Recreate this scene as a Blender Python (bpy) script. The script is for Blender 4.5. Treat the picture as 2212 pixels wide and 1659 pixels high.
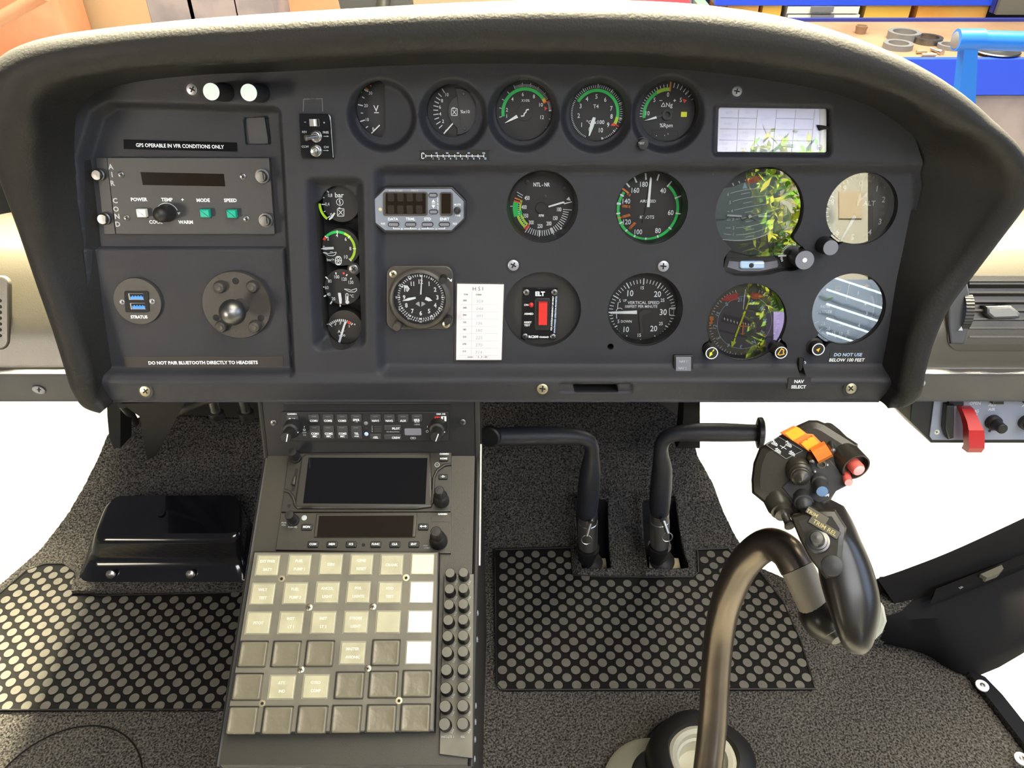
import bpy, math, random
import numpy as np
from mathutils import Matrix, Vector
random.seed(7)
S = bpy.context.scene
for o in list(bpy.data.objects): bpy.data.objects.remove(o)
R = math.radians
# ---------------------------------------------------------------- camera
F, CX, CY = 1700.0, 1106.0, 829.5          # focal length and centre in pixels of the 2212x1659 frame
PITCH = R(38)
CAM = np.array([0.0, 0.0, 1.1])
FWD = np.array([0, math.cos(PITCH), -math.sin(PITCH)]); UPV = np.array([0, math.sin(PITCH), math.cos(PITCH)])
cd = bpy.data.cameras.new('camera'); cam = bpy.data.objects.new('camera', cd); S.collection.objects.link(cam)
cd.sensor_width = 36; cd.lens = F / 2212 * 36; cd.clip_start = 0.02; cd.clip_end = 200
cam.location = CAM; cam.rotation_euler = (R(90) - PITCH, 0, 0); S.camera = cam
# ---------------------------------------------------------------- world, lights, exposure
W = bpy.data.worlds.new('world'); S.world = W; W.use_nodes = True
bg = W.node_tree.nodes['Background']; bg.inputs[0].default_value = (0.92, 0.94, 1.0, 1); bg.inputs[1].default_value = 0.13
def area(name, loc, target, sx, sy, power, col):
    l = bpy.data.lights.new(name, 'AREA'); l.shape = 'RECTANGLE'; l.size = sx; l.size_y = sy; l.energy = power; l.color = col
    o = bpy.data.objects.new(name, l); S.collection.objects.link(o); o.location = loc
    o.rotation_euler = (Vector(target) - Vector(loc)).to_track_quat('-Z', 'Y').to_euler(); return o
area('hangar_skylight', (1.3, 0.2, 4.6), (0, 0.5, 0), 3.2, 3.2, 255, (1.0, 0.92, 0.74))
area('hangar_front_window', (0.3, 6.2, 4.4), (0, 0.9, 0.7), 8, 2.0, 260, (1.0, 0.95, 0.80))
strip = area('rim_strip_fill', (-0.03, 2.3, 3.2), (0.1, .74, .95), 1.75, .3, 200, (1.0, 0.90, 0.62)); strip.data.spread = R(25); strip.rotation_euler = (R(-34.7), 0, 0)  # narrow beam added so the glareshield rim gets its bright edge
area('rim_front_fill', (0.4, 2.9, 2.1), (0.1, 0.92, 0.95), 3.6, .9, 420, (1.0, 0.94, 0.72))  # extra low front lamp, added to brighten the glareshield rim
area('right_door_daylight', (3.4, -0.4, 1.9), (0, 0.8, 0.7), 2.0, 1.6, 48, (0.55, 0.70, 1.0))
hl = area('far_wall_fill', (-0.5, 3.3, 3.6), (0, 5.2, -0.6), 7, .8, 260, (1.0, .95, .86)); hl.data.spread = R(120)  # added lamp that brightens the far wall and the workbench
ld = area('left_panel_fill', (-2.0, -1.5, 1.15), (-0.42, 0.72, 0.70), .6, .6, 1.7, (1.0, 0.88, 0.70)); ld.data.spread = R(30)  # added narrow warm beam, lifts the panel's lower left
area('rear_panel_fill', (1.6, -3.4, 4.4), (0, 0.8, 0.7), 4, 1.2, 200, (0.97, 0.98, 1.0))  # added fill from behind for the whole instrument panel
S.view_settings.view_transform = 'Standard'; S.view_settings.look = 'None'; S.view_settings.gamma = 1
S.view_settings.use_curve_mapping = False; S.view_settings.exposure = 0.0
# ---------------------------------------------------------------- geometry helpers
A = lambda *v: np.array(v, float)
def nrm(v): return v / np.linalg.norm(v)
def ray(px, py): return FWD + (px - CX) / F * A(1, 0, 0) + (CY - py) / F * UPV
def at_depth(px, py, D): return CAM + ray(px, py) * D
def at_z(px, py, z):
    r = ray(px, py); return CAM + r * ((z - CAM[2]) / r[2])
def at_y(px, py, Y):
    r = ray(px, py); return CAM + r * (Y / r[1])
class Frame:
    def __init__(s, o, v, n, u=None):
        s.o = A(*o); s.n = nrm(A(*n)); s.v = nrm(A(*v)); s.u = nrm(np.cross(s.v, s.n)) if u is None else nrm(A(*u))
    def at(s, px, py, w=0.0):
        r = ray(px, py); return CAM + r * (np.dot(s.o + s.n * w - CAM, s.n) / np.dot(r, s.n))
    def ab(s, px, py, w=0.0):
        d = s.at(px, py, w) - s.o; return np.dot(d, s.u), np.dot(d, s.v)
    def depth(s, px, py, w=0.0): return np.dot(s.at(px, py, w) - CAM, FWD)
def slope_frame(px, py, D, deg):            # plane through a point; deg = how far its 'up' direction rises from horizontal-forward
    a = R(deg); return Frame(at_depth(px, py, D), (0, math.cos(a), math.sin(a)), (0, -math.sin(a), math.cos(a)))
PANEL = slope_frame(1106, 550, 0.78, 71)
AUD = slope_frame(1106, 985, 0.87, 71)
DECK = slope_frame(1106, 985, 0.87, 24)
# ---------------------------------------------------------------- materials
M = {}
def mat(name, col, rough=0.5, metal=0.0, spec=0.5, bump=None, var=None, coat=0.0, emit=None, speck=None):
    m = bpy.data.materials.new(name); m.use_nodes = True; nt = m.node_tree; b = nt.nodes['Principled BSDF']
    b.inputs['Base Color'].default_value = (*col, 1); b.inputs['Roughness'].default_value = rough
    b.inputs['Metallic'].default_value = metal; b.inputs['Specular IOR Level'].default_value = spec
    b.inputs['Coat Weight'].default_value = coat
    if emit: b.inputs['Emission Color'].default_value = (*col, 1); b.inputs['Emission Strength'].default_value = emit
    tc = nt.nodes.new('ShaderNodeTexCoord')
    if bump:
        n = nt.nodes.new('ShaderNodeTexNoise'); n.inputs['Scale'].default_value = bump[0]; n.inputs['Detail'].default_value = 4
        nt.links.new(tc.outputs['Object'], n.inputs['Vector'])
        bp = nt.nodes.new('ShaderNodeBump'); bp.inputs['Strength'].default_value = bump[1]; bp.inputs['Distance'].default_value = bump[2]
        nt.links.new(n.outputs['Fac'], bp.inputs['Height']); nt.links.new(bp.outputs['Normal'], b.inputs['Normal'])
    if var:                                  # (scale, other colour, lo, hi) blotchy second colour
        n = nt.nodes.new('ShaderNodeTexNoise'); n.inputs['Scale'].default_value = var[0]; n.inputs['Detail'].default_value = 5
        nt.links.new(tc.outputs['Object'], n.inputs['Vector'])
        r = nt.nodes.new('ShaderNodeMapRange'); r.inputs[1].default_value = var[2]; r.inputs[2].default_value = var[3]
        nt.links.new(n.outputs['Fac'], r.inputs[0])
        x = nt.nodes.new('ShaderNodeMix'); x.data_type = 'RGBA'; x.inputs[6].default_value = (*col, 1); x.inputs[7].default_value = (*var[1], 1)
        nt.links.new(r.outputs[0], x.inputs[0]); nt.links.new(x.outputs[2], b.inputs['Base Color'])
        if speck:
            n2 = nt.nodes.new('ShaderNodeTexNoise'); n2.inputs['Scale'].default_value = speck[0]; n2.inputs['Detail'].default_value = 2
            nt.links.new(tc.outputs['Object'], n2.inputs['Vector'])
            r2 = nt.nodes.new('ShaderNodeMapRange'); r2.inputs[1].default_value = .35; r2.inputs[2].default_value = .72
            nt.links.new(n2.outputs['Fac'], r2.inputs[0])
            x2 = nt.nodes.new('ShaderNodeMix'); x2.data_type = 'RGBA'; x2.inputs[7].default_value = (*speck[1], 1)
            nt.links.new(r2.outputs[0], x2.inputs[0]); nt.links.new(x.outputs[2], x2.inputs[6]); nt.links.new(x2.outputs[2], b.inputs['Base Color'])
    M[name] = m; return m
mat('panel', (.021, .0218, .028), .58, spec=.32, bump=(900, .25, .0006), var=(9, (.026, .027, .033), .4, .7))
mat('leather', (.017, .0165, .016), .55, bump=(420, .4, .001), spec=.18)
mat('dashskin', (.058, .051, .037), .36, bump=(700, .2, .0006), spec=.6)  # brown tint puts the warm light on the dash into its colour
mat('liplip', (.055, .056, .062), .5, bump=(900, .25, .0006))
mat('black', (.012, .012, .013), .45)
mat('gloss', (.006, .006, .008), .13, coat=.6, var=(14, (.009, .009, .011), .4, .6))
mat('matte', (.008, .008, .009), .8)
mat('dial', (.018, .017, .018), .6)
mat('dialbrown', (.024, .020, .017), .6)
mat('face', (.034, .0345, .037), .5, bump=(1500, .15, .0004))
mat('platefc', (.038, .034, .030), .5, bump=(900, .2, .0005))
mat('bezel', (.05, .044, .038), .42)
mat('grey', (.20, .225, .28), .45)
mat('console', (.031, .028, .019), .42, bump=(900, .2, .0005), spec=.6, var=(12, (.038, .034, .023), .4, .7))
mat('bez2', (.022, .020, .015), .42, spec=.6)
mat('deckbox', (.15, .138, .10), .45, var=(22, (.115, .106, .078), .42, .62), spec=.6)
mat('cap', (.46, .43, .29), .28, var=(60, (.37, .345, .23), .4, .7), spec=.7)
mat('caprim', (.30, .29, .22), .3)
mat('capwhite', (.90, .88, .78), .3)
mat('capcream', (.82, .70, .47), .3)
mat('blank', (.16, .142, .095), .33, spec=.7, bump=(60, .25, .004))
mat('white', (.82, .86, .88), .5)
mat('dimwhite', (.42, .45, .46), .5)
mat('faint', (.12, .12, .12), .5)
mat('capink', (.85, .82, .68), .5)
mat('paper', (.66, .655, .68), .6)
mat('digit', (.020, .016, .013), .3)
mat('bluegrey', (.24, .30, .40), .6)
mat('ink', (.02, .02, .03), .6); mat('pencil', (.30, .30, .42), .6); mat('rule', (.48, .48, .62), .6)
mat('green', (.02, .58, .10), .5); mat('lime', (.42, .72, .03), .5); mat('yellow', (.78, .85, .02), .5)
mat('red', (.80, .05, .02), .5); mat('orange', (.85, .22, .03), .45); mat('brightred', (.62, .035, .03), .35)
mat('amber', (.85, .45, .02), .5)
mat('teal', (.0, .36, .24), .3); mat('usb', (.02, .22, .75), .35); mat('whitebtn', (.85, .85, .80), .35)
mat('steel', (.55, .54, .52), .3, metal=1); mat('brass', (.62, .56, .38), .35, metal=1)
mat('darksteel', (.20, .20, .20), .38, metal=1)
mat('screwface', (.40, .41, .45), .4, metal=.7)
mat('whitecap', (.72, .82, .76), .5)
mat('greycap', (.17, .175, .21), .5)
mat('lens', (.004, .004, .005), .08, coat=.3)
mat('lensbrown', (.012, .008, .005), .10, coat=.3)
mat('carpet', (.021, .019, .0175), .95, spec=.1, bump=(330, 1.0, .006), var=(7, (.028, .026, .023), .38, .66), speck=(330, (.185, .168, .150)))
mat('rubber', (.010, .0095, .009), .5)
mat('matrub', (.007, .0065, .006), .6, spec=.15)
mat('sillmat', (.009, .0085, .009), .8, spec=.12)
mat('dirtyivory', (.20, .19, .14), .6)
mat('capgrey', (.12, .115, .09), .45)
mat('disc', (.125, .115, .092), .55, var=(70, (.100, .092, .074), .35, .7))
mat('discdark', (.006, .006, .006), .5)
mat('tube', (.26, .215, .17), .30, metal=.9, var=(6, (.13, .105, .085), .4, .65))
mat('tubetan', (.40, .35, .26), .5)
mat('grip', (.012, .0105, .009), .30, spec=.5, var=(9, (.017, .015, .012), .4, .6))
mat('griphead', (.030, .027, .020), .36, spec=.6, bump=(300, .2, .0006))
mat('pedalrub', (.026, .027, .034), .5, bump=(500, .3, .0008))
mat('beige', (.62, .50, .32), .6); mat('ivory', (.55, .52, .40), .5)
mat('alu', (.34, .37, .45), .38, metal=.35, bump=(600, .1, .0003))
mat('placard', (.13, .12, .09), .5)
mat('yellowink', (.60, .52, .22), .5)
mat('palegreen', (.36, .38, .32), .4)
mat('pinkred', (.80, .15, .12), .25); mat('cap_highlight', (.95, .50, .48), .3); mat('guardred', (.50, .022, .025), .35); mat('bluecap', (.18, .30, .52), .35)
mat('barglow', (.70, .92, 1.0), .5, emit=8)
# clear cover glass: mostly transparent with a real mirror-like coat
def glass(name, k, tint=(1, 1, 1), rough=0.0):
    m = bpy.data.materials.new(name); m.use_nodes = True; nt = m.node_tree; nt.nodes.clear()
    o = nt.nodes.new('ShaderNodeOutputMaterial'); t = nt.nodes.new('ShaderNodeBsdfTransparent'); g = nt.nodes.new('ShaderNodeBsdfGlossy')
    g.inputs['Roughness'].default_value = rough; t.inputs[0].default_value = (*tint, 1)
    fr = nt.nodes.new('ShaderNodeFresnel'); fr.inputs[0].default_value = k
    mx = nt.nodes.new('ShaderNodeMixShader')
    nt.links.new(fr.outputs[0], mx.inputs[0]); nt.links.new(t.outputs[0], mx.inputs[1]); nt.links.new(g.outputs[0], mx.inputs[2]); nt.links.new(mx.outputs[0], o.inputs[0])
    M[name] = m; return m
glass('glass', 1.42); glass('glasshi', 2.1); glass('pane', 1.12)
# ---------------------------------------------------------------- mesh builder
_tc = {}
def text_geo(s, bold):
    if (s, bold) not in _tc:
        c = bpy.data.curves.new('t', 'FONT'); c.body = s; c.align_x = 'CENTER'; c.align_y = 'CENTER'; c.resolution_u = 2; c.offset = bold
        o = bpy.data.objects.new('t', c); me = bpy.data.meshes.new_from_object(o)
        vs = np.array([v.co[:2] for v in me.vertices]) if len(me.vertices) else np.zeros((0, 2))
        if len(vs): vs = vs - (vs.max(0) + vs.min(0)) / 2
        fs = [tuple(p.vertices) for p in me.polygons]
        bpy.data.objects.remove(o); bpy.data.curves.remove(c); bpy.data.meshes.remove(me); _tc[(s, bold)] = (vs, fs)
    return _tc[(s, bold)]
class MB:
    def __init__(s): s.v = []; s.f = []; s.m = []; s.mats = []
    def mi(s, m):
        if m not in s.mats: s.mats.append(m)
        return s.mats.index(m)
    def add(s, vs, fs, m):
        b = len(s.v); s.v += [tuple(map(float, p)) for p in vs]; k = s.mi(m)
        s.f += [tuple(b + i for i in f) for f in fs]; s.m += [k] * len(fs)
    def grid(s, P, m, cu=False, cv=False):                    # P[i][j] -> 3D ; wrap flags
        n, k = len(P), len(P[0]); vs = [p for r in P for p in r]; fs = []
        for i in range(n if cu else n - 1):
            for j in range(k if cv else k - 1):
                fs.append((i * k + j, ((i + 1) % n) * k + j, ((i + 1) % n) * k + (j + 1) % k, i * k + (j + 1) % k))
        s.add(vs, fs, m)
    def rings(s, rs, m, cap0=True, cap1=True):                # list of closed rings
        s.grid(rs, m, False, True); n = len(rs[0])
        if cap0: s.add(rs[0], [tuple(range(n))[::-1]], m)
        if cap1: s.add(rs[-1], [tuple(range(n))], m)
    def box(s, lo, hi, m, T=None):
        x0, y0, z0 = lo; x1, y1, z1 = hi
        vs = [A(x, y, z) for z in (z0, z1) for y in (y0, y1) for x in (x0, x1)]
        if T is not None: vs = [T(p) for p in vs]
        s.add(vs, [(0, 2, 3, 1), (4, 5, 7, 6), (0, 1, 5, 4), (2, 6, 7, 3), (0, 4, 6, 2), (1, 3, 7, 5)], m)
    def lathe(s, c, ax, prof, m, n=32, cap=True):             # c centre, ax unit axis, prof [(r, h)]
        ax = nrm(A(*ax)); t = A(1, 0, 0) if abs(ax[0]) < .9 else A(0, 1, 0); e1 = nrm(np.cross(ax, t)); e2 = np.cross(ax, e1); c = A(*c)
        rs = [[c + ax * h + (e1 * math.cos(2 * math.pi * i / n) + e2 * math.sin(2 * math.pi * i / n)) * max(r, 1e-6) for i in range(n)] for r, h in prof]
        s.rings(rs, m, cap and prof[0][0] > 1e-5, cap and prof[-1][0] > 1e-5)
    def tube(s, pts, rad, m, n=20, caps=True, flat=1.0):
        pts = [A(*p) for p in pts]; N = len(pts); rad = rad if hasattr(rad, '__len__') else [rad] * N
        tg = [nrm(pts[min(i + 1, N - 1)] - pts[max(i - 1, 0)]) for i in range(N)]
        a = A(0, 0, 1) if abs(tg[0][2]) < .9 else A(0, 1, 0); e = nrm(np.cross(tg[0], a)); rs = []
        for i in range(N):
            e = nrm(e - tg[i] * np.dot(e, tg[i])); g = np.cross(tg[i], e)
            rs.append([pts[i] + (e * math.cos(2 * math.pi * k / n) + g * flat * math.sin(2 * math.pi * k / n)) * rad[i] for k in range(n)])
        s.rings(rs, m, caps, caps)
    def build(s, name, parent=None, off=None, sharp=38, props=None):
        me = bpy.data.meshes.new(name)
        vs = s.v if off is None else [tuple(A(*p) - off) for p in s.v]
        me.from_pydata(vs, [], s.f); [me.materials.append(M[k]) for k in s.mats]
        me.polygons.foreach_set('material_index', s.m); me.update()
        me.polygons.foreach_set('use_smooth', [True] * len(s.f)); me.set_sharp_from_angle(angle=R(sharp))
        o = bpy.data.objects.new(name, me); S.collection.objects.link(o)
        if parent is not None: o.parent = parent
        if props:
            for k, v in props.items(): o[k] = v
        return o
def poly_ccw(p):
    a = sum(p[i][0] * p[(i + 1) % len(p)][1] - p[(i + 1) % len(p)][0] * p[i][1] for i in range(len(p)))
    return p if a > 0 else p[::-1]
def inset(p, d):
    n = len(p); out = []
    for i in range(n):
        a, b, c = A(*p[i - 1]), A(*p[i]), A(*p[(i + 1) % n])
        e1, e2 = nrm(b - a + 1e-12), nrm(c - b + 1e-12); n1, n2 = A(-e1[1], e1[0]), A(-e2[1], e2[0])
        m_ = n1 + n2; L = np.dot(m_, m_); out.append(b + m_ * (2 * d / max(L, .8)) if L > 1e-9 else b)
    return out
def rr(x0, y0, x1, y1, r, k=5):
    P = []
    for cx, cy, a0 in ((x1 - r, y1 - r, 0), (x0 + r, y1 - r, 90), (x0 + r, y0 + r, 180), (x1 - r, y0 + r, 270)):
        for i in range(k + 1):
            a = R(a0 + 90 * i / k); P.append((cx + r * math.cos(a), cy + r * math.sin(a)))
    return P
class Pen:                                   # draws on a frame in photo coordinates, in metres local to an origin on that frame
    def __init__(s, fr, o, crop=(0, 0, 1)): s.fr = fr; s.o = o; s.c = crop
    def crop(s, *c): s.c = c; return s
    def px(s, x, y): return s.c[0] + x / s.c[2], s.c[1] + y / s.c[2]
    def P(s, x, y, w=0.0):
        d = s.fr.at(*s.px(x, y), w) - s.o; return A(np.dot(d, s.fr.u), np.dot(d, s.fr.v), np.dot(d, s.fr.n))
    def k(s, x, y, w=0.0): return s.fr.depth(*s.px(x, y), w) / F / s.c[2]
    def poly(s, mb, pts, w, m): 
        q = poly_ccw([tuple(s.P(x, y, w)[:2]) for x, y in pts]); z = s.P(*pts[0], w)[2]
        mb.add([(a, b, z) for a, b in q], [tuple(range(len(q)))], m)
    def line(s, mb, x0, y0, x1, y1, wd, w, m):
        a, b = s.P(x0, y0, w), s.P(x1, y1, w); d = nrm(b - a); e = A(-d[1], d[0], 0) * wd * s.k(x0, y0, w) / 2
        mb.add([a - e, b - e, b + e, a + e], [(0, 1, 2, 3)], m)
    def lines(s, mb, pts, wd, w, m):
        for a, b in zip(pts[:-1], pts[1:]): s.line(mb, *a, *b, wd, w, m)
    def arc(s, mb, cx, cy, r0, r1, a0, a1, w, m, n=None):    # clock angles, degrees
        c = s.P(cx, cy, w); k = s.k(cx, cy, w); n = n or max(2, int(abs(a1 - a0) / 5)); g = []
        for i in range(n + 1):
            a = R(a0 + (a1 - a0) * i / n); d = A(math.sin(a), math.cos(a), 0); g.append([c + d * r1 * k, c + d * r0 * k])
        if a1 < a0: g = g[::-1]
        mb.grid(g, m)
    def ticks(s, mb, cx, cy, r0, r1, a0, a1, n, wd, w, m):
        c = s.P(cx, cy, w); k = s.k(cx, cy, w)
        for i in range(n):
            a = R(a0 + (a1 - a0) * i / max(1, n - 1)); d = A(math.sin(a), math.cos(a), 0); e = A(-d[1], d[0], 0) * wd * k / 2
            mb.add([c + d * r0 * k - e, c + d * r1 * k - e, c + d * r1 * k + e, c + d * r0 * k + e], [(3, 2, 1, 0)], m)
    def disc(s, mb, cx, cy, r, w, m): 
        c = s.P(cx, cy, w); k = s.k(cx, cy, w); mb.add([c + A(math.cos(t), math.sin(t), 0) * r * k for t in np.linspace(0, 2 * math.pi, 33)[:-1]], [tuple(range(32))], m)
    def ring(s, mb, cx, cy, r0, r1, w, m): s.arc(mb, cx, cy, r0, r1, 0, 360, w, m, 40)
    def text(s, mb, t, x, y, h, w, m, rot=0, sx=1.0, bold=0.012, shear=0):    # h = capital height
        vs, fs = text_geo(t, bold); 
        if not len(vs): return
        c = s.P(x, y, w); k = s.k(x, y, w) * h / .727; ca, sa = math.cos(R(rot)), math.sin(R(rot))
        out = []
        for a, b in vs:
            a = (a + shear * b) * sx * k; b = b * k; out.append(c + A(a * ca - b * sa, a * sa + b * ca, 0))
        mb.add(out, fs, m)
    def prism(s, mb, pts, w0, w1, m, ch=0.0, side=None):
        q = poly_ccw([tuple(s.P(x, y, w1)[:2]) for x, y in pts]); zt = s.P(*pts[0], w1)[2]; zb = zt - (w1 - w0); n = len(q)
        rs = [[A(*p, zb) for p in q]]
        if ch > 0: rs += [[A(*p, zt - ch) for p in q], [A(*p, zt - ch * .3) for p in inset(q, ch * .3)], [A(*p, zt) for p in inset(q, ch)]]
        else: rs += [[A(*p, zt) for p in q]]
        if side:
            mb.grid(rs, side, False, True); mb.add(rs[-1], [tuple(range(n))], m); mb.add(rs[0], [tuple(range(n))[::-1]], side)
        else: mb.rings(rs, m)
    def rect(s, mb, cx, cy, w_, h_, r, w0, w1, m, ch=0.0, side=None, rot=0):  # rounded rectangle true to the plane, sizes at its centre
        c = s.P(cx, cy, w1); k = s.k(cx, cy, w1); q = rr(-w_ * k / 2, -h_ * k / 2, w_ * k / 2, h_ * k / 2, r * k)
        ca, sa = math.cos(R(rot)), math.sin(R(rot)); q = [(c[0] + a * ca - b * sa, c[1] + a * sa + b * ca) for a, b in q]
        zt = c[2]; zb = zt - (w1 - w0); n = len(q); rs = [[A(*p, zb) for p in q]]
        if ch > 0: rs += [[A(*p, zt - ch) for p in q], [A(*p, zt - ch * .3) for p in inset(q, ch * .3)], [A(*p, zt) for p in inset(q, ch)]]
        else: rs += [[A(*p, zt) for p in q]]
        mb.grid(rs, side or m, False, True); mb.add(rs[-1], [tuple(range(n))], m); mb.add(rs[0], [tuple(range(n))[::-1]], side or m)
    def cyl(s, mb, cx, cy, prof, w, m, n=32, flute=0, tilt=None):   # prof [(radius in photo units, height in metres)] from base w
        c = s.P(cx, cy, w); k = s.k(cx, cy, w); mb.lathe(c, (0, 0, 1) if tilt is None else tilt, [(r * k, h) for r, h in prof], m, n)
def thing(name, label, cat, fr=None, px=0, py=0, w=0.0, group=None, loc=None, crop=(0, 0, 1)):
    o = bpy.data.objects.new(name, None); S.collection.objects.link(o); o.empty_display_size = .01
    o['label'] = label; o['category'] = cat
    if group: o['group'] = group
    if fr is not None:
        p = fr.at(px, py, w); o.matrix_world = Matrix(((fr.u[0], fr.v[0], fr.n[0], p[0]), (fr.u[1], fr.v[1], fr.n[1], p[1]), (fr.u[2], fr.v[2], fr.n[2], p[2]), (0, 0, 0, 1)))
        return o, Pen(fr, p, crop)
    o.location = loc; return o, A(*loc)
def struct(o): o['kind'] = 'structure'; return o
def screw(pen, parent, x, y, r, w, m='screwface', name='screw', rot=20, slot=False, h=.0012):
    b = MB(); pen.cyl(b, x, y, [(r * 1.0, 0), (r * .98, h * .6), (r * .7, h), (0, h * 1.05)], w, m, 20)
    w2 = w + h * 1.1
    for a in ((rot,) if slot else (rot, rot + 90)):
        c, s_ = math.cos(R(a)) * r * .55, math.sin(R(a)) * r * .55
        pen.line(b, x - c, y - s_, x + c, y + s_, r * .26, w2, 'matte')
    return b.build(name, parent)
# ---------------------------------------------------------------- signed distance tools for moulded sheets
def sd_poly(X, Y, pts):
    pts = [A(*p) for p in pts]; d = np.full(X.shape, 1e9); ins = np.zeros(X.shape, bool); n = len(pts)
    for i in range(n):
        a, b = pts[i], pts[(i + 1) % n]; e = b - a; wx, wy = X - a[0], Y - a[1]
        t = np.clip((wx * e[0] + wy * e[1]) / (e @ e), 0, 1); d = np.minimum(d, np.hypot(wx - e[0] * t, wy - e[1] * t))
        c = ((a[1] <= Y) & (b[1] > Y)) | ((b[1] <= Y) & (a[1] > Y))
        with np.errstate(divide='ignore', invalid='ignore'): xi = a[0] + (Y - a[1]) * e[0] / (e[1] if e[1] else 1e-12)
        ins ^= c & (X < xi)
    return np.where(ins, -d, d)
def sheet(xs, ys, Hf, keep, holes, mname, wall=0.0, wallmat=None, to3=None):
    """moulded sheet: grid xs x ys, heights Hf(X,Y); keep: sdf negative inside the outline; holes: sdf negative inside a hole"""
    X, Y = np.meshgrid(xs, ys); h = xs[1] - xs[0]
    d = np.maximum(keep(X, Y), -holes(X, Y)) if holes else keep(X, Y)
    gy, gx = np.gradient(d, h); g = np.maximum(np.hypot(gx, gy), .3)
    snap = np.abs(d) < .75 * h
    X = np.where(snap, X - gx / g ** 2 * d, X); Y = np.where(snap, Y - gy / g ** 2 * d, Y)
    d2 = np.where(snap, 0, d); Z = Hf(X, Y); ny, nx = X.shape
    q = np.stack([d2[:-1, :-1], d2[:-1, 1:], d2[1:, 1:], d2[1:, :-1]]); raw = np.stack([d[:-1, :-1], d[:-1, 1:], d[1:, 1:], d[1:, :-1]]).mean(0)
    ok = (q.max(0) <= 0) & ((q.min(0) < 0) | (raw < 0))
    idx = np.arange(ny * nx).reshape(ny, nx); I, J = np.where(ok)
    faces = np.stack([idx[I, J], idx[I, J + 1], idx[I + 1, J + 1], idx[I + 1, J]], 1)
    used = np.unique(faces); remap = -np.ones(ny * nx, int); remap[used] = np.arange(len(used)); faces = remap[faces]
    V = np.stack([X.ravel()[used], Y.ravel()[used], Z.ravel()[used]], 1)
    mb = MB(); mb.mi(mname); vs = V.tolist(); fs = [tuple(f) for f in faces.tolist()]; ms = [0] * len(fs)
    if wall:
        from collections import Counter
        E = Counter(); 
        for f in fs:
            for a, b in zip(f, f[1:] + f[:1]): E[(min(a, b), max(a, b))] += 1
        low = {}
        wi = mb.mi(wallmat or mname)
        for f in list(fs):
            for a, b in zip(f, f[1:] + f[:1]):
                if E[(min(a, b), max(a, b))] == 1:
                    for q_ in (a, b):
                        if q_ not in low: low[q_] = len(vs); vs.append([vs[q_][0], vs[q_][1], vs[q_][2] - wall])
                    fs.append((b, a, low[a], low[b])); ms.append(wi)
    if to3 is not None: vs = [tuple(to3(p)) for p in vs]
    mb.v = [tuple(p) for p in vs]; mb.f = fs; mb.m = ms; return mb
def sm(x, a, b): t = np.clip((x - a) / (b - a), 0, 1); return t * t * (3 - 2 * t)
# ================================================================ INSTRUMENT PANEL
OUT = [(222,888),(185,878),(160,842),(140,780),(115,700),(80,600),(40,480),(5,380),(-15,300),(-18,220),(-5,150),(40,108),(120,82),(250,63),(420,45),(600,31),(800,19),(1000,8),(1200,2),(1400,5),(1550,17),(1700,42),(1830,82),(1960,140),(2080,215),(2180,300),(2222,370),(2215,430),(2160,510),(2100,590),(2045,665),(2012,740),(1995,800),(1985,850),(1955,874),(1915,872)]
INN = [(242,870),(241,850),(238,815),(231,760),(222,690),(213,600),(200,480),(188,380),(181,320),(180,275),(188,245),(205,222),(245,203),(320,187),(450,175),(600,170),(790,160),(980,154),(1170,155),(1360,161),(1520,172),(1660,190),(1770,208),(1860,235),(1915,265),(1950,300),(1966,345),(1970,400),(1962,460),(1950,540),(1938,620),(1925,720),(1912,790),(1905,830),(1902,855),(1900,870)]
ab = lambda x, y, w=0.0: PANEL.ab(x, y, w)
def abl(pts, w=0.0): return [ab(x, y, w) for x, y in pts]
WM = -.012                                  # depth of the main instrument field
WR, WC = -.014, -.018                       # depth of the small-gauge dishes and of the narrow column
# holes: (px centre x, y, radius px, depth of surface there)
CIRC = [(976, 240, 54, WR), (1132, 240, 62, WR), (1290, 243, 60, WR), (1444, 241, 63, WR),
        (1172, 447, 77, WM), (1408, 450, 78, WM), (1172, 670, 83, WM), (1394, 670, 81, WM),
        (1862, 452, 77, WM), (1834, 669, 79, WM), (1613, 697, 86, WM)]
def circ_sd(X, Y, cx, cy, r, w=0.0):
    a, b = ab(cx, cy, w); k = PANEL.depth(cx, cy, w) / F; return np.hypot(X - a, Y - b) - r * k
def cap_sd(X, Y, x0, y0, x1, y1, r0, r1, w=WM):
    a, b = A(*ab(x0, y0, w)), A(*ab(x1, y1, w)); k = PANEL.depth(x0, y0, w) / F; e = b - a
    t = np.clip(((X - a[0]) * e[0] + (Y - a[1]) * e[1]) / (e @ e), 0, 1)
    return np.hypot(X - a[0] - e[0] * t, Y - a[1] - e[1] * t) - (r0 + (r1 - r0) * t) * k
def smin(a, b, k=.004): h = np.clip(.5 + .5 * (b - a) / k, 0, 1); return b + (a - b) * h - k * h * (1 - h)
ADI_POLY = [(1568,560),(1577,546),(1690,552),(1712,556),(1716,570),(1696,580),(1660,590),(1620,593),(1590,592),(1572,585),(1567,575)]
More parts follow.
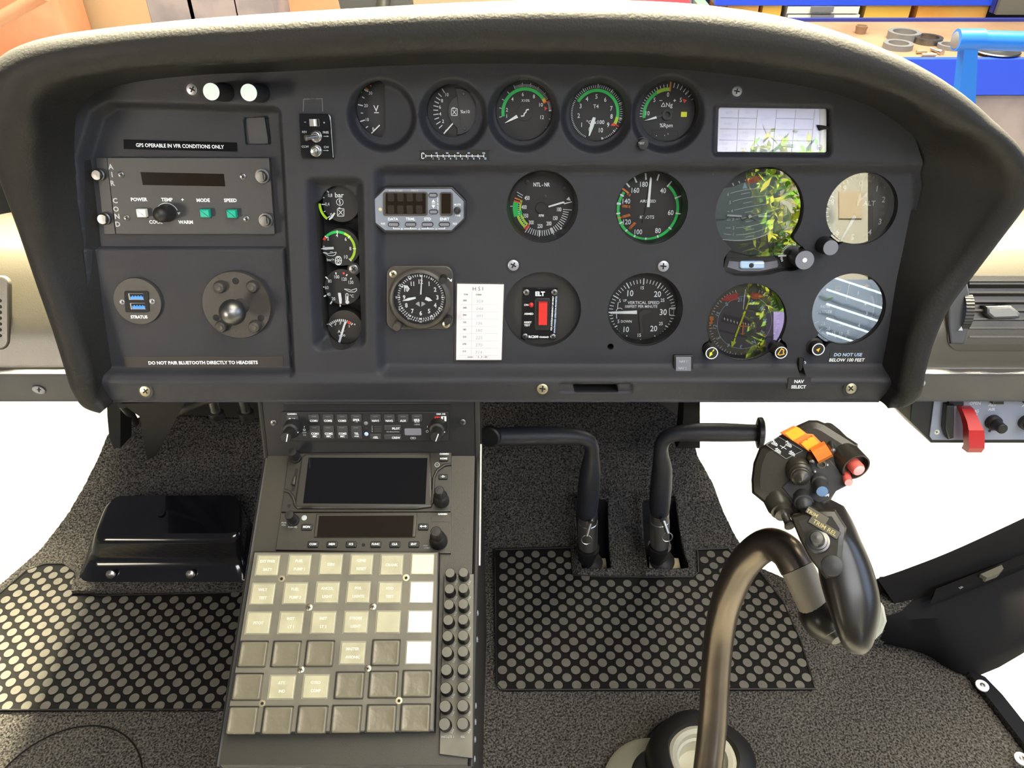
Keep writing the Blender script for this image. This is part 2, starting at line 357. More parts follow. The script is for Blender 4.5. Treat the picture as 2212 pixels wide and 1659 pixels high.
def holes(X, Y):
    d = np.full(X.shape, 1e9)
    for cx, cy, r, w in CIRC: d = np.minimum(d, circ_sd(X, Y, cx, cy, r, w))
    # voltmeter: a disc with its right half covered
    d = np.minimum(d, np.maximum(circ_sd(X, Y, 826, 236, 58, WR), sd_poly(X, Y, abl([(740, 172), (822, 172), (831, 182), (833, 285), (826, 296), (740, 296)], WR))))
    adi = np.maximum(circ_sd(X, Y, 1641, 458, 95, WM), sd_poly(X, Y, abl([(1540, 350), (1760, 350), (1760, 560), (1540, 560)], WM)))
    adi = smin(adi, cap_sd(X, Y, 1640, 520, 1712, 556, 55, 30)); adi = smin(adi, sd_poly(X, Y, abl(ADI_POLY, WM)) - .002)
    d = np.minimum(d, adi)
    d = np.minimum(d, sd_poly(X, Y, abl([(1556, 236), (1786, 239), (1785, 326), (1553, 325)], -.006)) - .0015)
    d = smin(d, cap_sd(X, Y, 1830, 500, 1786, 532, 12, 15)); d = smin(d, cap_sd(X, Y, 1800, 715, 1766, 745, 12, 18))
    d = smin(d, cap_sd(X, Y, 1560, 735, 1532, 752, 10, 16)); d = smin(d, cap_sd(X, Y, 1660, 735, 1682, 752, 14, 18))
    # column of four oil and pressure gauges
    d = np.minimum(d, sd_poly(X, Y, abl([(697, 445), (760, 445), (770, 708), (712, 708)], WC)) - .006)
    for cx, cy, r in ((733, 442, 40), (733, 537, 41), (737, 624, 40), (742, 711, 36)): d = np.minimum(d, circ_sd(X, Y, cx, cy, r, WC))
    d = np.minimum(d, sd_poly(X, Y, abl([(1240, 833), (1332, 833), (1335, 848), (1243, 848)], .002)) - .001)       # finger slot
    d = np.minimum(d, circ_sd(X, Y, 1319, 749, 7, WM)); 
    d = np.minimum(d, sd_poly(X, Y, abl([(1725, 775), (1734, 775), (1731, 803), (1722, 803)], WM)) - .001)
    return d
def rect_dep(X, Y, pts, dep, soft, rnd=.008, w=0.0):
    d = sd_poly(X, Y, [tuple(p) for p in inset(poly_ccw(abl(pts, w)), rnd)]) - rnd
    return dep * (1 - sm(d, -soft, 0))
def H(X, Y):
    z = np.zeros(X.shape)
    z += rect_dep(X, Y, [(160, 345), (192, 240), (230, 216), (608, 226), (615, 330), (640, 816), (200, 816)], -.016, .0085)
    z += rect_dep(X, Y, [(180, 533), (616, 533), (632, 808), (210, 808)], .0045, .0025, .002, -.012)
    z += rect_dep(X, Y, [(800, 350), (2010, 350), (2000, 819), (808, 819)], WM, .0135, .014)
    z += rect_dep(X, Y, [(655, 378), (788, 378), (794, 752), (672, 764)], WC, .013, .010)
    for cx, cy, r in ((824, 250, 77), (979, 250, 77), (1130, 248, 80), (1289, 250, 80), (1443, 248, 82)):
        k = PANEL.depth(cx, cy) / F; d = circ_sd(X, Y, cx, cy, r); z = np.minimum(z, WR * (1 - sm(d, -17 * k, 0)))
    z += rect_dep(X, Y, [(1540, 222), (1800, 226), (1800, 342), (1536, 340)], -.006, .004, .006)
    b = ab(1106, 812)[1]; z += .004 * (1 - sm(Y, b - .006, b + .004)); b2 = ab(1106, 826)[1]; z -= np.clip((b2 - Y) * .40, 0, .03)
    z += rect_dep(X, Y, [(1203, 823), (1366, 823), (1370, 852), (1205, 852)], -.003, .003, .004)
    d = sd_poly(X, Y, [tuple(p) for p in inset(poly_ccw(abl([(523, 255), (576, 252), (580, 312), (527, 312)], -.010)), .002)]) - .002
    z += -.007 * (1 - sm(d, -.001, .0005))
    return z
def Hpt(px, py, w=0.0):
    a, b = ab(px, py, w); return float(H(np.array([[a]]), np.array([[b]]))[0, 0])
KEEP = []
for (xi, yi), (xo, yo) in zip(INN, OUT):
    a, b = A(*ab(xi, yi)), A(*ab(xo, yo)); KEEP.append(a + (b - a) * min(.3, .012 / max(1e-3, np.linalg.norm(b - a))))
KEEP = [tuple(p) for p in KEEP]
for i in range(len(KEEP)):
    if INN[i][1] >= 868: KEEP[i] = ab(INN[i][0], 869)
xs = np.arange(-.50, .47, .0014); ys = np.arange(-.165, .215, .0014)
panel, pp = thing('instrument_panel', 'black moulded helicopter instrument panel under a padded arched glareshield', 'instrument panel', PANEL, 1106, 550)
sheet(xs, ys, H, lambda X, Y: sd_poly(X, Y, KEEP), holes, 'panel', wall=.036, wallmat='matte').build('panel_plate', panel, sharp=60)
# bottom flange under the plate
b = MB(); pp.prism(b, [(243, 863), (1900, 863), (1900, 870), (243, 870)], -.045, -.004, 'panel', .0015); b.build('lower_flange', panel)
# padded glareshield: cross sections swept round the arch
def cr(P, i, t, cl):
    g = lambda k: A(*P[min(max(k, 0), len(P) - 1)]); p0, p1, p2, p3 = g(i - 1), g(i), g(i + 1), g(i + 2)
    return .5 * (2 * p1 + (p2 - p0) * t + (2 * p0 - 5 * p1 + 4 * p2 - p3) * t * t + (3 * p1 - p0 - 3 * p2 + p3) * t ** 3)
secs = []; NS = len(OUT)
for i in range(NS - 1):
    for t in np.linspace(0, 1, 7)[:-1]: secs.append((cr(OUT, i, t, 0), cr(INN, i, t, 0)))
secs.append((A(*OUT[-1]), A(*INN[-1])))
rows = []
for o_, i_ in secs:
    top = sm(np.array(600 - o_[1]), 0, 480).item()           # 0 at the feet, 1 over the arch
    end = min(1, max(0, (892 - o_[1]) / 60)); 
    h = (.026 + .050 * top) * (.55 + .45 * end); r = (.016 + .013 * top) * (.6 + .4 * end)
    I = A(*ab(i_[0], i_[1])); O = A(*ab(o_[0], o_[1], h - r)); L = np.linalg.norm(O - I); d = (O - I) / L; r = min(r, L * .42)
    q = []; c = (L - r, h - r); a0 = R(150)
    s0 = (c[0] + r * math.cos(a0), c[1] + r * math.sin(a0)); ctl = (max(.25 * L, .004), .12 * h)
    for t in np.linspace(0, 1, 9)[:-1]:
        x = (1 - t) ** 2 * 0 + 2 * t * (1 - t) * ctl[0] + t * t * s0[0]; y = (1 - t) ** 2 * -.020 + 2 * t * (1 - t) * ctl[1] + t * t * s0[1]; q.append((x, y))
    for t in np.linspace(0, 1, 15):
        a = a0 + (R(-50) - a0) * t; q.append((c[0] + r * math.cos(a), c[1] + r * math.sin(a)))
    q.append((L - r * .8, h - 2.6 * r)); q.append((L - r * 1.2, -.06)); q.append((L - r * 2.0, -.16 - .42 * min(1, top * 1.8)))
    rows.append([A(*(I + d * x), y) for x, y in q])
g = MB(); g.grid(rows, 'leather'); g.add(rows[0], [tuple(range(len(rows[0])))[::-1]], 'leather'); g.add(rows[-1], [tuple(range(len(rows[0])))], 'leather')
g.build('glareshield', panel, sharp=60, props={'label': 'padded black grained-leather glareshield'})
for x, y, r, m in ((415, 193, 12, 'screwface'), (1592, 197, 11, 'screwface'), (314, 845, 12, 'brass'), (1172, 840, 12, 'brass'), (1838, 839, 12, 'brass'), (1109, 573, 12, 'screwface'), (1433, 575, 12, 'screwface'), (764, 581, 10, 'darksteel')):
    w = Hpt(x, y) if y != 581 else -.012
    if y == 581: w = WC
    if y > 826: w += .0018
    b = MB(); pp.ring(b, x, y, r, r * 1.35, w + .0003, 'black'); b.build('washer', panel); screw(pp, panel, x, y, r, w + .0003, m, rot=random.uniform(0, 80))
# thin scribed placard frame and round blank above the trim panel
b = MB(); w = .0004
for q in (((655, 241), (656, 214)), ((656, 214), (696, 213)), ((696, 213), (697, 241))): pp.line(b, *q[0], *q[1], 1.6, w, 'faint')
pp.ring(b, 674, 198, 14.5, 16, w, 'black'); b.build('scribed_outline', panel)

# ================================================================ SIDE DASHBOARDS
prof_px = [(455, 1.16), (482, 1.03), (512, .955), (524, .938), (545, .926), (600, .917), (700, .915), (760, .920), (793, .924), (798, .922), (806, .914), (814, .914), (862, .946), (866, .952), (862, 1.0)]
def dash(name, label, x0, x1):
    mid = at_depth((x0 + x1) / 2, 700, .93); t, off = thing(name, label, 'dashboard', loc=mid)
    X0, X1 = (x0 - CX) / F * .93, (x1 - CX) / F * .93; b = MB(); pr = [at_depth(CX, y, D) for y, D in prof_px]
    sm_ = [A(0, 1.36, .28), A(0, 1.30, .36)]
    for i in range(len(pr) - 1):
        for tt in np.linspace(0, 1, 5)[:-1]: sm_.append(cr([tuple(p) for p in pr], i, tt, 0))
    sm_.append(pr[-1])
    ring0 = [A(X0, p[1], p[2]) for p in sm_]; ring1 = [A(X1, p[1], p[2]) for p in sm_]
    b.grid([ring0, ring1], 'dashskin'); b.add(ring0, [tuple(range(len(ring0)))], 'dashskin'); b.add(ring1, [tuple(range(len(ring1)))[::-1]], 'dashskin')
    # the lower lip is a cooler grey without that warm tint
    li = b.mi('liplip')
    for fi, f in enumerate(b.f[:len(sm_) - 1]):
        if (fi - 2) // 4 >= 9 and fi < len(sm_) - 2: b.m[fi] = li
    b.build('moulding', t, off, sharp=50); return t
dl = dash('side_dashboard', 'grey-brown moulded dash wing at the left, screw in its lower lip', -220, 330)
dr = dash('side_dashboard', 'grey-brown moulded dash wing at the right with louvred air vent', 1840, 2480)
DF = slope_frame(1106, 690, .914, 64); DLIP = slope_frame(1106, 838, .929, 104)
class WPen(Pen):                              # same pen but writes world-aligned coordinates relative to an object's location
    def __init__(s, fr, loc, crop=(0, 0, 1)): super().__init__(fr, fr.o, crop); s.loc = A(*loc)
    def fin(s, mb, name, parent, sharp=38, props=None):
        fr = s.fr; mb.v = [tuple(fr.o + fr.u * p[0] + fr.v * p[1] + fr.n * p[2] - s.loc) for p in mb.v]; return mb.build(name, parent, sharp=sharp, props=props)
wp = WPen(DLIP, dl.location)
b = MB(); wp.cyl(b, 84, 842, [(13, 0), (13, .001), (9, .0018), (0, .0019)], .001, 'screwface'); wp.line(b, 79, 842, 89, 842, 3, .003, 'matte'); wp.line(b, 84, 837, 84, 847, 3, .003, 'matte'); wp.fin(b, 'screw', dl)
wp = WPen(DLIP, dr.location)
b = MB(); wp.cyl(b, 1985, 829, [(13, 0), (13, .001), (9, .0018), (0, .0019)], .001, 'screwface'); wp.fin(b, 'screw', dr)
# vents: frame, slats, wheel, tab
vt, vp = thing('air_vent', 'black louvred air vent with chrome tab at the right edge', 'vent', DF, 2150, 672)
b = MB()
o1 = rr(2047, 596, 2420, 757, 26); i1 = rr(2066, 608, 2400, 744, 14)
q1 = [vp.P(x, y, .003) for x, y in o1]; q2 = [vp.P(x, y, .004) for x, y in i1]; q3 = [vp.P(x, y, -.02) for x, y in i1]; q0 = [vp.P(x, y, -.004) for x, y in o1]
b.rings([q0, q1, q2, q3], 'dashskin', False, True); b.build('frame', vt)
b = MB(); vp.prism(b, [(2052, 604), (2090, 604), (2096, 640), (2096, 700), (2084, 743), (2054, 743), (2049, 700), (2049, 640)], -.01, .006, 'liplip', .002); b.build('side_bezel', vt)
b = MB()
c = vp.P(2079, 672, -.003); k = vp.k(2079, 672)
rsx = []
for i in range(25):
    a = R(-62 + 124 * i / 24); rsx.append([A(c[0] + dx * k * 9 , c[1] + math.sin(a) * 42 * k, c[2] + math.cos(a) * .016 + (.0008 if i % 2 else 0)) for dx in (-1, 1)])
b.grid(rsx, 'rubber'); vp.poly(b, [(2070, 714), (2077, 705), (2080, 714)], .0105, 'dimwhite'); b.build('thumb_wheel', vt)
for i in range(8):
    y = 610 + i * 19.2; b = MB(); a_, c_ = vp.P(2094, y, .002), vp.P(2094, y + 11, -.012)
    L = vp.P(2410, y, .002)[0] - a_[0]
    b.rings([[A(a_[0] + dx, a_[1], a_[2]), A(a_[0] + dx, a_[1] - .0022, a_[2] + .0005), A(c_[0] + dx, c_[1] - .002, c_[2]), A(c_[0] + dx, c_[1], c_[2])] for dx in (0, L)], 'dashskin')
    b.build('slat', vt)
b = MB(); vp.prism(b, [(2132, 662), (2186, 660), (2206, 677), (2204, 688), (2146, 690), (2132, 678)], -.004, .009, 'steel', .003, side='liplip')
b.build('tab', vt, props={'label': 'chrome-edged sliding tab'})
vt2, vp2 = thing('air_vent', 'rounded left dash air vent cut off by the left edge', 'vent', DF, 5, 672)
b = MB(); o1 = rr(-200, 596, 19, 756, 20); vp2.prism(b, o1, -.002, .004, 'dashskin', .002); b.build('frame', vt2)
for i in range(7):
    b = MB(); vp2.rect(b, -40, 650 + i * 12.5, 86, 7, 3, .002, .0046, 'matte'); b.build('slot', vt2)

# ================================================================ SWITCH BOX UNDER THE RIGHT DASH
SWF = slope_frame(2100, 900, .985, 74)
sb, sp = thing('switch_box', 'black box under right dash with pale aluminium switch plate', 'switch box', SWF, 2100, 905, crop=(1940, 430, 3.016))
b = MB(); sp.prism(b, [(98, 1240), (1500, 1240), (1500, 1590), (215, 1590), (80, 1445)], -.075, -.002, 'black', .001); b.build('housing', sb)
b = MB(); sp.prism(b, [(243, 1250), (1490, 1250), (1490, 1566), (222, 1570), (205, 1545)], -.002, 0, 'alu', .0004); b.build('face_plate', sb)
b = MB(); W0 = .0003
for t_, x, y in (('OPEN', 502, 1330), ('ENG', 498, 1382), ('ALT', 490, 1411), ('AIR', 488, 1440), ('CLOSE', 482, 1487), ('ALT', 615, 1340), ('AIR', 610, 1370), ('AIR', 830, 1345)): sp.text(b, t_, x, y, 21, W0, 'white', bold=.02)
b.build('lettering', sb)
b = MB(); sp.prism(b, rr(330, 1288, 430, 1350, 10), 0, .004, 'black', .001); sp.cyl(b, 596, 1510, [(9, 0), (9, .0004), (0, .0005)], 0, 'black'); b.build('label_holder', sb)
screw(sp, sb, 252, 1518, 17, 0, 'whitebtn')
b = MB()
c0 = sp.P(405, 1365, .004); kk = sp.k(400, 1400)
secs_ = []
for x0, x1, y, z in ((372, 462, 1345, .010), (372, 466, 1400, .022), (362, 472, 1440, .030), (362, 476, 1500, .030), (372, 480, 1560, .028), (376, 478, 1600, .022)):
    p0, p1 = sp.P(x0 + 10, y, .0), sp.P(x1 + 8, y, .0)
    secs_.append([A(p0[0], p0[1], z - .012), A(p1[0], p1[1], z - .012), A(p1[0] - .001, p1[1], z), A(p0[0] + .001, p0[1], z)])
b.rings(secs_, 'guardred'); b.build('switch_guard', sb, sharp=20, props={'label': 'red flip-up switch guard'})
b = MB(); sp.prism(b, [(318, 1345), (372, 1345), (366, 1560), (330, 1570), (306, 1500)], 0, .010, 'black', .002); b.build('guard_base', sb)
for x in (615, 830):
    b = MB(); sp.cyl(b, x, 1450, [(50, 0), (50, .006), (40, .008), (36, .008), (33, .022), (28, .023), (0, .023)], 0, 'rubber'); b.build('knob', sb)
    b = MB(); sp.prism(b, [(x + 5, 1268), (x + 77, 1268), (x + 77, 1340), (x + 5, 1340), (x, 1300)], 0, .008, 'bez2', .001); b.build('toggle_cover', sb)
# ================================================================ CABIN FLOOR
Y0, TAN = .936, math.tan(R(31))
def zf(Y): return np.where(Y > Y0 - .03, np.where(Y < Y0 + .03, (Y - Y0 + .03) ** 2 / .12 * TAN, (Y - Y0) * TAN), 0.0)
def floor_hit(px, py, lift=0.0):
    p = at_z(px, py, lift)
    if p[1] > Y0:
        n = nrm(A(0, -TAN, 1)); o = A(0, Y0, lift); r = ray(px, py); p = CAM + r * (np.dot(o - CAM, n) / np.dot(r, n))
    return p
fh2 = lambda x, y, l=0.0: tuple(floor_hit(x, y, l)[:2])
CARP = [(-60, 1760), (-60, 1300), (0, 1263), (60, 1212), (110, 1160), (150, 1105), (182, 1050), (212, 990), (232, 940), (262, 913), (310, 899), (400, 897), (560, 905), (575, 868), (1418, 868), (1450, 888), (1479, 917), (1497, 950), (1507, 985), (1540, 1045), (1562, 1104), (1593, 1168), (1637, 1224), (1710, 1256), (1800, 1272), (1903, 1248), (1952, 1244), (1990, 1278), (2060, 1390), (2100, 1450), (2300, 1700), (2300, 1760)]
HOLE1 = [(1240, 1082), (1312, 1084), (1319, 1237), (1256, 1237)]; HOLE2 = [(1385, 1086), (1457, 1082), (1487, 1237), (1398, 1237)]
cpoly = [fh2(*p) for p in CARP]; h1 = [fh2(*p) for p in HOLE1]; h2 = [fh2(*p) for p in HOLE2]
bc = at_z(1522, 1650, 0)
rng = np.random.default_rng(3)
def cH(X, Y):
    z = zf(Y)
    for hp in (h1, h2): d = sd_poly(X, Y, hp); z = z + .012 * np.exp(-(np.maximum(d, 0) / .012) ** 2)
    return z + (rng.random(X.shape) - .5) * .0022
carpet_kw = dict(keep=lambda X, Y: sd_poly(X, Y, cpoly), holes=lambda X, Y: np.minimum(np.minimum(sd_poly(X, Y, h1), sd_poly(X, Y, h2)), np.hypot(X - bc[0] + .01, Y - bc[1] - .0) - .078))
mb = sheet(np.arange(-1.0, 1.1, .004), np.arange(.28, 1.22, .004), cH, mname='carpet', wall=.012, **carpet_kw)
ct, off = thing('carpet', 'charcoal loop-pile cabin carpet running up the footwell', 'carpet', loc=(0, .7, 0))
cp = mb.build('pile', ct, off, sharp=180); ct_b = MB()
# round cut line in the carpet at lower left
cc = at_z(130, 1730, .0); b = MB(); b.tube([cc + A(math.cos(a) * .105, math.sin(a) * .105, .0025) for a in np.linspace(0, 2 * math.pi, 60)], .0011, 'matrub', 6); b.build('cutout_seam', ct, off)
# under-floor pan and pedal wells
b = MB(); q = poly_ccw([tuple(p_) for p_ in inset(poly_ccw(cpoly), .006)]); b.rings([[A(x, y, z_ + float(zf(np.array(y)))) for x, y in q] for z_ in (-.09, -.06)], 'matte'); fpn = b.build('floor_cabin'); struct(fpn)
for i, hp in enumerate((h1, h2)):
    x0, x1 = min(p[0] for p in hp) - .01, max(p[0] for p in hp) + .01; y0, y1 = min(p[1] for p in hp) - .005, max(p[1] for p in hp) + .01
    t, off = thing('pedal_well', 'dark recessed pedal slot with cream plate, %s of the two' % ('left', 'right')[i], 'floor recess', loc=((x0 + x1) / 2, y0, -.03))
    b = MB(); Pz = lambda p_, z: A(p_[0], p_[1], z)
    hp_ = [A(*p_) for p_ in hp]; e_ = [hp_[k_] * 1.0 for k_ in range(4)]
    side_n = 10; loop = []
    for k_ in range(4):
        for s_ in np.linspace(0, 1, side_n)[:-1]: loop.append(hp_[k_] * (1 - s_) + hp_[(k_ + 1) % 4] * s_)
    b.rings([[Pz(p_, float(zf(np.array(p_[1]))) + .006) for p_ in loop], [Pz(p_, min(-.05, 0)) for p_ in loop]], 'matte', False, True); b.build('tray', t, off, sharp=180)
    b = MB(); q = [at_z(*p, -.012) for p in (((1256, 1206), (1308, 1206), (1313, 1240), (1258, 1240)) if i == 0 else ((1402, 1202), (1466, 1206), (1472, 1240), (1404, 1240)))]
    b.rings([[p + A(0, 0, -.004) for p in q[::-1]], q[::-1]], 'beige'); b.build('cover_plate', t, off)
    b = MB(); c = at_z(*((1275, 1216) if i == 0 else (1430, 1212)), -.010)
    b.lathe(c, (0, -.3, 1), [(.022, 0), (.022, .003), (.014, .006), (.006, .008), (.004, .012), (0, .013)], 'rubber'); b.build('rubber_boot', t, off)
# ------------------------------------------------ studded rubber heel mats
def mat_plate(name, label, poly, origin, rot, dx, dy, r, skew):
    P = [fh2(*p) for p in poly]; c = np.mean(P, 0); t, off = thing(name, label, 'floor mat', loc=(c[0], c[1], .0))
    xs = np.arange(min(p[0] for p in P) - .02, max(p[0] for p in P) + .02, .008); ys = np.arange(min(p[1] for p in P) - .02, max(p[1] for p in P) + .02, .008)
    mb = sheet(xs, ys, lambda X, Y: zf(Y) + .0045, lambda X, Y: sd_poly(X, Y, P), None, 'matrub', wall=.005)
    n = 16; ca, sa = math.cos(R(rot)), math.sin(R(rot))
    for i in range(-60, 61):
        for j in range(-60, 61):
            a, b_ = i * dx + (j % 2) * dx / 2 + j * skew, j * dy; x = origin[0] + a * ca - b_ * sa; y = origin[1] + a * sa + b_ * ca
            if not (xs[0] < x < xs[-1] and ys[0] < y < ys[-1]): continue
            d = float(sd_poly(np.array([x]), np.array([y]), P)[0])
            if d > -r * .35: continue
            z = float(zf(np.array(y))) + .0045
            ring = lambda rr_, h: [A(x + math.cos(k * 2 * math.pi / n) * rr_, y + math.sin(k * 2 * math.pi / n) * rr_, float(zf(np.array(y + math.sin(k * 2 * math.pi / n) * rr_))) + .0045 + h) for k in range(n)]
            mb.rings([ring(r, -.001), ring(r, .0010)], 'matrub', False, False); mb.rings([ring(r, .0010), ring(r * .93, .0014)], 'disc', False, True)
    o = mb.build('studded_sheet', t, off)
    edge = MB(); L = [A(x, y, float(zf(np.array(y))) + .0052) for x, y in P]; edge.tube(L + [L[0]], .0016, 'rubber', 6); edge.build('stitched_edge', t, off)
    return t
rm = [(1068, 1192), (1232, 1188), (1236, 1246), (1300, 1250), (1496, 1250), (1508, 1240), (1506, 1192), (1570, 1190), (1600, 1222), (1642, 1242), (1690, 1305), (1728, 1390), (1750, 1462), (1758, 1492), (1085, 1494), (1072, 1480)]
RO = at_z(1370, 1375, 0); mat_plate('heel_mat', 'black rubber heel mat with grey round studs in front of the pedals', rm, RO[:2], 0, .0282, .0126, .0074, 0)
lm = [(-60, 1345), (0, 1288), (60, 1236), (100, 1222), (140, 1222), (165, 1240), (178, 1282), (215, 1290), (560, 1282), (560, 1536), (-60, 1538)]
mat_plate('heel_mat', 'black rubber heel mat with grey round studs left of the console', lm, at_z(280, 1400, 0)[:2], 0, .0282, .0126, .0074, 0)
# ------------------------------------------------ glossy black cover box
t, off = thing('pedal_cover', 'glossy black plastic cover box on left footwell carpet', 'cover', loc=tuple(at_z(360, 1240, 0)))
def pad_ring(pts_z, n=7):
    P = [at_z(x, y, z) for x, y, z in pts_z]; c = np.mean(P, 0); out = []
    m_ = len(P)
    for i in range(m_):
        a, b_, c_ = P[i - 1], P[i], P[(i + 1) % m_]; r = .022; p0 = b_ + nrm(a - b_) * r; p1 = b_ + nrm(c_ - b_) * r
        for s in np.linspace(0, 1, n): out.append((1 - s) ** 2 * p0 + 2 * s * (1 - s) * b_ + s * s * p1)
    return out
b = MB(); base = [(165, 1262, .010), (540, 1262, .010), (545, 1120, .03), (215, 1120, .03)]
r0 = pad_ring(base); r0b = pad_ring([(172, 1256, .014), (534, 1256, .014), (541, 1118, .034), (219, 1118, .034)])
r1 = pad_ring([(182, 1228, .022), (526, 1228, .022), (538, 1108, .05), (218, 1100, .05)]); r1b = pad_ring([(190, 1200, .045), (524, 1200, .045), (532, 1096, .07), (224, 1090, .07)])
r2 = pad_ring([(196, 1176, .068), (522, 1176, .068), (526, 1083, .09), (230, 1081, .09)]); r3 = pad_ring([(204, 1162, .079), (520, 1162, .079), (522, 1074, .100), (236, 1075, .100)]); r4 = pad_ring([(214, 1152, .083), (516, 1152, .083), (518, 1070, .104), (241, 1071, .104)])
b.rings([r0, r0b, r1, r1b, r2, r3, r4], 'gloss'); b.build('shell', t, off, sharp=60)
for x in (240, 412):
    b = MB(); p = at_z(x, 1240, .022); b.lathe(p, (0, -.8, .5), [(.0075, 0), (.0075, .003), (.005, .005), (0, .0055)], 'steel', 16); b.build('screw', t, off)
b = MB(); p = at_z(347, 1107, .097); b.lathe(p, (0, -.1, 1), [(.007, 0), (.0065, .0008), (0, .001)], 'black', 20); b.build('plug', t, off)
# raised carpet pad below the cover
t, off = thing('carpet_pad', 'raised carpet strip under the glossy black cover box', 'carpet', loc=tuple(at_z(350, 1270, 0)))
b = MB(); q = [(158, 1284), (545, 1282), (545, 1252), (162, 1256)]; q0 = [at_z(x, y, .002) for x, y in q]; q1 = [at_z(x, y, .0022) + A(0, 0, .011) for x, y in q]
b.rings([q0, [p * .999 for p in q1]], 'carpet'); b.build('pad', t, off)
# ------------------------------------------------ black bracket plate under the panel's left, widened to cover the shadow beside it
t, off = thing('bracket_with_shade', 'black triangular bracket and its shadow below the left of the panel', 'bracket', loc=tuple(at_depth(330, 930, 1.0)))
b = MB(); q = [at_depth(x, y, D) for x, y, D in ((262, 872, .93), (400, 868, .93), (352, 940, 1.2), (338, 984, 1.33), (318, 994, 1.35), (302, 900, 1.0))]
b.rings([q[::-1], [p + A(.0, .012, 0) for p in q[::-1]]], 'matte'); b.build('plate', t, off)
t, off = thing('side_rail', 'dark metal rail beneath the panel beside the left bracket', 'rail', loc=tuple(at_depth(280, 890, 1.3)))
b = MB(); b.tube([at_depth(264, 872, 1.1), at_depth(282, 895, 1.3), at_depth(292, 912, 1.42)], .007, 'black', 10); b.build('rod', t, off)
for i, x in enumerate((470, 535)):
    t, off = thing('hydraulic_fitting', 'silver metal fitting behind the panel, %s of two' % ('left', 'right')[i], 'fitting', loc=tuple(at_depth(x, 880, 1.5)), group='metal fittings behind the panel')
    b = MB(); p = at_depth(x, 905, 1.46); b.lathe(p, (0, .1, 1), [(.012, 0), (.014, .003), (.014, .016), (.009, .018), (.009, .06), (0, .062)], 'steel', 18); b.build('barrel', t, off)
t, off = thing('cable_conduit', 'brown hose crossing behind the panel above left carpet', 'hose', loc=tuple(at_depth(430, 880, 1.45)))
b = MB(); b.tube([at_depth(380, 893, 1.43), at_depth(430, 872, 1.42), at_depth(500, 850, 1.40)], .006, 'placard', 10); b.build('hose', t, off)
# nose bulkhead, window posts
b = MB(); q = [floor_hit(262, 905) + A(0, .02, -.05), floor_hit(1500, 905) + A(0, .05, -.05)]
b.box((q[0][0], 1.20, .05), (.36, 1.23, .75), 'matte'); struct(b.build('wall_front'))
def post(px0, px1, name):
    b = MB(); rs = []
    for y, dw in ((845, 0), (900, 2), (945, 6), (968, 16)):
        p0, p1 = floor_hit(px0 + dw, y), floor_hit(px1, y); D = 1.20 + .12 * (y - 845) / 165
        a, c = at_depth(px0 + dw * (1 if px0 < 1000 else -1), y, D), at_depth(px1, y, D); rs.append([a, c, c + A(0, .04, -.01), a + A(0, .04, -.01)])
    b.rings(rs, 'matte'); return struct(b.build(name))
post(230, 260, 'trim_1'); post(1478, 1512, 'trim_2')
# ------------------------------------------------ right door sill with breaker strip
t, off = thing('door_sill', 'black plastic door sill rising at the right of the carpet', 'sill', loc=tuple(at_z(2050, 1330, .08)))
def strip(b, top, bot, m, back=.0): b.grid([top, bot], m)
b = MB()
outer = [(1895, 1250, .15), (1960, 1228, .17), (2080, 1180, .19), (2320, 1068, .23)]; ledge = [(1990, 1292, .10), (2020, 1286, .105), (2100, 1256, .11), (2330, 1165, .13)]
lip = [(1912, 1334, .09), (1990, 1308, .098), (2100, 1270, .105), (2330, 1178, .125)]; mid = [(1908, 1362, .05), (2000, 1372, .055), (2110, 1392, .06), (2340, 1330, .07)]; low = [(1900, 1388, .004), (1995, 1412, .004), (2118, 1458, .004), (2330, 1330, .03)]
E = lambda L: [at_z(*p) for p in L]
edge = [(1936, 1310, .10), (2020, 1282, .105), (2100, 1250, .11), (2330, 1158, .13)]
def SM(L):
    o_ = []
    for i in range(len(L) - 1):
        for s_ in np.linspace(0, 1, 6)[:-1]: o_.append(cr(L, i, s_, 0))
    return E([tuple(p_) for p_ in o_] + [L[-1]])
b.grid([[p + A(.02, .02, -.16) for p in SM(outer)], SM(outer)], 'sillmat'); b.grid([SM(outer), SM(edge)], 'sillmat')
rows_s = [SM(lip)]; m2 = [tuple(A(*a) * .5 + A(*c) * .5 + A(0, -4, .012)) for a, c in zip(lip, mid)]; m3 = [tuple(A(*a) * .5 + A(*c) * .5 + A(0, 6, .004)) for a, c in zip(mid, low)]
b.grid([SM(edge), SM(lip)], 'sillmat'); b.grid([SM(lip), SM(m2), SM(mid), SM(m3), SM(low)], 'sillmat')
b.build('shell', t, off, sharp=50)
# dark strip of breakers lying on the sill
q = [at_z(x, y, .128) for x, y in ((2022, 1272), (2330, 1150), (2330, 1176), (2014, 1292))]
b = MB(); b.rings([[p - A(0, 0, .016) for p in q], q], 'sillmat'); bs = b.build('breaker_strip', t, off)
SF = Frame(at_z(2075, 1268, .129), (-.0, 1, 0), (0, 0, 1)); wq = WPen(SF, off); b = MB(); wq.text(b, '2.5A', 2076, 1269, 4.2, 0, 'dimwhite', rot=24); wq.fin(b, 'marking', t)
b = MB(); q = [at_z(x, y, .135) for x, y in ((2118, 1240), (2164, 1220), (2168, 1228), (2158, 1238), (2132, 1248))]; b.rings([[p - A(0, 0, .01) for p in q], q], 'placard'); b.build('clip', t, off)
b = MB(); q = [at_z(x, y, .105) for x, y in ((1900, 1246), (1952, 1243), (1992, 1280), (1950, 1312), (1905, 1322))]; b.rings([[p - A(0, 0, .09) for p in q], q], 'carpet'); b.build('carpet_patch', t, off, props={'label': 'scrap of charcoal carpet on the sill end'})
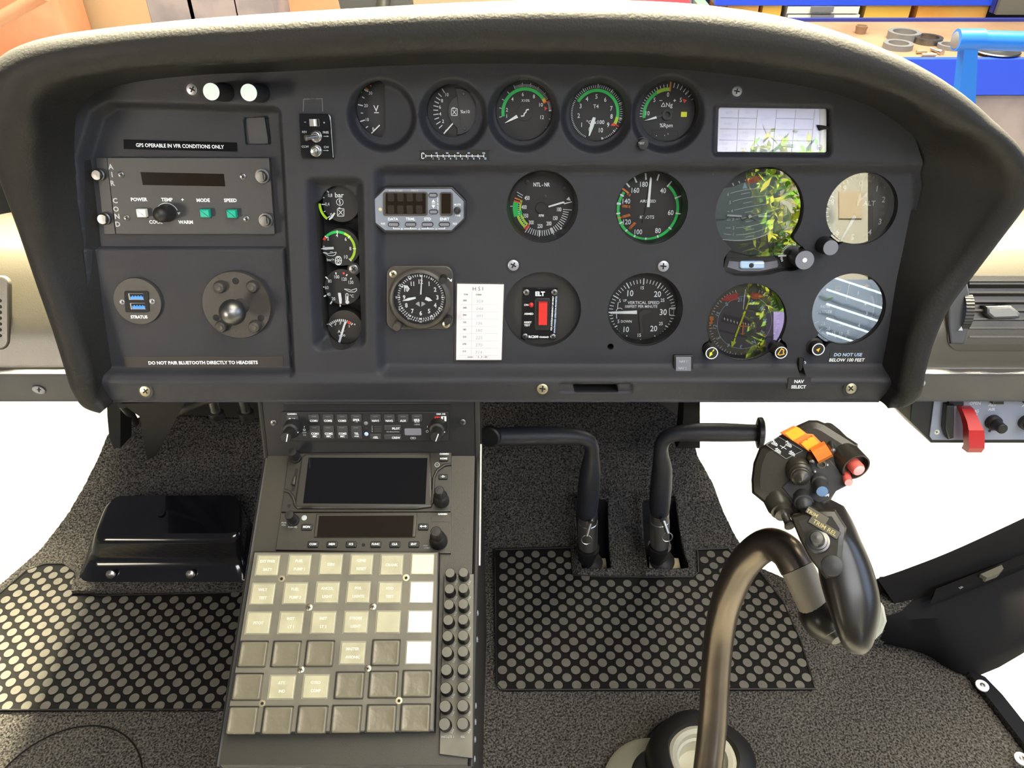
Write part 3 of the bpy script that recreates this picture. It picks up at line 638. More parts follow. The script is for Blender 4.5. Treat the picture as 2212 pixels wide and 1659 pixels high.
b = MB(); q = [at_z(x, y, .062) for x, y in ((2152, 1328), (2190, 1310), (2230, 1302), (2220, 1322), (2175, 1332))]; b.rings([[p - A(0, 0, .01) for p in q], q], 'matte'); b.build('slot', t, off)
t, off = thing('kick_strip', 'glossy black scuff strip with pale screw at lower right edge', 'trim strip', loc=tuple(at_z(2130, 1500, .0)))
b = MB(); q = [at_z(x, y, .012) for x, y in ((2085, 1442), (2128, 1462), (2165, 1500), (2260, 1620), (2260, 1668))]; b.rings([[p - A(0, 0, .02) for p in q], q], 'gloss'); b.build('strip', t, off)
for x, y in ((2121, 1482), (2206, 1640)):
    b = MB(); p = at_z(x, y, .012); b.lathe(p, (0, 0, 1), [(.0095, 0), (.0095, .002), (.007, .003), (0, .0032)], 'whitebtn', 20); b.lathe(p + A(0, 0, .003), (0, 0, 1), [(.004, 0), (.003, .0008), (0, .001)], 'darksteel', 12); b.build('screw', t, off)
# ================================================================ FOOT PEDALS
def pedal(label, leg, arm, endpt, endaxis, endr, ring, wd, collar):
    YP = .895; base = at_y(*leg[0][:2], YP); t, off = thing('rudder_pedal', label, 'pedal', loc=tuple(base))
    path = leg + arm; P = []
    pts = [at_y(x, y, YP) for x, y, *_ in path]; rad = [wd_ / 2 / F * np.dot(p - CAM, FWD) for p, (_, _, wd_) in zip(pts, path)]
    sp_, sr = [], []
    for i in range(len(pts) - 1):
        for s in np.linspace(0, 1, 7)[:-1]:
            sp_.append(cr([tuple(p) for p in pts], i, s, 0)); sr.append(rad[i] * (1 - s) + rad[i + 1] * s)
    sp_.append(pts[-1]); sr.append(rad[-1]); b = MB(); b.tube(sp_, sr, 'pedalrub', 24); b.build('foot_bar', t, off, sharp=60)
    b = MB(); b.lathe(endpt, endaxis, [(endr * .7, -.004), (endr, -.002), (endr * 1.02, .002), (endr, .004), (endr * .85, .006), (0, .0062)], 'black', 28); b.build('end_flange', t, off)
    b = MB(); c0, c1, rc = collar; p0, p1 = at_y(*c0, YP), at_y(*c1, YP)
    b.tube([p1, p1 + (p0 - p1) * .05, p1 + (p0 - p1) * .72, p0 + (p1 - p0) * .27, p0 + (p1 - p0) * .26, p0], [rc * .7, rc, rc, rc, rc * .95, rc * .95], 'steel', 24); co = b.build('socket_collar', t, off, props={'label': 'bright steel socket collar'})
    b = MB(); p1b = p1 + A(0, 0, -.04); b.tube([p1b, p1], [.012, .02], 'black', 14); b.build('lower_lever', t, off)
    rc_ = at_y(*ring, YP - .035); b = MB(); th = np.linspace(0, 2 * math.pi, 30)
    b.tube([rc_ + A(math.cos(a) * .0085, math.sin(a) * .003, math.sin(a) * .0075) for a in th], .0010, 'steel', 8); b.build('pull_ring', co, None) if False else b.build('pull_ring', t, off)
    b = MB(); pk = at_y(ring[0] + 10 if ring[0] < 1300 else ring[0] - 10, ring[1] - 40, YP - .02); b.tube([pk, rc_ + A(0, 0, .009)], [.0038, .003], 'steel', 12); b.lathe(pk, (0, -1, 0), [(.005, 0), (.005, .004), (0, .005)], 'darksteel', 12); b.build('locking_pin', t, off)
    return t
pedal('bent rubber-covered rudder pedal pointing left, beside the console', [(1268, 1112, 40), (1269, 1090, 47), (1272, 1055, 48), (1275, 1020, 46), (1278, 985, 32)], [(1277, 962, 30), (1268, 950, 31), (1245, 943, 33), (1200, 941, 40), (1140, 942, 42), (1085, 943, 40), (1066, 943, 36)],
      at_y(1060, 942, .885), (-.35, -1, .3), .0165, (1267, 1166), 45, ((1270, 1105), (1270, 1182), .0165))
pedal('bent rubber-covered rudder pedal pointing right, behind the stick', [(1425, 1108, 40), (1425, 1085, 46), (1428, 1050, 47), (1430, 1015, 44), (1428, 985, 33)], [(1428, 968, 30), (1435, 950, 31), (1455, 938, 33), (1500, 934, 40), (1560, 934, 41), (1610, 935, 38), (1635, 935, 36)],
      at_y(1640, 935, .89), (1, -.12, .05), .0235, (1441, 1160), 45, ((1425, 1102), (1425, 1178), .0165))
# ================================================================ CYCLIC STICK
stick, off = thing('control_stick', 'polished bent-tube cyclic stick with black pistol grip', 'control stick', loc=tuple(at_depth(1530, 1640, .99)))
SP = [(1528, 1668, .99), (1540, 1560, .985), (1546, 1450, .97), (1557, 1350, .95), (1578, 1275, .92), (1612, 1212, .885), (1658, 1176, .86), (1697, 1190, .84), (1722, 1228, .83), (1745, 1275, .825), (1768, 1322, .82), (1795, 1360, .815)]
b = MB(); b.tube([at_depth(1760, 1300, .826), at_depth(1763, 1306, .825), at_depth(1768, 1315, .824), at_depth(1780, 1335, .82), at_depth(1793, 1355, .815), at_depth(1803, 1370, .81), at_depth(1812, 1382, .805)], [.0180, .0205, .0225, .0232, .021, .016, .008], 'grip', 24); b.build('tube_socket', stick, off, sharp=60)
sp3 = [at_depth(*p) for p in SP]; sx = []
for i in range(len(sp3) - 1):
    for s in np.linspace(0, 1, 8)[:-1]: sx.append(cr([tuple(p) for p in sp3], i, s, 0))
sx.append(sp3[-1]); cut = 7 * 8
b = MB(); b.tube(sx[:cut + 1], .0178, 'tube', 32); b.build('stick_tube', stick, off, sharp=60)
b = MB(); b.tube(sx[cut:], .0172, 'tubetan', 28); b.build('bare_tube_end', stick, off, props={'label': 'tan unpainted end of the tube'})
GC = at_depth(1760, 1060, .775); gn = nrm(CAM - GC); gu = nrm(np.cross(A(0, 0, 1), gn)); GR = Frame(GC, np.cross(gn, gu), gn, gu)
gp = WPen(GR, off)
# hand grip: elliptical sections, centre line in photo coordinates
gsec = [(1762, 1062, 64, .010, -.016, 15), (1775, 1096, 68, .024, -.004, 10), (1795, 1140, 63, .030, .0, 4), (1815, 1185, 61, .029, .0, 0), (1828, 1230, 63, .028, .0, 0), (1836, 1275, 64, .028, .0, 0), (1841, 1320, 56, .027, 0, 0), (1844, 1355, 46, .025, .0, 0), (1846, 1385, 36, .020, 0, 0), (1846, 1405, 22, .012, .0, 0), (1846, 1412, 6, .004, 0, 0)]
rs = []
for i in range(len(gsec) - 1):
    for s in np.linspace(0, 1, 5)[:-1]: rs.append(cr(gsec, i, s, 0))
rs.append(A(*gsec[-1])); rings_ = []
for x, y, hw, dp, dz, tl in rs:
    c = gp.P(x, y, 0); k = gp.k(x, y, 0); ring = []
    for j in range(28):
        a = 2 * math.pi * j / 28; ca, sa = math.cos(a), math.sin(a); e = lambda v, p: math.copysign(abs(v) ** p, v)
        X, Z = e(ca, .8) * hw * k, e(sa, .8) * dp; ring.append(A(c[0] + X, c[1] - X * math.tan(R(tl)) * .6, c[2] + Z + dz - .006 * ca))
    rings_.append(ring)
b = MB(); b.rings(rings_, 'grip'); gp.fin(b, 'hand_grip', stick, sharp=80, props={'label': 'glossy black moulded hand grip'})
gp.crop(1560, 860, 2.86)
b = MB(); gp.prism(b, [(925, 1350), (965, 1240), (1000, 1290), (1018, 1380), (990, 1450), (940, 1500), (905, 1525)], -.022, -.010, 'palegreen', .002); gp.fin(b, 'hand_rest', stick, props={'label': 'pale green rest plate behind the grip'})
# head
gp.crop(1620, 890, 6.914)
HD = [(10, 1010), (40, 760), (130, 530), (430, 345), (700, 190), (880, 110), (1010, 112), (1130, 160), (1500, 390), (1620, 470), (1600, 700), (1470, 1090), (1290, 1180), (1200, 1330), (1100, 1480), (700, 1560), (560, 1560), (300, 1440), (20, 1210)]
b = MB(); gp.prism(b, HD, -.034, .012, 'griphead', .009, side='griphead'); gp.fin(b, 'head_housing', stick, sharp=30)
b = MB(); gp.prism(b, [(560, 1040), (880, 720), (1180, 690), (1330, 860), (1470, 1090), (1290, 1180), (1180, 1300), (1000, 1370), (880, 1450), (640, 1320), (480, 1120)], .008, .0135, 'face', .001); gp.fin(b, 'switch_face', stick)
gt = (.25, -.42, .87)     # switches point right-down toward the pilot
def gcyl(name, x, y, prof, m, w=.012, tilt=gt, n=32, props=None, parent=None):
    b = MB(); gp.cyl(b, x, y, prof, w, m, n, tilt=nrm(A(*tilt))); return gp.fin(b, name, parent or stick, props=props)
gcyl('hat_switch', 735, 860, [(190, -.004), (185, .004), (160, .006), (165, .009), (140, .011), (140, .014), (125, .0145), (125, .018), (110, .0185), (80, .0205), (50, .0225), (20, .024), (0, .0245)], 'griphead', .012)
gcyl('hat_switch', 795, 1300, [(150, -.004), (140, .004), (140, .008), (115, .0085), (112, .011), (85, .013), (55, .015), (20, .0165), (0, .017)], 'face', .012)
for (x, y, s) in ((820, 1010, 1), (830, 1350, .85)):
    for r_ in (105, 78, 52, 28):
        pass
kb = gcyl('camera_button', 1040, 1040, [(130, -.002), (120, .003), (95, .004), (88, .018), (84, .019)], 'face', .013)
gcyl('button_cap', 1040, 1040, [(80, .0192), (80, .0200), (0, .0202)], 'bluecap', .013, props={'label': 'blue-grey button cap'})
gcyl('red_button', 1420, 900, [(70, -.005), (70, .001), (62, .001), (62, .020), (56, .021), (0, .0215)], 'pinkred', .004, props={'label': 'pinkish-red button beside the barrel'})
gcyl('red_button_tip', 1420, 900, [(54, .0214), (52, .0219), (0, .022)], 'cap_highlight', .004)  # pale disc: the red button's highlight put into the colour
# barrel on the right with red button in its mouth
bt = nrm(A(.62, -.42, .66)); b = MB(); c = gp.P(1340, 560, -.004)
k = gp.k(1300, 600, 0); b.lathe(c - bt * .030, bt, [(185 * k, 0), (200 * k, .010), (205 * k, .034), (200 * k, .036), (215 * k, .036), (212 * k, .060), (190 * k, .060), (180 * k, .052), (0, .051)], 'griphead', 36); gp.fin(b, 'button_barrel', stick)
b = MB(); b.lathe(c + bt * .021, bt, [(100 * k, 0), (100 * k, .012), (88 * k, .014)], 'pinkred', 28); b.lathe(c + bt * .0345, bt, [(88 * k, .0003), (70 * k, .0010), (0, .0012)], 'cap_highlight', 28); gp.fin(b, 'trigger_button', stick, props={'label': 'pinkish-red button inside the barrel'})
# toggle barrel lower left with steel lever
tt_ = nrm(A(.55, -.55, .62)); b = MB(); c = gp.P(400, 1300, .002)
b.lathe(c - tt_ * .006, tt_, [(200 * k, 0), (195 * k, .016), (175 * k, .018), (172 * k, .022), (140 * k, .023), (138 * k, .027), (90 * k, .028), (0, .028)], 'griphead', 32); gp.fin(b, 'toggle_barrel', stick)
b = MB(); b.tube([c + tt_ * .020, c + tt_ * .032], [.0035, .0040], 'steel', 14); b.tube([c + tt_ * .032, c + tt_ * .036, c + tt_ * .037], [.004, .0055, .004], 'rubber', 14); gp.fin(b, 'toggle_lever', stick)
# orange lever guard
b = MB(); gp.prism(b, [(445, 305), (650, 200), (740, 235), (850, 320), (940, 330), (1090, 480), (900, 600), (650, 440)], .010, .0165, 'orange', .001); gp.prism(b, [(520, 315), (700, 215), (830, 325), (640, 430)], .0165, .0172, 'amber'); gp.prism(b, [(740, 460), (940, 345), (1060, 480), (870, 590)], .0165, .0185, 'amber', .0008, side='orange')
for i in range(3): gp.cyl(b, 780 + 75 * i, 455 - 45 * i, [(14, 0), (14, .002), (0, .003)], .0165, 'orange', 10)
gp.fin(b, 'guard_lever', stick, props={'label': 'orange guard lever across the head'})
b = MB(); p0, p1 = gp.P(960, 655, .018), gp.P(1170, 545, .018); b.tube([p0, p1], [.0085, .0085], 'orange', 9); gp.fin(b, 'guard_roller', stick, sharp=15, props={'label': 'orange ribbed roller on the guard lever'})
for x, y in ((905, 665), (1215, 500)): gcyl('hinge_bolt', x, y, [(62, -.004), (58, .006), (40, .009), (38, .012), (0, .013)], 'darksteel', .012)
for x, y in ((965, 885), (1150, 785)): gcyl('rivet', x, y, [(26, 0), (22, .002), (0, .003)], 'screwface', .013, n=14)
gcyl('sensor_hole', 1065, 760, [(70, 0), (66, .004), (44, .0042), (40, .002), (0, .002)], 'placard', .012)
# placards
b = MB(); gp.prism(b, [(235, 490), (425, 358), (800, 575), (540, 705)], .010, .0130, 'matte', .0005)
gp.lines(b, [(245, 492), (425, 368), (790, 577), (540, 698), (245, 492)], 5, .0133, 'dimwhite')
for x, y in ((370, 460), (580, 480), (420, 570), (630, 610)): gp.text(b, 'FWD' if y < 500 else 'AFT', x, y, 36, .0133, 'white', rot=-32, bold=.04); gp.line(b, x - 50, y + 2, x + 40, y + 45, 26, .0133, 'dimwhite')
gp.line(b, 450, 500, 545, 555, 8, .0134, 'white'); gp.line(b, 470, 545, 530, 505, 8, .0134, 'white'); gp.fin(b, 'arrow_placard', stick)
b = MB(); gp.text(b, 'CAM', 1110, 1235, 46, .0140, 'white', rot=14, bold=.02); gp.fin(b, 'lettering', stick)
gp.crop(1560, 860, 2.86)
b = MB(); gp.prism(b, [(420, 735), (560, 690), (700, 690), (770, 800), (760, 900), (745, 1070), (700, 1120), (640, 1120), (545, 1000), (480, 880)], .010, .031, 'griphead', .006); gp.fin(b, 'front_plate', stick, sharp=30)
b = MB(); gp.rect(b, 588, 722, 140, 46, 5, .030, .0325, 'placard', .0004, side='matte', rot=-12); gp.text(b, 'TRIM', 555, 711, 24, .0328, 'yellowink', rot=-12); gp.fin(b, 'trim_placard', stick)
b = MB(); gp.rect(b, 632, 798, 195, 52, 5, .030, .0325, 'placard', .0004, side='matte', rot=-13); gp.text(b, 'TRIM REL', 634, 800, 27, .0328, 'yellowink', rot=-13); gp.fin(b, 'trim_release_placard', stick)
gcyl('trim_release_button', 592, 888, [(75, 0), (70, .003), (58, .0035), (56, .006), (44, .0065), (42, .016), (36, .0175), (0, .018)], 'darksteel', .031, tilt=(-.15, .25, 1))
gcyl('blanking_plug', 680, 1035, [(64, 0), (64, .002), (56, .003), (0, .0035)], 'face', .030, tilt=(0, 0, 1))
# stick base boot
t, off = thing('stick_boot', 'black rubber collar with cream ring around the stick base', 'boot', loc=tuple(at_z(1522, 1650, .0)))
b = MB(); c = at_z(1516, 1642, .05)
outr = [(.070, -.055), (.074, -.03), (.070, .0), (.058, .010), (.047, .012), (.044, .006)]
rs = []
for r_, h_ in outr: rs.append([c + A(math.cos(a) * r_ * (1 + .05 * math.sin(3 * a + 1)), math.sin(a) * r_ * (1 + .04 * math.cos(4 * a)), h_) for a in np.linspace(0, 2 * math.pi, 41)[:-1]])
b.rings(rs, 'rubber', False, False); b.build('rubber_collar', t, off, sharp=70)
b = MB(); b.lathe(c, (0, 0, 1), [(.046, -.05), (.045, .006), (.040, .008), (.034, .006), (.033, -.004), (.030, -.006), (.029, -.03), (.0, -.031)], 'ivory', 36); b.build('bearing_ring', t, off, props={'label': 'cream bearing ring'})
b = MB(); c2 = c + A(-.060, -.02, -.036); b.lathe(c2, (0, 0, 1), [(.074, -.022), (.072, -.004), (.066, .0), (.0, .0)], 'dirtyivory', 40); b.lathe(c2 + A(.012, .012, .0), (0, 0, 1), [(.045, 0), (.04, .004), (0, .005)], 'darksteel', 30); b.build('base_plate', t, off)
# ================================================================ GAUGES
mat('adiball', (.17, .235, .225), .45); mat('adidark', (.05, .055, .055), .5); mat('hsibrown', (.10, .085, .055), .5); mat('hsimauve', (.075, .065, .075), .5)
mat('hsidark', (.03, .022, .028), .5); mat('altface', (.028, .028, .030), .5); mat('radface', (.10, .12, .15), .4); mat('annun', (.50, .50, .78), .22, coat=.5, var=(6, (.72, .74, .80), .45, .6)); mat('annline', (.12, .12, .20), .5)  # radar face and warning lens colours carry the tint of their glass reflections
mat('anntext', (.40, .40, .62), .5); mat('bluew', (.45, .62, .85), .5)
def gauge(name, label, cx, cy, Rp, w, dd, crop, dialm='dial', gl='glass', rim=0, extra=14, group=None, glr=4):
    t, pen = thing(name, label, 'gauge', PANEL, cx, cy, w, group=group, crop=crop)
    k = PANEL.depth(cx, cy, w) / F; b = MB(); b.lathe((0, 0, -dd), (0, 0, 1), [((Rp + extra) * k, -.03), ((Rp + extra) * k, -.0005), (0, -.0004)], dialm, 48)
    b.build('dial', t)
    if rim:
        b = MB(); b.lathe((0, 0, 0), (0, 0, 1), [((Rp - .3) * k, -dd + .002), ((Rp - rim) * k, -dd + .003), ((Rp - .6) * k, -.0015)], 'black', 56, False); b.build('bezel_ring', t)
    if gl:
        b = MB(); n = 48; b.add([A(math.cos(a) * (Rp + glr) * k, math.sin(a) * (Rp + glr) * k, -min(.004, dd * .5)) for a in np.linspace(0, 2 * math.pi, n + 1)[:-1]], [tuple(range(n))], gl); b.build('cover_glass', t)
    return t, pen, w - dd + .0003
def needle(pen, t, pts, w, m='white', name='needle'):
    b = MB(); 
    pen.prism(b, pts, w + .0008, w + .0016, m); return b.build(name, t)
CR1 = (640, 150, 4.739); CR2 = (1040, 150, 4.366); CR3 = (640, 370, 4.148); CR8 = (1280, 350, 3.253)
def numbers(pen, b, L, h, w, m='white', sx=.92, bold=.01):
    for t_, x, y in L: pen.text(b, t_, x, y, h, w, m, sx=sx, bold=bold)
# --- voltmeter
t, p, w = gauge('voltmeter', 'half-covered volt gauge marked V with scale 10 to 30', 824, 238, 56, WR, .007, CR1)
b = MB()
for q in ((655, 215, 672, 240, 14, 'green'), (695, 205, 735, 225, 16, 'white'), (708, 186, 738, 212, 14, 'orange'), (755, 162, 768, 172, 12, 'orange'), (672, 280, 698, 294, 10, 'white'), (632, 360, 682, 371, 11, 'white'), (660, 445, 684, 448, 9, 'white'), (655, 533, 702, 518, 11, 'white'), (712, 597, 734, 582, 9, 'white'), (768, 655, 785, 640, 11, 'white')): p.line(b, *q[:5], w, q[5])
numbers(p, b, (('30', 760, 242), ('20', 713, 370), ('10', 727, 513), ('0', 787, 610)), 32, w); p.text(b, 'V', 817, 400, 62, w, 'white'); p.line(b, 797, 443, 845, 443, 9, w, 'white'); b.build('scale', t)
needle(p, t, [(782, 632), (850, 565), (858, 575), (790, 642)], w)
# --- fuel
t, p, w = gauge('fuel_gauge', 'fuel contents gauge with jerry-can symbol and scale 0 to 10', 976, 240, 54, WR, .008, CR1)
b = MB(); cx, cy = 1640, 430
for i in range(11):
    xs_ = [1505, 1470, 1452, 1437, 1430, 1427, 1430, 1438, 1455, 1478, 1523]; ys_ = [218, 262, 300, 337, 377, 417, 460, 502, 547, 586, 640]
    a = math.atan2(cy - ys_[i], cx - xs_[i]); L = 24 if i % 2 else 26; p.line(b, xs_[i] - L * math.cos(a), ys_[i] - L * math.sin(a), xs_[i] + L * math.cos(a), ys_[i] + L * math.sin(a), 9, w, 'white')
numbers(p, b, (('10', 1543, 258), ('8', 1492, 320), ('6', 1471, 385), ('4', 1473, 455), ('2', 1502, 530)), 34, w); b.build('scale', t)
b = MB(); p.prism(b, [(1640, 190)] + [(1640 + 225 * math.sin(R(a)), 430 - 240 * math.cos(R(a))) for a in range(0, 181, 15)] + [(1648, 640), (1648, 600), (1600, 550), (1565, 490), (1553, 430), (1560, 370), (1590, 310), (1636, 275)], w, w + .0022, 'face', .0004)
w2 = w + .0024; q = rr(1588, 400, 1648, 472, 6); p.lines(b, q + [q[0]], 6, w2, 'white'); p.line(b, 1598, 412, 1638, 462, 6, w2, 'white'); p.line(b, 1598, 462, 1638, 412, 6, w2, 'white'); p.line(b, 1595, 394, 1625, 390, 7, w2, 'white'); p.text(b, '%x10', 1728, 432, 32, w2, 'white'); b.build('cover_plate', t)
screw(p, t, 1715, 250, 15, w + .0022, 'darksteel'); screw(p, t, 1722, 610, 17, w + .0022, 'darksteel')
needle(p, t, [(1505, 652), (1600, 545), (1612, 553), (1515, 662)], w)
# --- torque
t, p, w = gauge('torque_gauge', 'round percent gauge with green arc and amber tip, third of top row', 1132, 240, 62, WR, .009, CR2, rim=2)
b = MB(); c = (410, 405); p.arc(b, *c, 193, 222, 260, 414.5, w, 'green'); p.arc(b, *c, 193, 224, 414.5, 425, w, 'amber'); p.ticks(b, *c, 190, 262, 425.5, 425.5, 1, 9, w + .0001, 'red')
p.ticks(b, *c, 226, 262, 336, 408, 5, 6, w, 'white'); p.ticks(b, *c, 226, 250, 336, 420, 29, 4, w, 'white'); p.ticks(b, *c, 226, 252, 428, 447, 9, 4, w, 'white'); p.ticks(b, *c, 226, 274, 446, 446, 1, 5, w, 'white')
p.ticks(b, *c, 222, 246, 260, 318, 4, 6, w, 'white'); p.ticks(b, *c, 235, 285, 104, 104, 1, 6, w, 'white'); p.ticks(b, *c, 240, 275, 124, 124, 1, 6, w, 'white')
p.poly(b, [(593, 350), (622, 365), (598, 390)], w, 'red')
numbers(p, b, (('1', 238, 440), ('2', 240, 380), ('4', 292, 280), ('6', 390, 235), ('8', 495, 255), ('10', 562, 333), ('12', 572, 450)), 34, w); p.text(b, 'X10%', 415, 293, 24, w, 'white'); b.build('scale', t)
b = MB(); p.lines(b, [(372, 440), (400, 438), (405, 412), (418, 408), (425, 380), (448, 378)], 11, w + .0003, 'white'); b.build('shaft_symbol', t)
b = MB(); p.cyl(b, 405, 405, [(78, 0), (76, .0012), (0, .0012)], w - .001, 'dial'); b.build('hub', t)
needle(p, t, [(218, 505), (330, 428), (347, 455), (228, 506)], w)
# --- T4
t, p, w = gauge('turbine_temperature_gauge', 'round T4 temperature gauge, green arc from 3 to 8', 1290, 243, 60, WR, .009, CR2, rim=2)
b = MB(); c = (1085, 412); p.arc(b, *c, 188, 216, 300, 460, w, 'green'); p.arc(b, *c, 186, 216, 460, 478, w, 'lime'); p.ticks(b, *c, 185, 262, 479, 479, 1, 10, w, 'red'); p.poly(b, [(1218, 528), (1248, 498), (1262, 535)], w + .0001, 'red')
p.ticks(b, *c, 222, 248, 304, 470, 36, 5, w, 'white'); p.ticks(b, *c, 222, 262, 328, 462, 5, 9, w, 'white'); p.ticks(b, *c, 232, 256, 485, 522, 10, 5, w, 'white'); p.ticks(b, *c, 226, 262, 493, 525, 2, 12, w, 'white'); p.ticks(b, *c, 226, 240, 205, 298, 26, 5, w, 'white')
numbers(p, b, (('3', 935, 345), ('4', 995, 278), ('5', 1085, 255), ('6', 1168, 284), ('7', 1225, 368), ('8', 1227, 443), ('9', 1195, 522), ('10', 1127, 573), ('1', 945, 522), ('2', 917, 435), ('0', 1020, 566)), 42, w, sx=.85); p.text(b, 'T4', 1080, 348, 34, w, 'white'); p.text(b, '°C', 1015, 497, 34, w, 'white'); p.text(b, 'x100', 1110, 497, 36, w, 'white'); b.build('scale', t)
needle(p, t, [(1052, 450), (1078, 455), (1060, 535), (1022, 625), (1010, 628), (1026, 510)], w)
# --- delta Ng
t, p, w = gauge('engine_speed_gauge', 'round gauge marked Ng percent rpm with TEST button at its lower left', 1444, 241, 63, WR, .009, CR2, rim=2)
b = MB(); c = (1755, 425); p.arc(b, *c, 208, 236, 262, 330, w, 'green'); p.arc(b, *c, 208, 240, 330, 362, w, 'lime'); p.ticks(b, *c, 205, 290, 362.5, 362.5, 1, 14, w + .0001, 'orange')
p.ticks(b, *c, 238, 262, 266, 328, 12, 6, w, 'white'); p.ticks(b, *c, 242, 268, 334, 356, 4, 7, w, 'white'); p.ticks(b, *c, 240, 285, 370, 410, 6, 7, w, 'white'); p.ticks(b, *c, 235, 290, 401, 401, 1, 12, w, 'white'); p.poly(b, [(1895, 275), (1940, 290), (1912, 318)], w + .0002, 'red'); p.ticks(b, *c, 248, 275, 419, 419, 1, 8, w, 'white')
numbers(p, b, (('0', 1760, 237), ('5', 1632, 287), ('5', 1880, 288), ('10', 1567, 413)), 40, w, sx=.85); p.text(b, '–', 1692, 293, 34, w, 'white', bold=.03); p.text(b, '+', 1822, 293, 34, w, 'white', bold=.03); p.text(b, 'Ng', 1772, 340, 40, w, 'white'); p.lines(b, [(1695, 350), (1716, 313), (1732, 350), (1695, 350)], 6, w, 'white'); p.text(b, '%Rpm', 1742, 533, 36, w, 'white')
p.lines(b, [(1615, 640), (1615, 570), (1858, 576), (1858, 640)], 4, w, 'black'); p.disc(b, 1650, 625, 4, w, 'white'); p.disc(b, 1728, 622, 4, w, 'white'); p.disc(b, 1760, 608, 4, w, 'white'); b.build('scale', t)
b = MB(); p.rect(b, 1910, 424, 56, 46, 4, w, w + .0004, 'yellow'); b.build('flag', t)
needle(p, t, [(1530, 486), (1648, 440), (1655, 463)], w); b = MB(); p.prism(b, [(1650, 440), (1712, 418), (1716, 436), (1655, 463)], w + .0008, w + .0015, 'black'); p.ring(b, 1755, 425, 26, 50, w + .0018, 'black'); b.build('needle_hub', t)
b = MB(); p.cyl(b, 1508, 700, [(64, -.004), (62, .004), (50, .0045), (48, .012), (46, .013), (0, .0132)], -.006, 'black', 24); w3 = -.006 + .0134; p.text(b, 'TEST', 1508, 696, 20, w3, 'dimwhite'); b.build('test_button', t)
# --- slim horizontal scale
t, p = thing('balance_scale', 'narrow black strip with white 0 to 10 scale below fuel gauge', 'gauge', PANEL, 980, 336, 0, crop=CR1)
b = MB(); p.prism(b, [(1250, 825), (2000, 825), (1970, 840), (1975, 925), (2000, 935), (1260, 935), (1262, 840)], -.001, .0006, 'matte'); b.build('strip', t)
b = MB(); w = .0009; p.line(b, 1325, 885, 1920, 887, 6, w, 'white'); p.lines(b, rr(1284, 855, 1308, 912, 10) + [(1308, 870)], 7, w, 'white')
for i in range(11):
    x = 1325 + i * 59.5; p.line(b, x, 870, x, 902, 6, w, 'white')
    if i: p.text(b, str(i), x + 16, 912, 22, w, 'bluew', sx=.8, bold=.03)
for x, s_ in ((1435, '100'), (1545, '200'), (1655, '300'), (1765, '400'), (1920, 'GAL')): p.text(b, s_, x, 856, 15, w, 'bluew', sx=.8, bold=.03)
b.build('markings', t)
# --- column of four small gauges
b = MB(); q = [(680, 395), (785, 395), (795, 752), (700, 752)]; pp.prism(b, q, -.052, -.045, 'matte'); b.build('gauge_backing', panel)
def small(name, label, cx, cy, r, dm='dial'):
    return gauge(name, label, cx, cy, r, WC, .008, CR3, extra=-.5, gl='glass', glr=-2, dialm=dm)
t, p, w = small('fuel_pressure_gauge', 'small bar gauge with lime arc, topmost of the narrow column', 733, 442, 40)
b = MB(); c = (362, 305); p.arc(b, *c, 140, 162, 218, 276, w, 'lime'); 
for q in ((265, 165, 290, 190, 10), (228, 228, 252, 238, 9), (228, 296, 262, 298, 9), (247, 362, 262, 357, 7), (283, 415, 303, 402, 9)): p.line(b, *q, w, 'white')
numbers(p, b, (('0,8', 303, 217), ('0,4', 278, 297)), 30, w, sx=.8); p.text(b, 'bar', 386, 213, 44, w, 'white', bold=.02); p.ring(b, 390, 276, 27, 32, w, 'white'); p.text(b, '§', 390, 276, 34, w, 'white'); p.text(b, '0', 313, 387, 26, w, 'white')
q = rr(368, 335, 427, 402, 5); p.lines(b, q + [q[0]], 6, w, 'white'); p.line(b, 376, 345, 418, 392, 6, w, 'white'); p.line(b, 376, 392, 418, 345, 6, w, 'white'); p.line(b, 376, 330, 395, 326, 8, w, 'white'); b.build('scale', t)
needle(p, t, [(290, 430), (338, 370), (350, 378), (322, 422), (297, 438)], w)
t, p, w = small('oil_pressure_gauge', 'small oil pressure gauge, green and yellow arc up to 10', 733, 537, 41)
b = MB(); c = (378, 690); p.arc(b, *c, 134, 156, 300, 314, w, 'red'); p.arc(b, *c, 134, 156, 314, 385, w, 'green'); p.arc(b, *c, 134, 156, 385, 497, w, 'lime'); p.ticks(b, *c, 128, 158, 314, 497, 5, 8, w + .0001, 'white')
numbers(p, b, (('2', 284, 603), ('4', 364, 574), ('6', 443, 608), ('8', 485, 692), ('10', 445, 767), ('0', 248, 683)), 32, w); p.text(b, 'bar>', 307, 792, 26, w, 'white'); p.lines(b, [(240, 728), (262, 728), (285, 738), (312, 733), (358, 725), (352, 745), (330, 757), (290, 755), (268, 738), (240, 728)], 6, w, 'white'); p.line(b, 302, 722, 326, 722, 6, w, 'white')
q = rr(352, 763, 402, 838, 22); p.lines(b, q + [q[0]], 8, w, 'white'); p.line(b, 345, 801, 410, 801, 6, w, 'white'); p.ring(b, 377, 782, 8, 14, w, 'white'); p.ring(b, 377, 820, 8, 14, w, 'white'); b.build('scale', t)
needle(p, t, [(220, 695), (262, 680), (332, 678), (335, 698), (262, 704)], w)
t, p, w = small('oil_temperature_gauge', 'small oil temperature gauge scaled 20 to 130 with thermometer symbol', 737, 624, 40)
b = MB()
for q in ((354, 905, 357, 925, 10), (262, 945, 283, 965, 11), (448, 938, 456, 922, 11), (485, 968, 495, 955, 10), (240, 1037, 252, 1037, 9), (247, 1122, 267, 1112, 11), (305, 1190, 320, 1165, 11), (394, 1195, 394, 1212, 9)): p.line(b, *q, w, 'white')
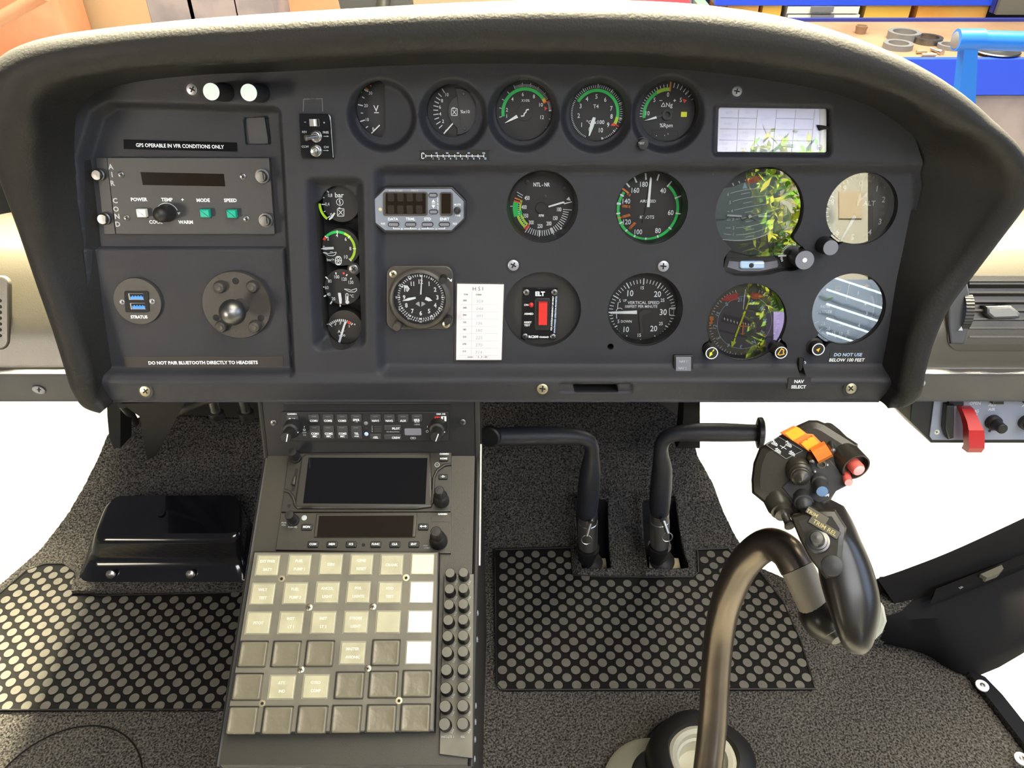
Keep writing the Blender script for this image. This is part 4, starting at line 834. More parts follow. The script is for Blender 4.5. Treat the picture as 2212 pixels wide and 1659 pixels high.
p.disc(b, 425, 914, 10, w, 'red'); numbers(p, b, (('100', 363, 946), ('80', 300, 984), ('60', 273, 1042), ('40', 290, 1102), ('20', 333, 1142), ('120', 430, 966), ('130', 490, 995)), 31, w, sx=.8)
p.lines(b, [(430, 1055), (470, 1058), (490, 1067), (540, 1050), (540, 1070), (520, 1082), (478, 1080), (430, 1055)], 6, w, 'white'); p.text(b, '°C', 497, 1117, 26, w, 'white'); q = rr(444, 1095, 464, 1160, 9); p.lines(b, q + [q[0]], 7, w, 'white'); p.disc(b, 457, 1172, 17, w, 'white'); p.line(b, 456, 1120, 457, 1172, 10, w, 'white'); b.build('scale', t)
needle(p, t, [(373, 1090), (399, 1090), (408, 1150), (407, 1185), (388, 1190)], w)
t, p, w = small('ammeter', 'small ampere gauge with fan scale, lowest of the narrow column', 742, 711, 38, 'dialbrown')
b = MB(); c = (410, 1480); p.ticks(b, *c, 138, 160, -42, 40, 14, 9, w, 'white'); p.ticks(b, *c, 120, 138, -42, 20, 4, 5, w, 'white'); p.arc(b, *c, 132, 162, 25, 34, w + .0001, 'red', 3)
numbers(p, b, (('4', 347, 1374), ('2', 392, 1362), ('2', 474, 1388)), 20, w); p.text(b, '–', 283, 1370, 26, w, 'white'); p.text(b, '+', 523, 1372, 26, w, 'white'); p.text(b, 'A', 384, 1435, 28, w, 'white'); p.text(b, 'x100', 408, 1470, 22, w, 'white'); p.text(b, '–', 430, 1432, 20, w, 'white'); b.build('scale', t)
needle(p, t, [(372, 1538), (432, 1345), (448, 1350), (392, 1540)], w)
# --- NTL / NR
t, p, w = gauge('rotor_speed_gauge', 'dual rotor gauge marked NTL-NR rpm, scale 100 to 450', 1172, 447, 77, WM, .022, CR2, rim=6)
b = MB(); c = (565, 1308); p.ticks(b, *c, 208, 262, 93.5, 214, 24, 6, w, 'white'); p.ticks(b, *c, 205, 288, 93.5, 214, 3, 7, w, 'white'); p.ticks(b, *c, 205, 275, 184, 184, 1, 6, w, 'white')
p.arc(b, *c, 190, 210, 222, 292, w, 'lime'); p.arc(b, *c, 222, 244, 222, 252, w, 'lime'); p.arc(b, *c, 222, 270, 252, 283, w, 'green'); p.arc(b, *c, 188, 222, 252, 264, w + .0001, 'green'); p.arc(b, *c, 190, 250, 214, 218, w, 'red'); p.arc(b, *c, 190, 250, 219.5, 222, w, 'orange'); p.arc(b, *c, 192, 268, 283, 286, w + .0001, 'red'); p.arc(b, *c, 192, 268, 289, 292, w, 'orange')
p.ticks(b, *c, 208, 224, 222, 282, 13, 5, w + .0002, 'white'); p.line(b, 335, 1155, 392, 1190, 5, w, 'white'); p.line(b, 340, 1185, 385, 1212, 5, w, 'white'); p.line(b, 272, 1290, 300, 1290, 6, w, 'white')
p.poly(b, [(825, 1200), (800, 1228), (842, 1238)], w, 'white'); p.poly(b, [(738, 1510), (752, 1485), (762, 1505)], w, 'white')
numbers(p, b, (('450', 430, 1212), ('400', 402, 1298), ('350', 418, 1380), ('300', 470, 1443), ('250', 552, 1477), ('200', 637, 1453), ('150', 697, 1402), ('100', 733, 1320)), 38, w, sx=.62, bold=.02); p.text(b, 'NTL - NR', 568, 1086, 36, w, 'white', sx=.75, bold=.03); p.text(b, 'RPM', 565, 1378, 24, w, 'white', sx=.8, bold=.03); b.build('scale', t)
for x, y in ((432, 1062), (783, 1128), (597, 1198)): screw(p, t, x, y, 20, w, 'face', slot=True, h=.0006)
b = MB(); p.cyl(b, 562, 1305, [(52, 0), (50, .0018), (0, .0018)], w, 'dial'); b.build('hub', t)
needle(p, t, [(630, 1288), (770, 1246), (785, 1250), (780, 1260), (634, 1302)], w); needle(p, t, [(775, 1262), (855, 1244), (856, 1252), (780, 1272)], w)
# --- airspeed
t, p, w = gauge('airspeed_indicator', 'airspeed dial in knots with green arc, beside the annunciator end', 1408, 450, 78, WM, .022, CR2, rim=4)
t['label'] = 'airspeed dial in knots, 40 to 180, with wide green arc'
b = MB(); c = (1570, 1318); p.arc(b, *c, 268, 294, 39, 304, w, 'green')
for a in (39, 68, 98, 129, 157, 181, 204, 224): p.ticks(b, *c, 266, 330, a, a, 1, 13, w + .0001, 'white')
for a in (243, 262, 281, 297): p.ticks(b, *c, 262, 300, a, a, 1, 13, w + .0001, 'white')
for a in (318, 334, 353, 15): p.ticks(b, *c, 272, 330, a, a, 1, 14, w, 'white')
p.line(b, 1328, 1122, 1385, 1165, 16, w + .0002, 'orange'); p.line(b, 1283, 1402, 1320, 1396, 12, w + .0002, 'orange'); p.line(b, 1275, 1268, 1315, 1270, 12, w + .0002, 'white')
for s_, x, y, r_ in (('0 ft', 1392, 1180, -38), ('5000 ft', 1366, 1291, -6), ('10000ft', 1366, 1381, 16), ('15000ft', 1424, 1473, 48)): p.text(b, s_, x, y, 26, w, 'orange', rot=r_, sx=.75, bold=.02)
numbers(p, b, (('180', 1533, 1083), ('160', 1452, 1140), ('40', 1713, 1143), ('140', 1367, 1243), ('60', 1785, 1350), ('120', 1372, 1438), ('100', 1480, 1532), ('80', 1665, 1520)), 48, w, sx=.85); p.text(b, 'AIRSPEED', 1570, 1242, 26, w, 'white'); p.text(b, 'KNOTS', 1562, 1393, 30, w, 'white'); b.build('scale', t)
needle(p, t, [(1588, 1030), (1597, 1012), (1607, 1030), (1586, 1298), (1560, 1298)], w + .0004); b = MB(); p.prism(b, [(1545, 1300), (1590, 1300), (1570, 1345), (1555, 1380), (1545, 1400), (1535, 1450), (1518, 1450), (1522, 1400), (1545, 1350)], w + .0004, w + .0012, 'black'); b.build('needle_tail', t)
# --- vertical speed
t, p, w = gauge('vertical_speed_indicator', 'vertical speed dial in hundreds of feet per minute, below the airspeed dial', 1394, 670, 81, WM, .020, CR8, rim=5)
b = MB(); c = (348, 1055)
for i in range(60): 
    a = 270 + i * 6
    if 84 < a % 360 < 96: continue
    big = i % 10 == 5 or i % 5 == 0; p.ticks(b, *c, 196 if big else 206, 240 if big else 234, a, a, 1, 7 if big else 4.5, w, 'white')
for s_, x, y, h_ in (('10', 266, 922, 44), ('20', 457, 928, 42), ('15', 350, 884, 24), ('25', 492, 971, 24), ('30', 497, 1055, 44), ('25', 480, 1135, 24), ('20', 430, 1170, 42), ('15', 329, 1217, 26), ('10', 237, 1176, 40), ('5', 192, 975, 26), ('5', 182, 1120, 26), ('UP', 227, 973, 18), ('DOWN', 237, 1120, 19)): p.text(b, s_, x, y, h_, w, 'white', sx=.88)
p.text(b, 'VERTICAL SPEED', 358, 988, 22, w, 'white'); p.text(b, '100FEET PER MINUTE', 342, 1015, 20, w, 'white', sx=.9)
p.line(b, 540, 1028, 585, 1024, 6, w, 'white'); p.line(b, 540, 1075, 585, 1080, 6, w, 'white'); p.line(b, 540, 1075, 540, 1028, 4, w, 'white'); p.line(b, 572, 1028, 568, 1078, 4, w, 'dimwhite')
p.arc(b, 190, 1050, 22, 26, 230, 410, w, 'white'); p.line(b, 168, 1060, 170, 1100, 5, w, 'white'); p.line(b, 175, 1030, 180, 985, 5, w, 'white'); b.build('scale', t)
needle(p, t, [(112, 1060), (130, 1052), (312, 1044), (312, 1068), (130, 1066)], w); b = MB(); p.prism(b, [(325, 1060), (355, 1035), (400, 1040), (415, 1050), (350, 1080), (345, 1120), (355, 1200), (335, 1200), (330, 1130)], w + .0004, w + .0010, 'griphead'); b.build('pointer_tail', t)
# --- attitude indicator
CRA = (1540, 360, 6.914)
t, p = thing('attitude_indicator', 'artificial horizon with grey-green ball and slip tube underneath', 'gauge', PANEL, 1640, 458, WM, crop=CRA)
dw = WM - .020; w = dw + .0003
b = MB(); pp_ = [(1545, 360), (1755, 360), (1760, 600), (1545, 605)]; p.crop(0, 0, 1); p.prism(b, pp_, dw - .02, dw - .0004, 'black'); b.build('case', t); p.crop(*CRA)
b = MB(); c = (600, 700); CRr = 620
p.arc(b, 590, 690, 0, 600, 0, 360, dw, 'adiball', 48); b.build('horizon_ball', t)
b = MB(); p.poly(b, [(20, 1040), (300, 1105), (600, 1080), (900, 980), (1180, 880), (1130, 1120), (900, 1280), (560, 1330), (250, 1250), (100, 1120)], w, 'adidark')
p.poly(b, [(120, 330), (300, 300), (450, 240), (640, 210), (800, 130), (600, 70), (350, 120)], w, 'adidark'); b.build('ball_dark_band', t)  # darker fields on the ball's lower part and upper rim
b = MB(); w2 = w + .0002
def curve(x0, y0, xm, ym, x1, y1, wd, m='white'):
    P_ = [((1 - s) ** 2 * x0 + 2 * s * (1 - s) * xm + s * s * x1, (1 - s) ** 2 * y0 + 2 * s * (1 - s) * ym + s * s * y1) for s in np.linspace(0, 1, 9)]; p.lines(b, P_, wd, w2, m)
for q in ((262, 398, 500, 325, 740, 320), (295, 520, 500, 450, 790, 435), (320, 650, 560, 590, 810, 555), (345, 785, 600, 750, 850, 680), (345, 915, 620, 895, 850, 800), (345, 1020, 620, 1010, 850, 890), (140, 1085, 560, 1150, 850, 985)): curve(*q, 8 if q[0] > 141 else 12)
for q in ((420, 412, 550, 385), (452, 548, 580, 522), (478, 685, 602, 660), (488, 825, 608, 802), (495, 950, 615, 930), (485, 1055, 610, 1030), (218, 668, 245, 672), (210, 800, 262, 795), (192, 915, 270, 915), (165, 1003, 272, 1015)): p.line(b, *q, 8, w2, 'white')
for s_, x, y in (('6', 228, 412), ('5', 257, 535), ('4', 285, 662), ('3', 300, 787), ('2', 308, 915), ('1', 305, 1010)): p.text(b, s_, x, y, 48, w2, 'white', sx=.85)
for q in ((292, 245, 312, 285, 16), (385, 215, 402, 248, 16), (480, 195, 488, 215, 10)): p.line(b, *q, w2, 'white')
p.poly(b, [(475, 232), (440, 330), (515, 322)], w2, 'bluew'); p.poly(b, [(485, 190), (740, 110), (745, 195), (530, 265)], w2, 'brightred')
for i in range(4): p.line(b, 530 + i * 60, 250 - i * 16, 562 + i * 60, 150 - i * 16, 6, w2 + .0001, 'adidark')
b.build('pitch_scale', t)
b = MB(); w4 = w + .004; p.line(b, 215, 727, 430, 740, 28, w4, 'white'); p.line(b, 680, 742, 860, 738, 28, w4, 'white'); p.disc(b, 553, 742, 24, w4, 'white'); p.lines(b, [(40, 790), (180, 788), (240, 740)], 8, w4 - .0004, 'black'); p.lines(b, [(400, 750), (440, 805), (540, 755), (640, 808)], 12, w4 - .0004, 'black'); b.build('aircraft_symbol', t)
b = MB(); p.prism(b, [(225, 1260), (560, 1345), (900, 1270), (1000, 1180), (1150, 1200), (1350, 1230), (1420, 1400), (1100, 1640), (500, 1660), (150, 1560), (180, 1420)], dw, dw + .006, 'black'); b.build('lower_fairing', t)
b = MB(); w5 = dw + .0065; p.prism(b, [(245, 1408), (420, 1425), (780, 1430), (960, 1400), (975, 1480), (960, 1505), (700, 1560), (420, 1560), (215, 1500)], w5 - .001, w5, 'greycap'); b.build('slip_tube_plate', t)
b = MB(); p.prism(b, rr(405, 1410, 775, 1528, 34), w5, w5 + .003, 'bluew', .0015); b.build('slip_tube', t); b = MB(); p.cyl(b, 575, 1475, [(36, 0), (34, .0006), (0, .0008)], w5 + .003, 'black'); p.rect(b, 690, 1440, 150, 26, 12, w5 + .0031, w5 + .0033, 'white'); b.build('slip_ball', t)
b = MB(); c = (1190, 1330); p.disc(b, *c, 205, w5, 'matte'); p.ticks(b, *c, 150, 180, 242, 305, 9, 14, w5 + .0002, 'white'); p.ticks(b, *c, 150, 192, 305, 375, 10, 14, w5 + .0002, 'white'); p.line(b, 975, 1332, 1095, 1328, 26, w5 + .0003, 'white'); p.ring(b, 1045, 1235, 130, 160, w5 - .0005, 'matte'); b.build('knob_scale', t)
b = MB(); p.cyl(b, 1240, 1330, [(120, 0), (135, .004), (140, .024), (136, .025), (0, .0252)], w5, 'black'); b.build('adjust_knob', t)
def caplet(pen, t, x, y, r, w, m, props=None, name='knob_cap'):
    b = MB(); pen.cyl(b, x, y, [(r, 0), (r, .0006), (0, .0007)], w, m); return b.build(name, t)
# the cap sits on the knob: same axis as the knob
pk = p.P(1240, 1330, w5); b = MB(); b.lathe(pk + A(0, 0, .0252), (0, 0, 1), [(.0093, 0), (.0093, .0006), (0, .0007)], 'greycap'); b.lathe(pk + A(0, 0, .0259), (0, 0, 1), [(.0023, 0), (0, .0002)], 'white', 20); b.build('knob_cap', t)
gp_ = [(1555, 365), (1735, 365), (1745, 470), (1735, 530), (1700, 552), (1572, 556), (1545, 500), (1543, 420)]
b = MB(); p.crop(0, 0, 1); p.poly(b, gp_, WM - .005, 'glasshi'); b.build('cover_glass', t)
# --- altimeter
CRB = (1760, 360, 8.295)
t, p, w = gauge('altimeter', 'altimeter dial marked ALT at the upper right of the panel', 1862, 452, 77, WM, .020, CRB, 'altface', 'glasshi', rim=3)
b = MB(); c = (815, 790)
for a in list(range(0, 360, 7)):
    big = a in (35, 70, 105, 147, 182, 217, 252, 287, 322); p.ticks(b, *c, 575 if not big else 545, 620, a + 8, a + 8, 1, 18 if big else 12, w, 'white')
for s_, x, y in (('0', 822, 300), ('1', 1117, 395), ('2', 1235, 588), ('3', 1170, 985), ('4', 985, 1175), ('5', 677, 1265), ('6', 410, 1170), ('8', 318, 635), ('9', 537, 390)): p.text(b, s_, x, y, 105, w, 'white', sx=.9)
p.text(b, 'ALT', 978, 655, 88, w, 'white'); p.text(b, 'FEET', 985, 255, 36, w, 'dimwhite', rot=-14); p.text(b, '030', 1215, 710, 36, w, 'faint'); p.text(b, '025-', 1215, 830, 36, w, 'faint'); p.lines(b, [(1335, 770), (1390, 765)], 16, w, 'white'); p.poly(b, [(1320, 800), (1392, 785), (1392, 822)], w, 'white'); b.build('scale', t)
needle(p, t, [(690, 885), (735, 880), (745, 905), (500, 1300), (472, 1335), (468, 1310)], w + .001, 'bluew')
needle(p, t, [(815, 130), (945, 135), (872, 240), (838, 470), (825, 470), (852, 240)], w + .002, 'dimwhite'); needle(p, t, [(800, 470), (832, 465), (825, 575), (880, 520), (942, 460), (935, 548), (900, 535), (820, 620), (772, 715), (755, 700)], w + .002, 'dimwhite')
b = MB(); p.cyl(b, 160, 1400, [(150, -.012), (155, .002), (135, .018), (0, .0182)], WM + .0, 'black'); b.build('setting_knob', t)
pk = p.P(160, 1400, WM); b = MB(); b.lathe(pk + A(0, 0, .0182), (0, 0, 1), [(.0073, 0), (.0073, .0006), (0, .0007)], 'greycap'); b.build('knob_cap', t)
# --- horizontal situation indicator
CRC = (1510, 610, 9.219)
t, p, w = gauge('heading_indicator', 'compass dial with yellow course arrow and red flags, lower right', 1613, 697, 86, WM, .018, CRC, 'hsibrown', 'glasshi', rim=4)
b = MB(); c = (905, 800); p.disc(b, *c, 545, w, 'hsimauve'); w2 = w + .0002
p.poly(b, [(490, 625), (800, 700), (960, 745), (1100, 800), (1090, 880), (850, 880), (430, 785)], w2, 'hsidark'); p.poly(b, [(400, 935), (960, 1070), (960, 1110), (410, 980)], w2, 'hsidark'); p.ring(b, *c, 535, 545, w2, 'dimwhite'); b.build('card', t)
b = MB()
for i in range(72):
    a = i * 5
    if a > 340 or a < 20: continue
    p.ticks(b, *c, 640 if i % 2 == 0 else 665, 700, a, a, 1, 11, w, 'white')
for s_, x, y, r_ in (('S', 552, 430, 30), ('15', 378, 628, 63), ('12', 318, 880, 80), ('E', 385, 1105, 120), ('6', 582, 1258, 150), ('3', 835, 1285, 178), ('N', 1090, 1190, 205), ('33', 1255, 1000, 240), ('30', 1310, 765, 272), ('W', 1255, 520, 300), ('24', 1060, 395, 330), ('21', 808, 345, 5)): p.text(b, s_, x, y, 78, w2, 'bluew', rot=r_, sx=.9, bold=.02)
p.poly(b, [(430, 360), (560, 260), (760, 205), (785, 230), (770, 350), (600, 375)], w2, 'brightred'); p.poly(b, [(1035, 215), (1180, 215), (1300, 270), (1140, 345), (1030, 310)], w2, 'brightred')
p.line(b, 925, 135, 880, 540, 14, w2 + .0002, 'white'); p.line(b, 905, 240, 885, 400, 10, w2 + .0001, 'bluew')
p.poly(b, [(205, 690), (270, 680), (300, 740), (260, 770), (280, 810), (225, 850), (200, 820), (230, 770)], w2, 'orange')
for i in range(5):
    for x, y in ((508 + 64 * i, 725 + 20 * i), (870 + 57 * i, 812 + 14 * i)): p.poly(b, [(x - 5, y - 38), (x + 8, y - 5), (x + 22, y), (x + 6, y + 6), (x + 4, y + 38), (x - 8, y + 6), (x - 22, y), (x - 6, y - 6)], w2 + .0002, 'white')
b.build('scale', t)
b = MB(); w3 = w + .001; p.prism(b, [(995, 330), (1010, 345), (950, 540), (918, 540)], w3, w3 + .0008, 'yellow'); p.prism(b, [(905, 565), (938, 575), (735, 1100), (705, 1085)], w3, w3 + .0008, 'yellow'); p.prism(b, [(705, 1105), (735, 1112), (715, 1185), (740, 1190), (650, 1300), (638, 1170), (685, 1180)], w3, w3 + .0008, 'yellow'); b.build('course_arrow', t)
b = MB(); w3 = w + .002; p.line(b, 885, 800, 865, 1045, 26, w3, 'orange'); p.line(b, 770, 870, 990, 872, 22, w3, 'orange'); p.line(b, 820, 1018, 910, 1018, 16, w3, 'orange'); b.build('aircraft_symbol', t)
b = MB(); p.cyl(b, 1400, 1230, [(160, 0), (165, .004), (0, .0045)], w + .003, 'black', 24); b.build('knob_shroud', t)
for (x, y, rot_) in ((205, 1350, 0), (1570, 1340, 1)):
    b = MB(); p.cyl(b, x, y, [(150, -.010), (150, .0), (120, .002), (115, .010), (112, .0105), (0, .0106)], WM - .002, 'rubber'); b.build('knob', t)
    pk = p.P(x, y, WM - .002) + A(0, 0, .0107); kk = p.k(x, y, WM); b = MB()
    def rg(r0, r1, m): b.grid([[pk + A(math.cos(a) * r1 * kk, math.sin(a) * r1 * kk, .0002), pk + A(math.cos(a) * r0 * kk, math.sin(a) * r0 * kk, .0002)] for a in np.linspace(2 * math.pi, 0, 41)][::-1], m)
    rg(105, 122, 'white')
    def L2(pts, m, z=.0003): b.add([pk + A(u_ * kk, v_ * kk, z) for u_, v_ in poly_ccw(pts)], [tuple(range(len(pts)))], m)
    if rot_ == 0: L2([(-45, -75), (-38, 25), (-18, 10), (-5, 30), (8, 22), (0, -12), (22, -18)], 'yellow'); L2([(5, 40), (30, 80), (48, 72), (20, 30)], 'yellow')
    else: L2([(-75, -40), (-10, 95), (55, 60), (50, 10), (70, -35), (-25, -60)], 'amber'); L2([(-48, -32), (-2, 68), (34, 50), (28, 8), (42, -22), (-20, -38)], 'dial', .0004)
    b.build('knob_emblem', t)
# --- radar altimeter
CRD = (1740, 580, 7.9)
t, p, w = gauge('radar_altimeter', 'radar altitude dial with pale reflections, lowest right dial', 1834, 669, 79, WM, .018, CRD, 'radface', 'glasshi', rim=6)
t['label'] = 'dial reading RADAR ALTITUDE with orange warning pointer, lowest at right'
b = MB(); c = (655, 720); p.ticks(b, *c, 490, 525, 60, 220, 70, 7, w, 'white')
for a in (168, 190, 208, 227, 245): p.ticks(b, *c, 440, 525, a, a, 1, 10, w, 'white')
for s_, x, y, h_ in (('1', 900, 420, 60), ('2', 1025, 595, 60), ('3', 1045, 765, 64), ('4', 912, 972, 68), ('5', 725, 1085, 76), ('10', 602, 1115, 66), ('15', 485, 1093, 60), ('20', 385, 1024, 62), ('25', 298, 940, 66)): p.text(b, s_, x, y, h_, w, 'white', sx=.8)
p.text(b, 'RADAR', 338, 650, 44, w, 'white', sx=.85, bold=.03); p.text(b, 'ALTITUDE', 330, 738, 48, w, 'white', sx=.78, bold=.03); p.text(b, 'x100 FT', 595, 975, 30, w, 'dimwhite'); p.poly(b, [(1045, 250), (1110, 300), (990, 330)], w + .0001, 'orange'); p.lines(b, [(520, 305), (600, 310), (590, 370), (520, 365), (520, 305)], 9, w, 'amber'); b.build('scale', t)
b = MB(); p.cyl(b, 670, 765, [(180, 0), (178, .002), (0, .002)], w - .001, 'radface'); b.build('hub', t)
needle(p, t, [(735, 270), (752, 270), (700, 540), (684, 538)], w + .001, 'ivory')
b = MB(); p.cyl(b, 155, 1330, [(150, -.010), (150, .0), (118, .002), (112, .010), (108, .0105), (0, .0106)], WM, 'rubber'); b.build('setting_knob', t)
pk = p.P(155, 1330, WM) + A(0, 0, .0107); kk = p.k(155, 1330, WM); b = MB()
b.grid([[pk + A(math.cos(a) * 90 * kk, math.sin(a) * 90 * kk, .0002), pk + A(math.cos(a) * 106 * kk, math.sin(a) * 106 * kk, .0002)] for a in np.linspace(2 * math.pi, 0, 41)], 'white'); b.add([pk + A(u_ * kk, v_ * kk, .0003) for u_, v_ in ((-40, -5), (5, -45), (28, 30))], [(0, 1, 2)], 'amber'); b.build('knob_emblem', t)
# --- annunciator
CRE = (1500, 0, 3.107)
t, p = thing('warning_light_panel', 'pale lilac grid of unlit warning captions at upper right', 'warning panel', PANEL, 1670, 282, -.006, crop=CRE)
b = MB(); aw = -.010; p.crop(0, 0, 1); p.prism(b, [(1545, 226), (1798, 228), (1798, 336), (1543, 336)], aw - .01, aw, 'annun'); p.crop(*CRE); b.build('lens_block', t)
b = MB(); w = aw + .0002
for x0, x1 in ((297, 283), (424, 398), (553, 525), (681, 652), (808, 780)): p.line(b, x0, 735, x1, 1018, 5, w, 'annline')
for y, xa, xb in ((793, 175, 420), (868, 170, 795), (942, 165, 398), (797, 550, 800), (945, 530, 785)): p.line(b, xa, y - 3, xb, y + 2, 5, w, 'annline')
for s_, x, y in (('BATT', 235, 755), ('GEN', 355, 755), ('HORN', 225, 830), ('PITOT', 345, 830), ('DOORS', 218, 908), ('ENG', 340, 890), ('CHIP', 340, 920), ('CHIP', 205, 965), ('TGB', 205, 997), ('CHIP', 335, 965), ('MGB', 332, 997), ('HORN', 480, 795), ('FIRE', 462, 945), ('FUEL', 605, 830), ('P', 735, 830), ('PITOT', 590, 908), ('SERVO', 720, 908), ('GOV', 585, 983)): p.text(b, s_, x, y, 16, w, 'anntext', sx=.85)
b.build('captions', t)
screw(p, t, 840, 990, 18, aw + .001, 'steel'); screw(p, t, 848, 862, 18, aw + .001, 'steel')
b = MB(); p.prism(b, [(832, 838), (860, 840), (912, 850), (908, 868), (870, 870), (845, 876)], aw + .002, aw + .006, 'matte', .001); b.build('latch', t)
b = MB(); p.crop(0, 0, 1); p.poly(b, [(1552, 230), (1790, 232), (1790, 330), (1550, 330)], -.0075, 'glasshi'); b.build('cover_glass', t)
# ================================================================ LEFT SIDE UNITS AND SMALL PANEL FITTINGS
CL = (180, 150, 4.608); CM = (180, 490, 4.608); CR7 = (780, 370, 3.858)
WL = -.016
# white capped knobs
for i, (x, y) in enumerate(((457, 198), (538, 200))):
    bx, by = x + 30 - i * 4, y + 1
    t, p = thing('blanking_knob', 'long black knob with white round face, %s of the pair' % ('left', 'right')[i], 'knob', PANEL, bx, by, 0, group='white faced knobs above left recess')
    k = PANEL.depth(bx, by) / F; tip = PANEL.at(x, y, .034); d = tip - p.o; dl_ = A(np.dot(d, PANEL.u), np.dot(d, PANEL.v), np.dot(d, PANEL.n)); L = np.linalg.norm(dl_)
    b = MB(); b.lathe((0, 0, 0), dl_, [(.0085, -.002), (.0085, L * .3), (.0075, L * .35), (.0075, L - .001), (.007, L)], 'black'); b.build('stem', t)
    b = MB(); b.lathe(dl_ * (1 + .0005 / L), dl_, [(.0073, 0), (.0073, .0004), (0, .0005)], 'whitecap'); b.build('face', t)
# recessed square flap
t, p = thing('placard_tape', 'glossy black label reading GPS OPERABLE IN VFR CONDITIONS ONLY', 'label', PANEL, 390, 315, WL, crop=CL)
b = MB(); p.prism(b, [(400, 696), (1528, 728), (1532, 818), (402, 792)], WL - .0005, WL + .0006, 'lens'); b.build('tape', t)
b = MB(); p.text(b, 'GPS OPERABLE IN VFR CONDITIONS ONLY', 962, 762, 36, WL + .0008, 'white', rot=-1.2, sx=.91, bold=.02); b.build('lettering', t)
t, p = thing('square_flap', 'blank black square flap at upper right of left recess', 'flap', PANEL, 552, 284, WL, crop=CL)
b = MB(); p.prism(b, [(1568, 452), (1800, 456), (1838, 690), (1842, 752), (1598, 748), (1592, 690)], WL - .006, WL - .0035, 'face', .001); b.build('flap_plate', t)
# --- air conditioning controller
t, p = thing('climate_control_unit', 'black AIR COND control plate with green and white buttons', 'control unit', PANEL, 400, 425, WL, crop=CL)
AW = WL + .006
b = MB(); p.prism(b, [(232, 878), (1850, 882), (1905, 1640), (325, 1640)], WL, AW, 'face', .0006); b.build('face_plate', t)
b = MB(); p.prism(b, [(232 - 110, 880), (232, 880), (320, 1640), (210, 1640)], WL - .002, WL + .003, 'face', .0004); b.build('left_bracket', t)
for q in ([(1712, 888), (1848, 890), (1862, 1100), (1728, 1100)], [(1765, 1440), (1890, 1440), (1905, 1640), (1770, 1638)]):
    b = MB(); p.prism(b, q, AW, AW + .0012, 'face', .0003); b.build('corner_bracket', t)
for x, y in ((168, 1046), (225, 1482)):
    b = MB(); p.cyl(b, x, y, [(62, 0), (62, .004), (52, .005), (50, .0075), (46, .008), (0, .0082)], WL + .002, 'darksteel'); b.build('thumb_screw', t)
    b = MB(); p.line(b, x, y - 40, x, y + 40, 9, WL + .0105, 'matte'); b.build('slot', t)
for x, y in ((1790, 1060), (1825, 1498)):
    b = MB(); p.cyl(b, x, y, [(72, 0), (70, .003), (54, .0032), (52, .008), (48, .0085), (0, .0087)], AW, 'darksteel'); b.build('thumb_screw', t)
    b = MB(); p.line(b, x - 5, y - 36, x + 5, y + 36, 9, AW + .009, 'matte'); b.build('slot', t)
for x, y in ((375, 1048), (1588, 1066), (430, 1478), (1623, 1488)): screw(p, t, x, y, 33, AW, 'darksteel', rot=random.uniform(10, 70))
b = MB(); p.prism(b, [(568, 1022), (1398, 1040), (1412, 1164), (592, 1150)], AW - .002, AW + .0003, 'lensbrown'); b.build('display_window', t)
b = MB(); w = AW + .0003
for s_, x, y in (('A', 272, 968), ('I', 285, 1046), ('R', 292, 1132), ('C', 316, 1306), ('O', 325, 1390), ('N', 336, 1462), ('D', 343, 1540)): p.text(b, s_, x, y, 50, w, 'dimwhite', bold=.03)
for s_, x, y, h_ in (('POWER', 555, 1294, 34), ('TEMP', 832, 1296, 34), ('MODE', 1193, 1302, 34), ('SPEED', 1463, 1303, 34), ('COOL', 722, 1518, 34), ('WARM', 1018, 1520, 34)): p.text(b, s_, x, y, h_, w, 'white', bold=.03)
p.line(b, 975, 1296, 1000, 1296, 7, w, 'white'); p.line(b, 987, 1284, 987, 1308, 7, w, 'white')
p.arc(b, 838, 1445, 108, 116, -78, 68, w, 'dimwhite'); p.poly(b, [(935, 1425), (966, 1420), (952, 1448)], w, 'dimwhite'); p.poly(b, [(725, 1425), (748, 1425), (735, 1408)], w, 'dimwhite'); b.build('lettering', t)
b = MB(); p.cyl(b, 838, 1425, [(88, 0), (90, .004), (82, .006), (76, .016), (60, .020), (30, .022), (0, .0223)], AW, 'rubber'); b.build('temperature_knob', t)
for x, y, m, nm in ((568, 1434, 'whitebtn', 'white power button'), (1200, 1436, 'teal', 'green mode button'), (1466, 1440, 'teal', 'green speed button')):
    b = MB(); p.rect(b, x + 8, y, 110, 96, 4, AW, AW + .0015, 'black'); b.build('button_frame', t)
    b = MB(); p.rect(b, x + 4, y - 2, 92, 80, 4, AW + .001, AW + .0065, m, .0008); b.build('push_button', t, props={'label': nm})
# --- usb plate
t, p = thing('usb_socket_plate', 'round black plate with two blue USB sockets marked STRATUS', 'socket', PANEL, 298, 650, -.0115, crop=CM)
UW = -.0115; b = MB(); p.cyl(b, 553, 735, [(236, -.003), (236, .0028), (232, .0035), (0, .0035)], UW, 'platefc', 56); b.build('plate', t)
w = UW + .0035; b = MB(); q = rr(412, 640, 652, 852, 18); p.prism(b, [(x + (y - 640) * .06 - 8, y) for x, y in q], w - .001, w + .0012, 'matte', .0004); b.build('socket_frame', t)
for x, y in ((525, 695), (542, 790)):
    b = MB(); p.rect(b, x, y, 150, 66, 4, w + .001, w + .0014, 'darksteel', .0002); p.rect(b, x + 4, y - 2, 136, 52, 3, w + .0014, w + .0016, 'matte'); p.rect(b, x + 6, y + 13, 130, 28, 2, w + .0016, w + .0024, 'usb', .0003)
    for i in range(4): p.rect(b, x - 36 + i * 28, y - 4, 12, 12, 1, w + .0016, w + .0022, 'usb')
    b.build('usb_socket', t, props={'label': 'blue-tongued USB socket'})
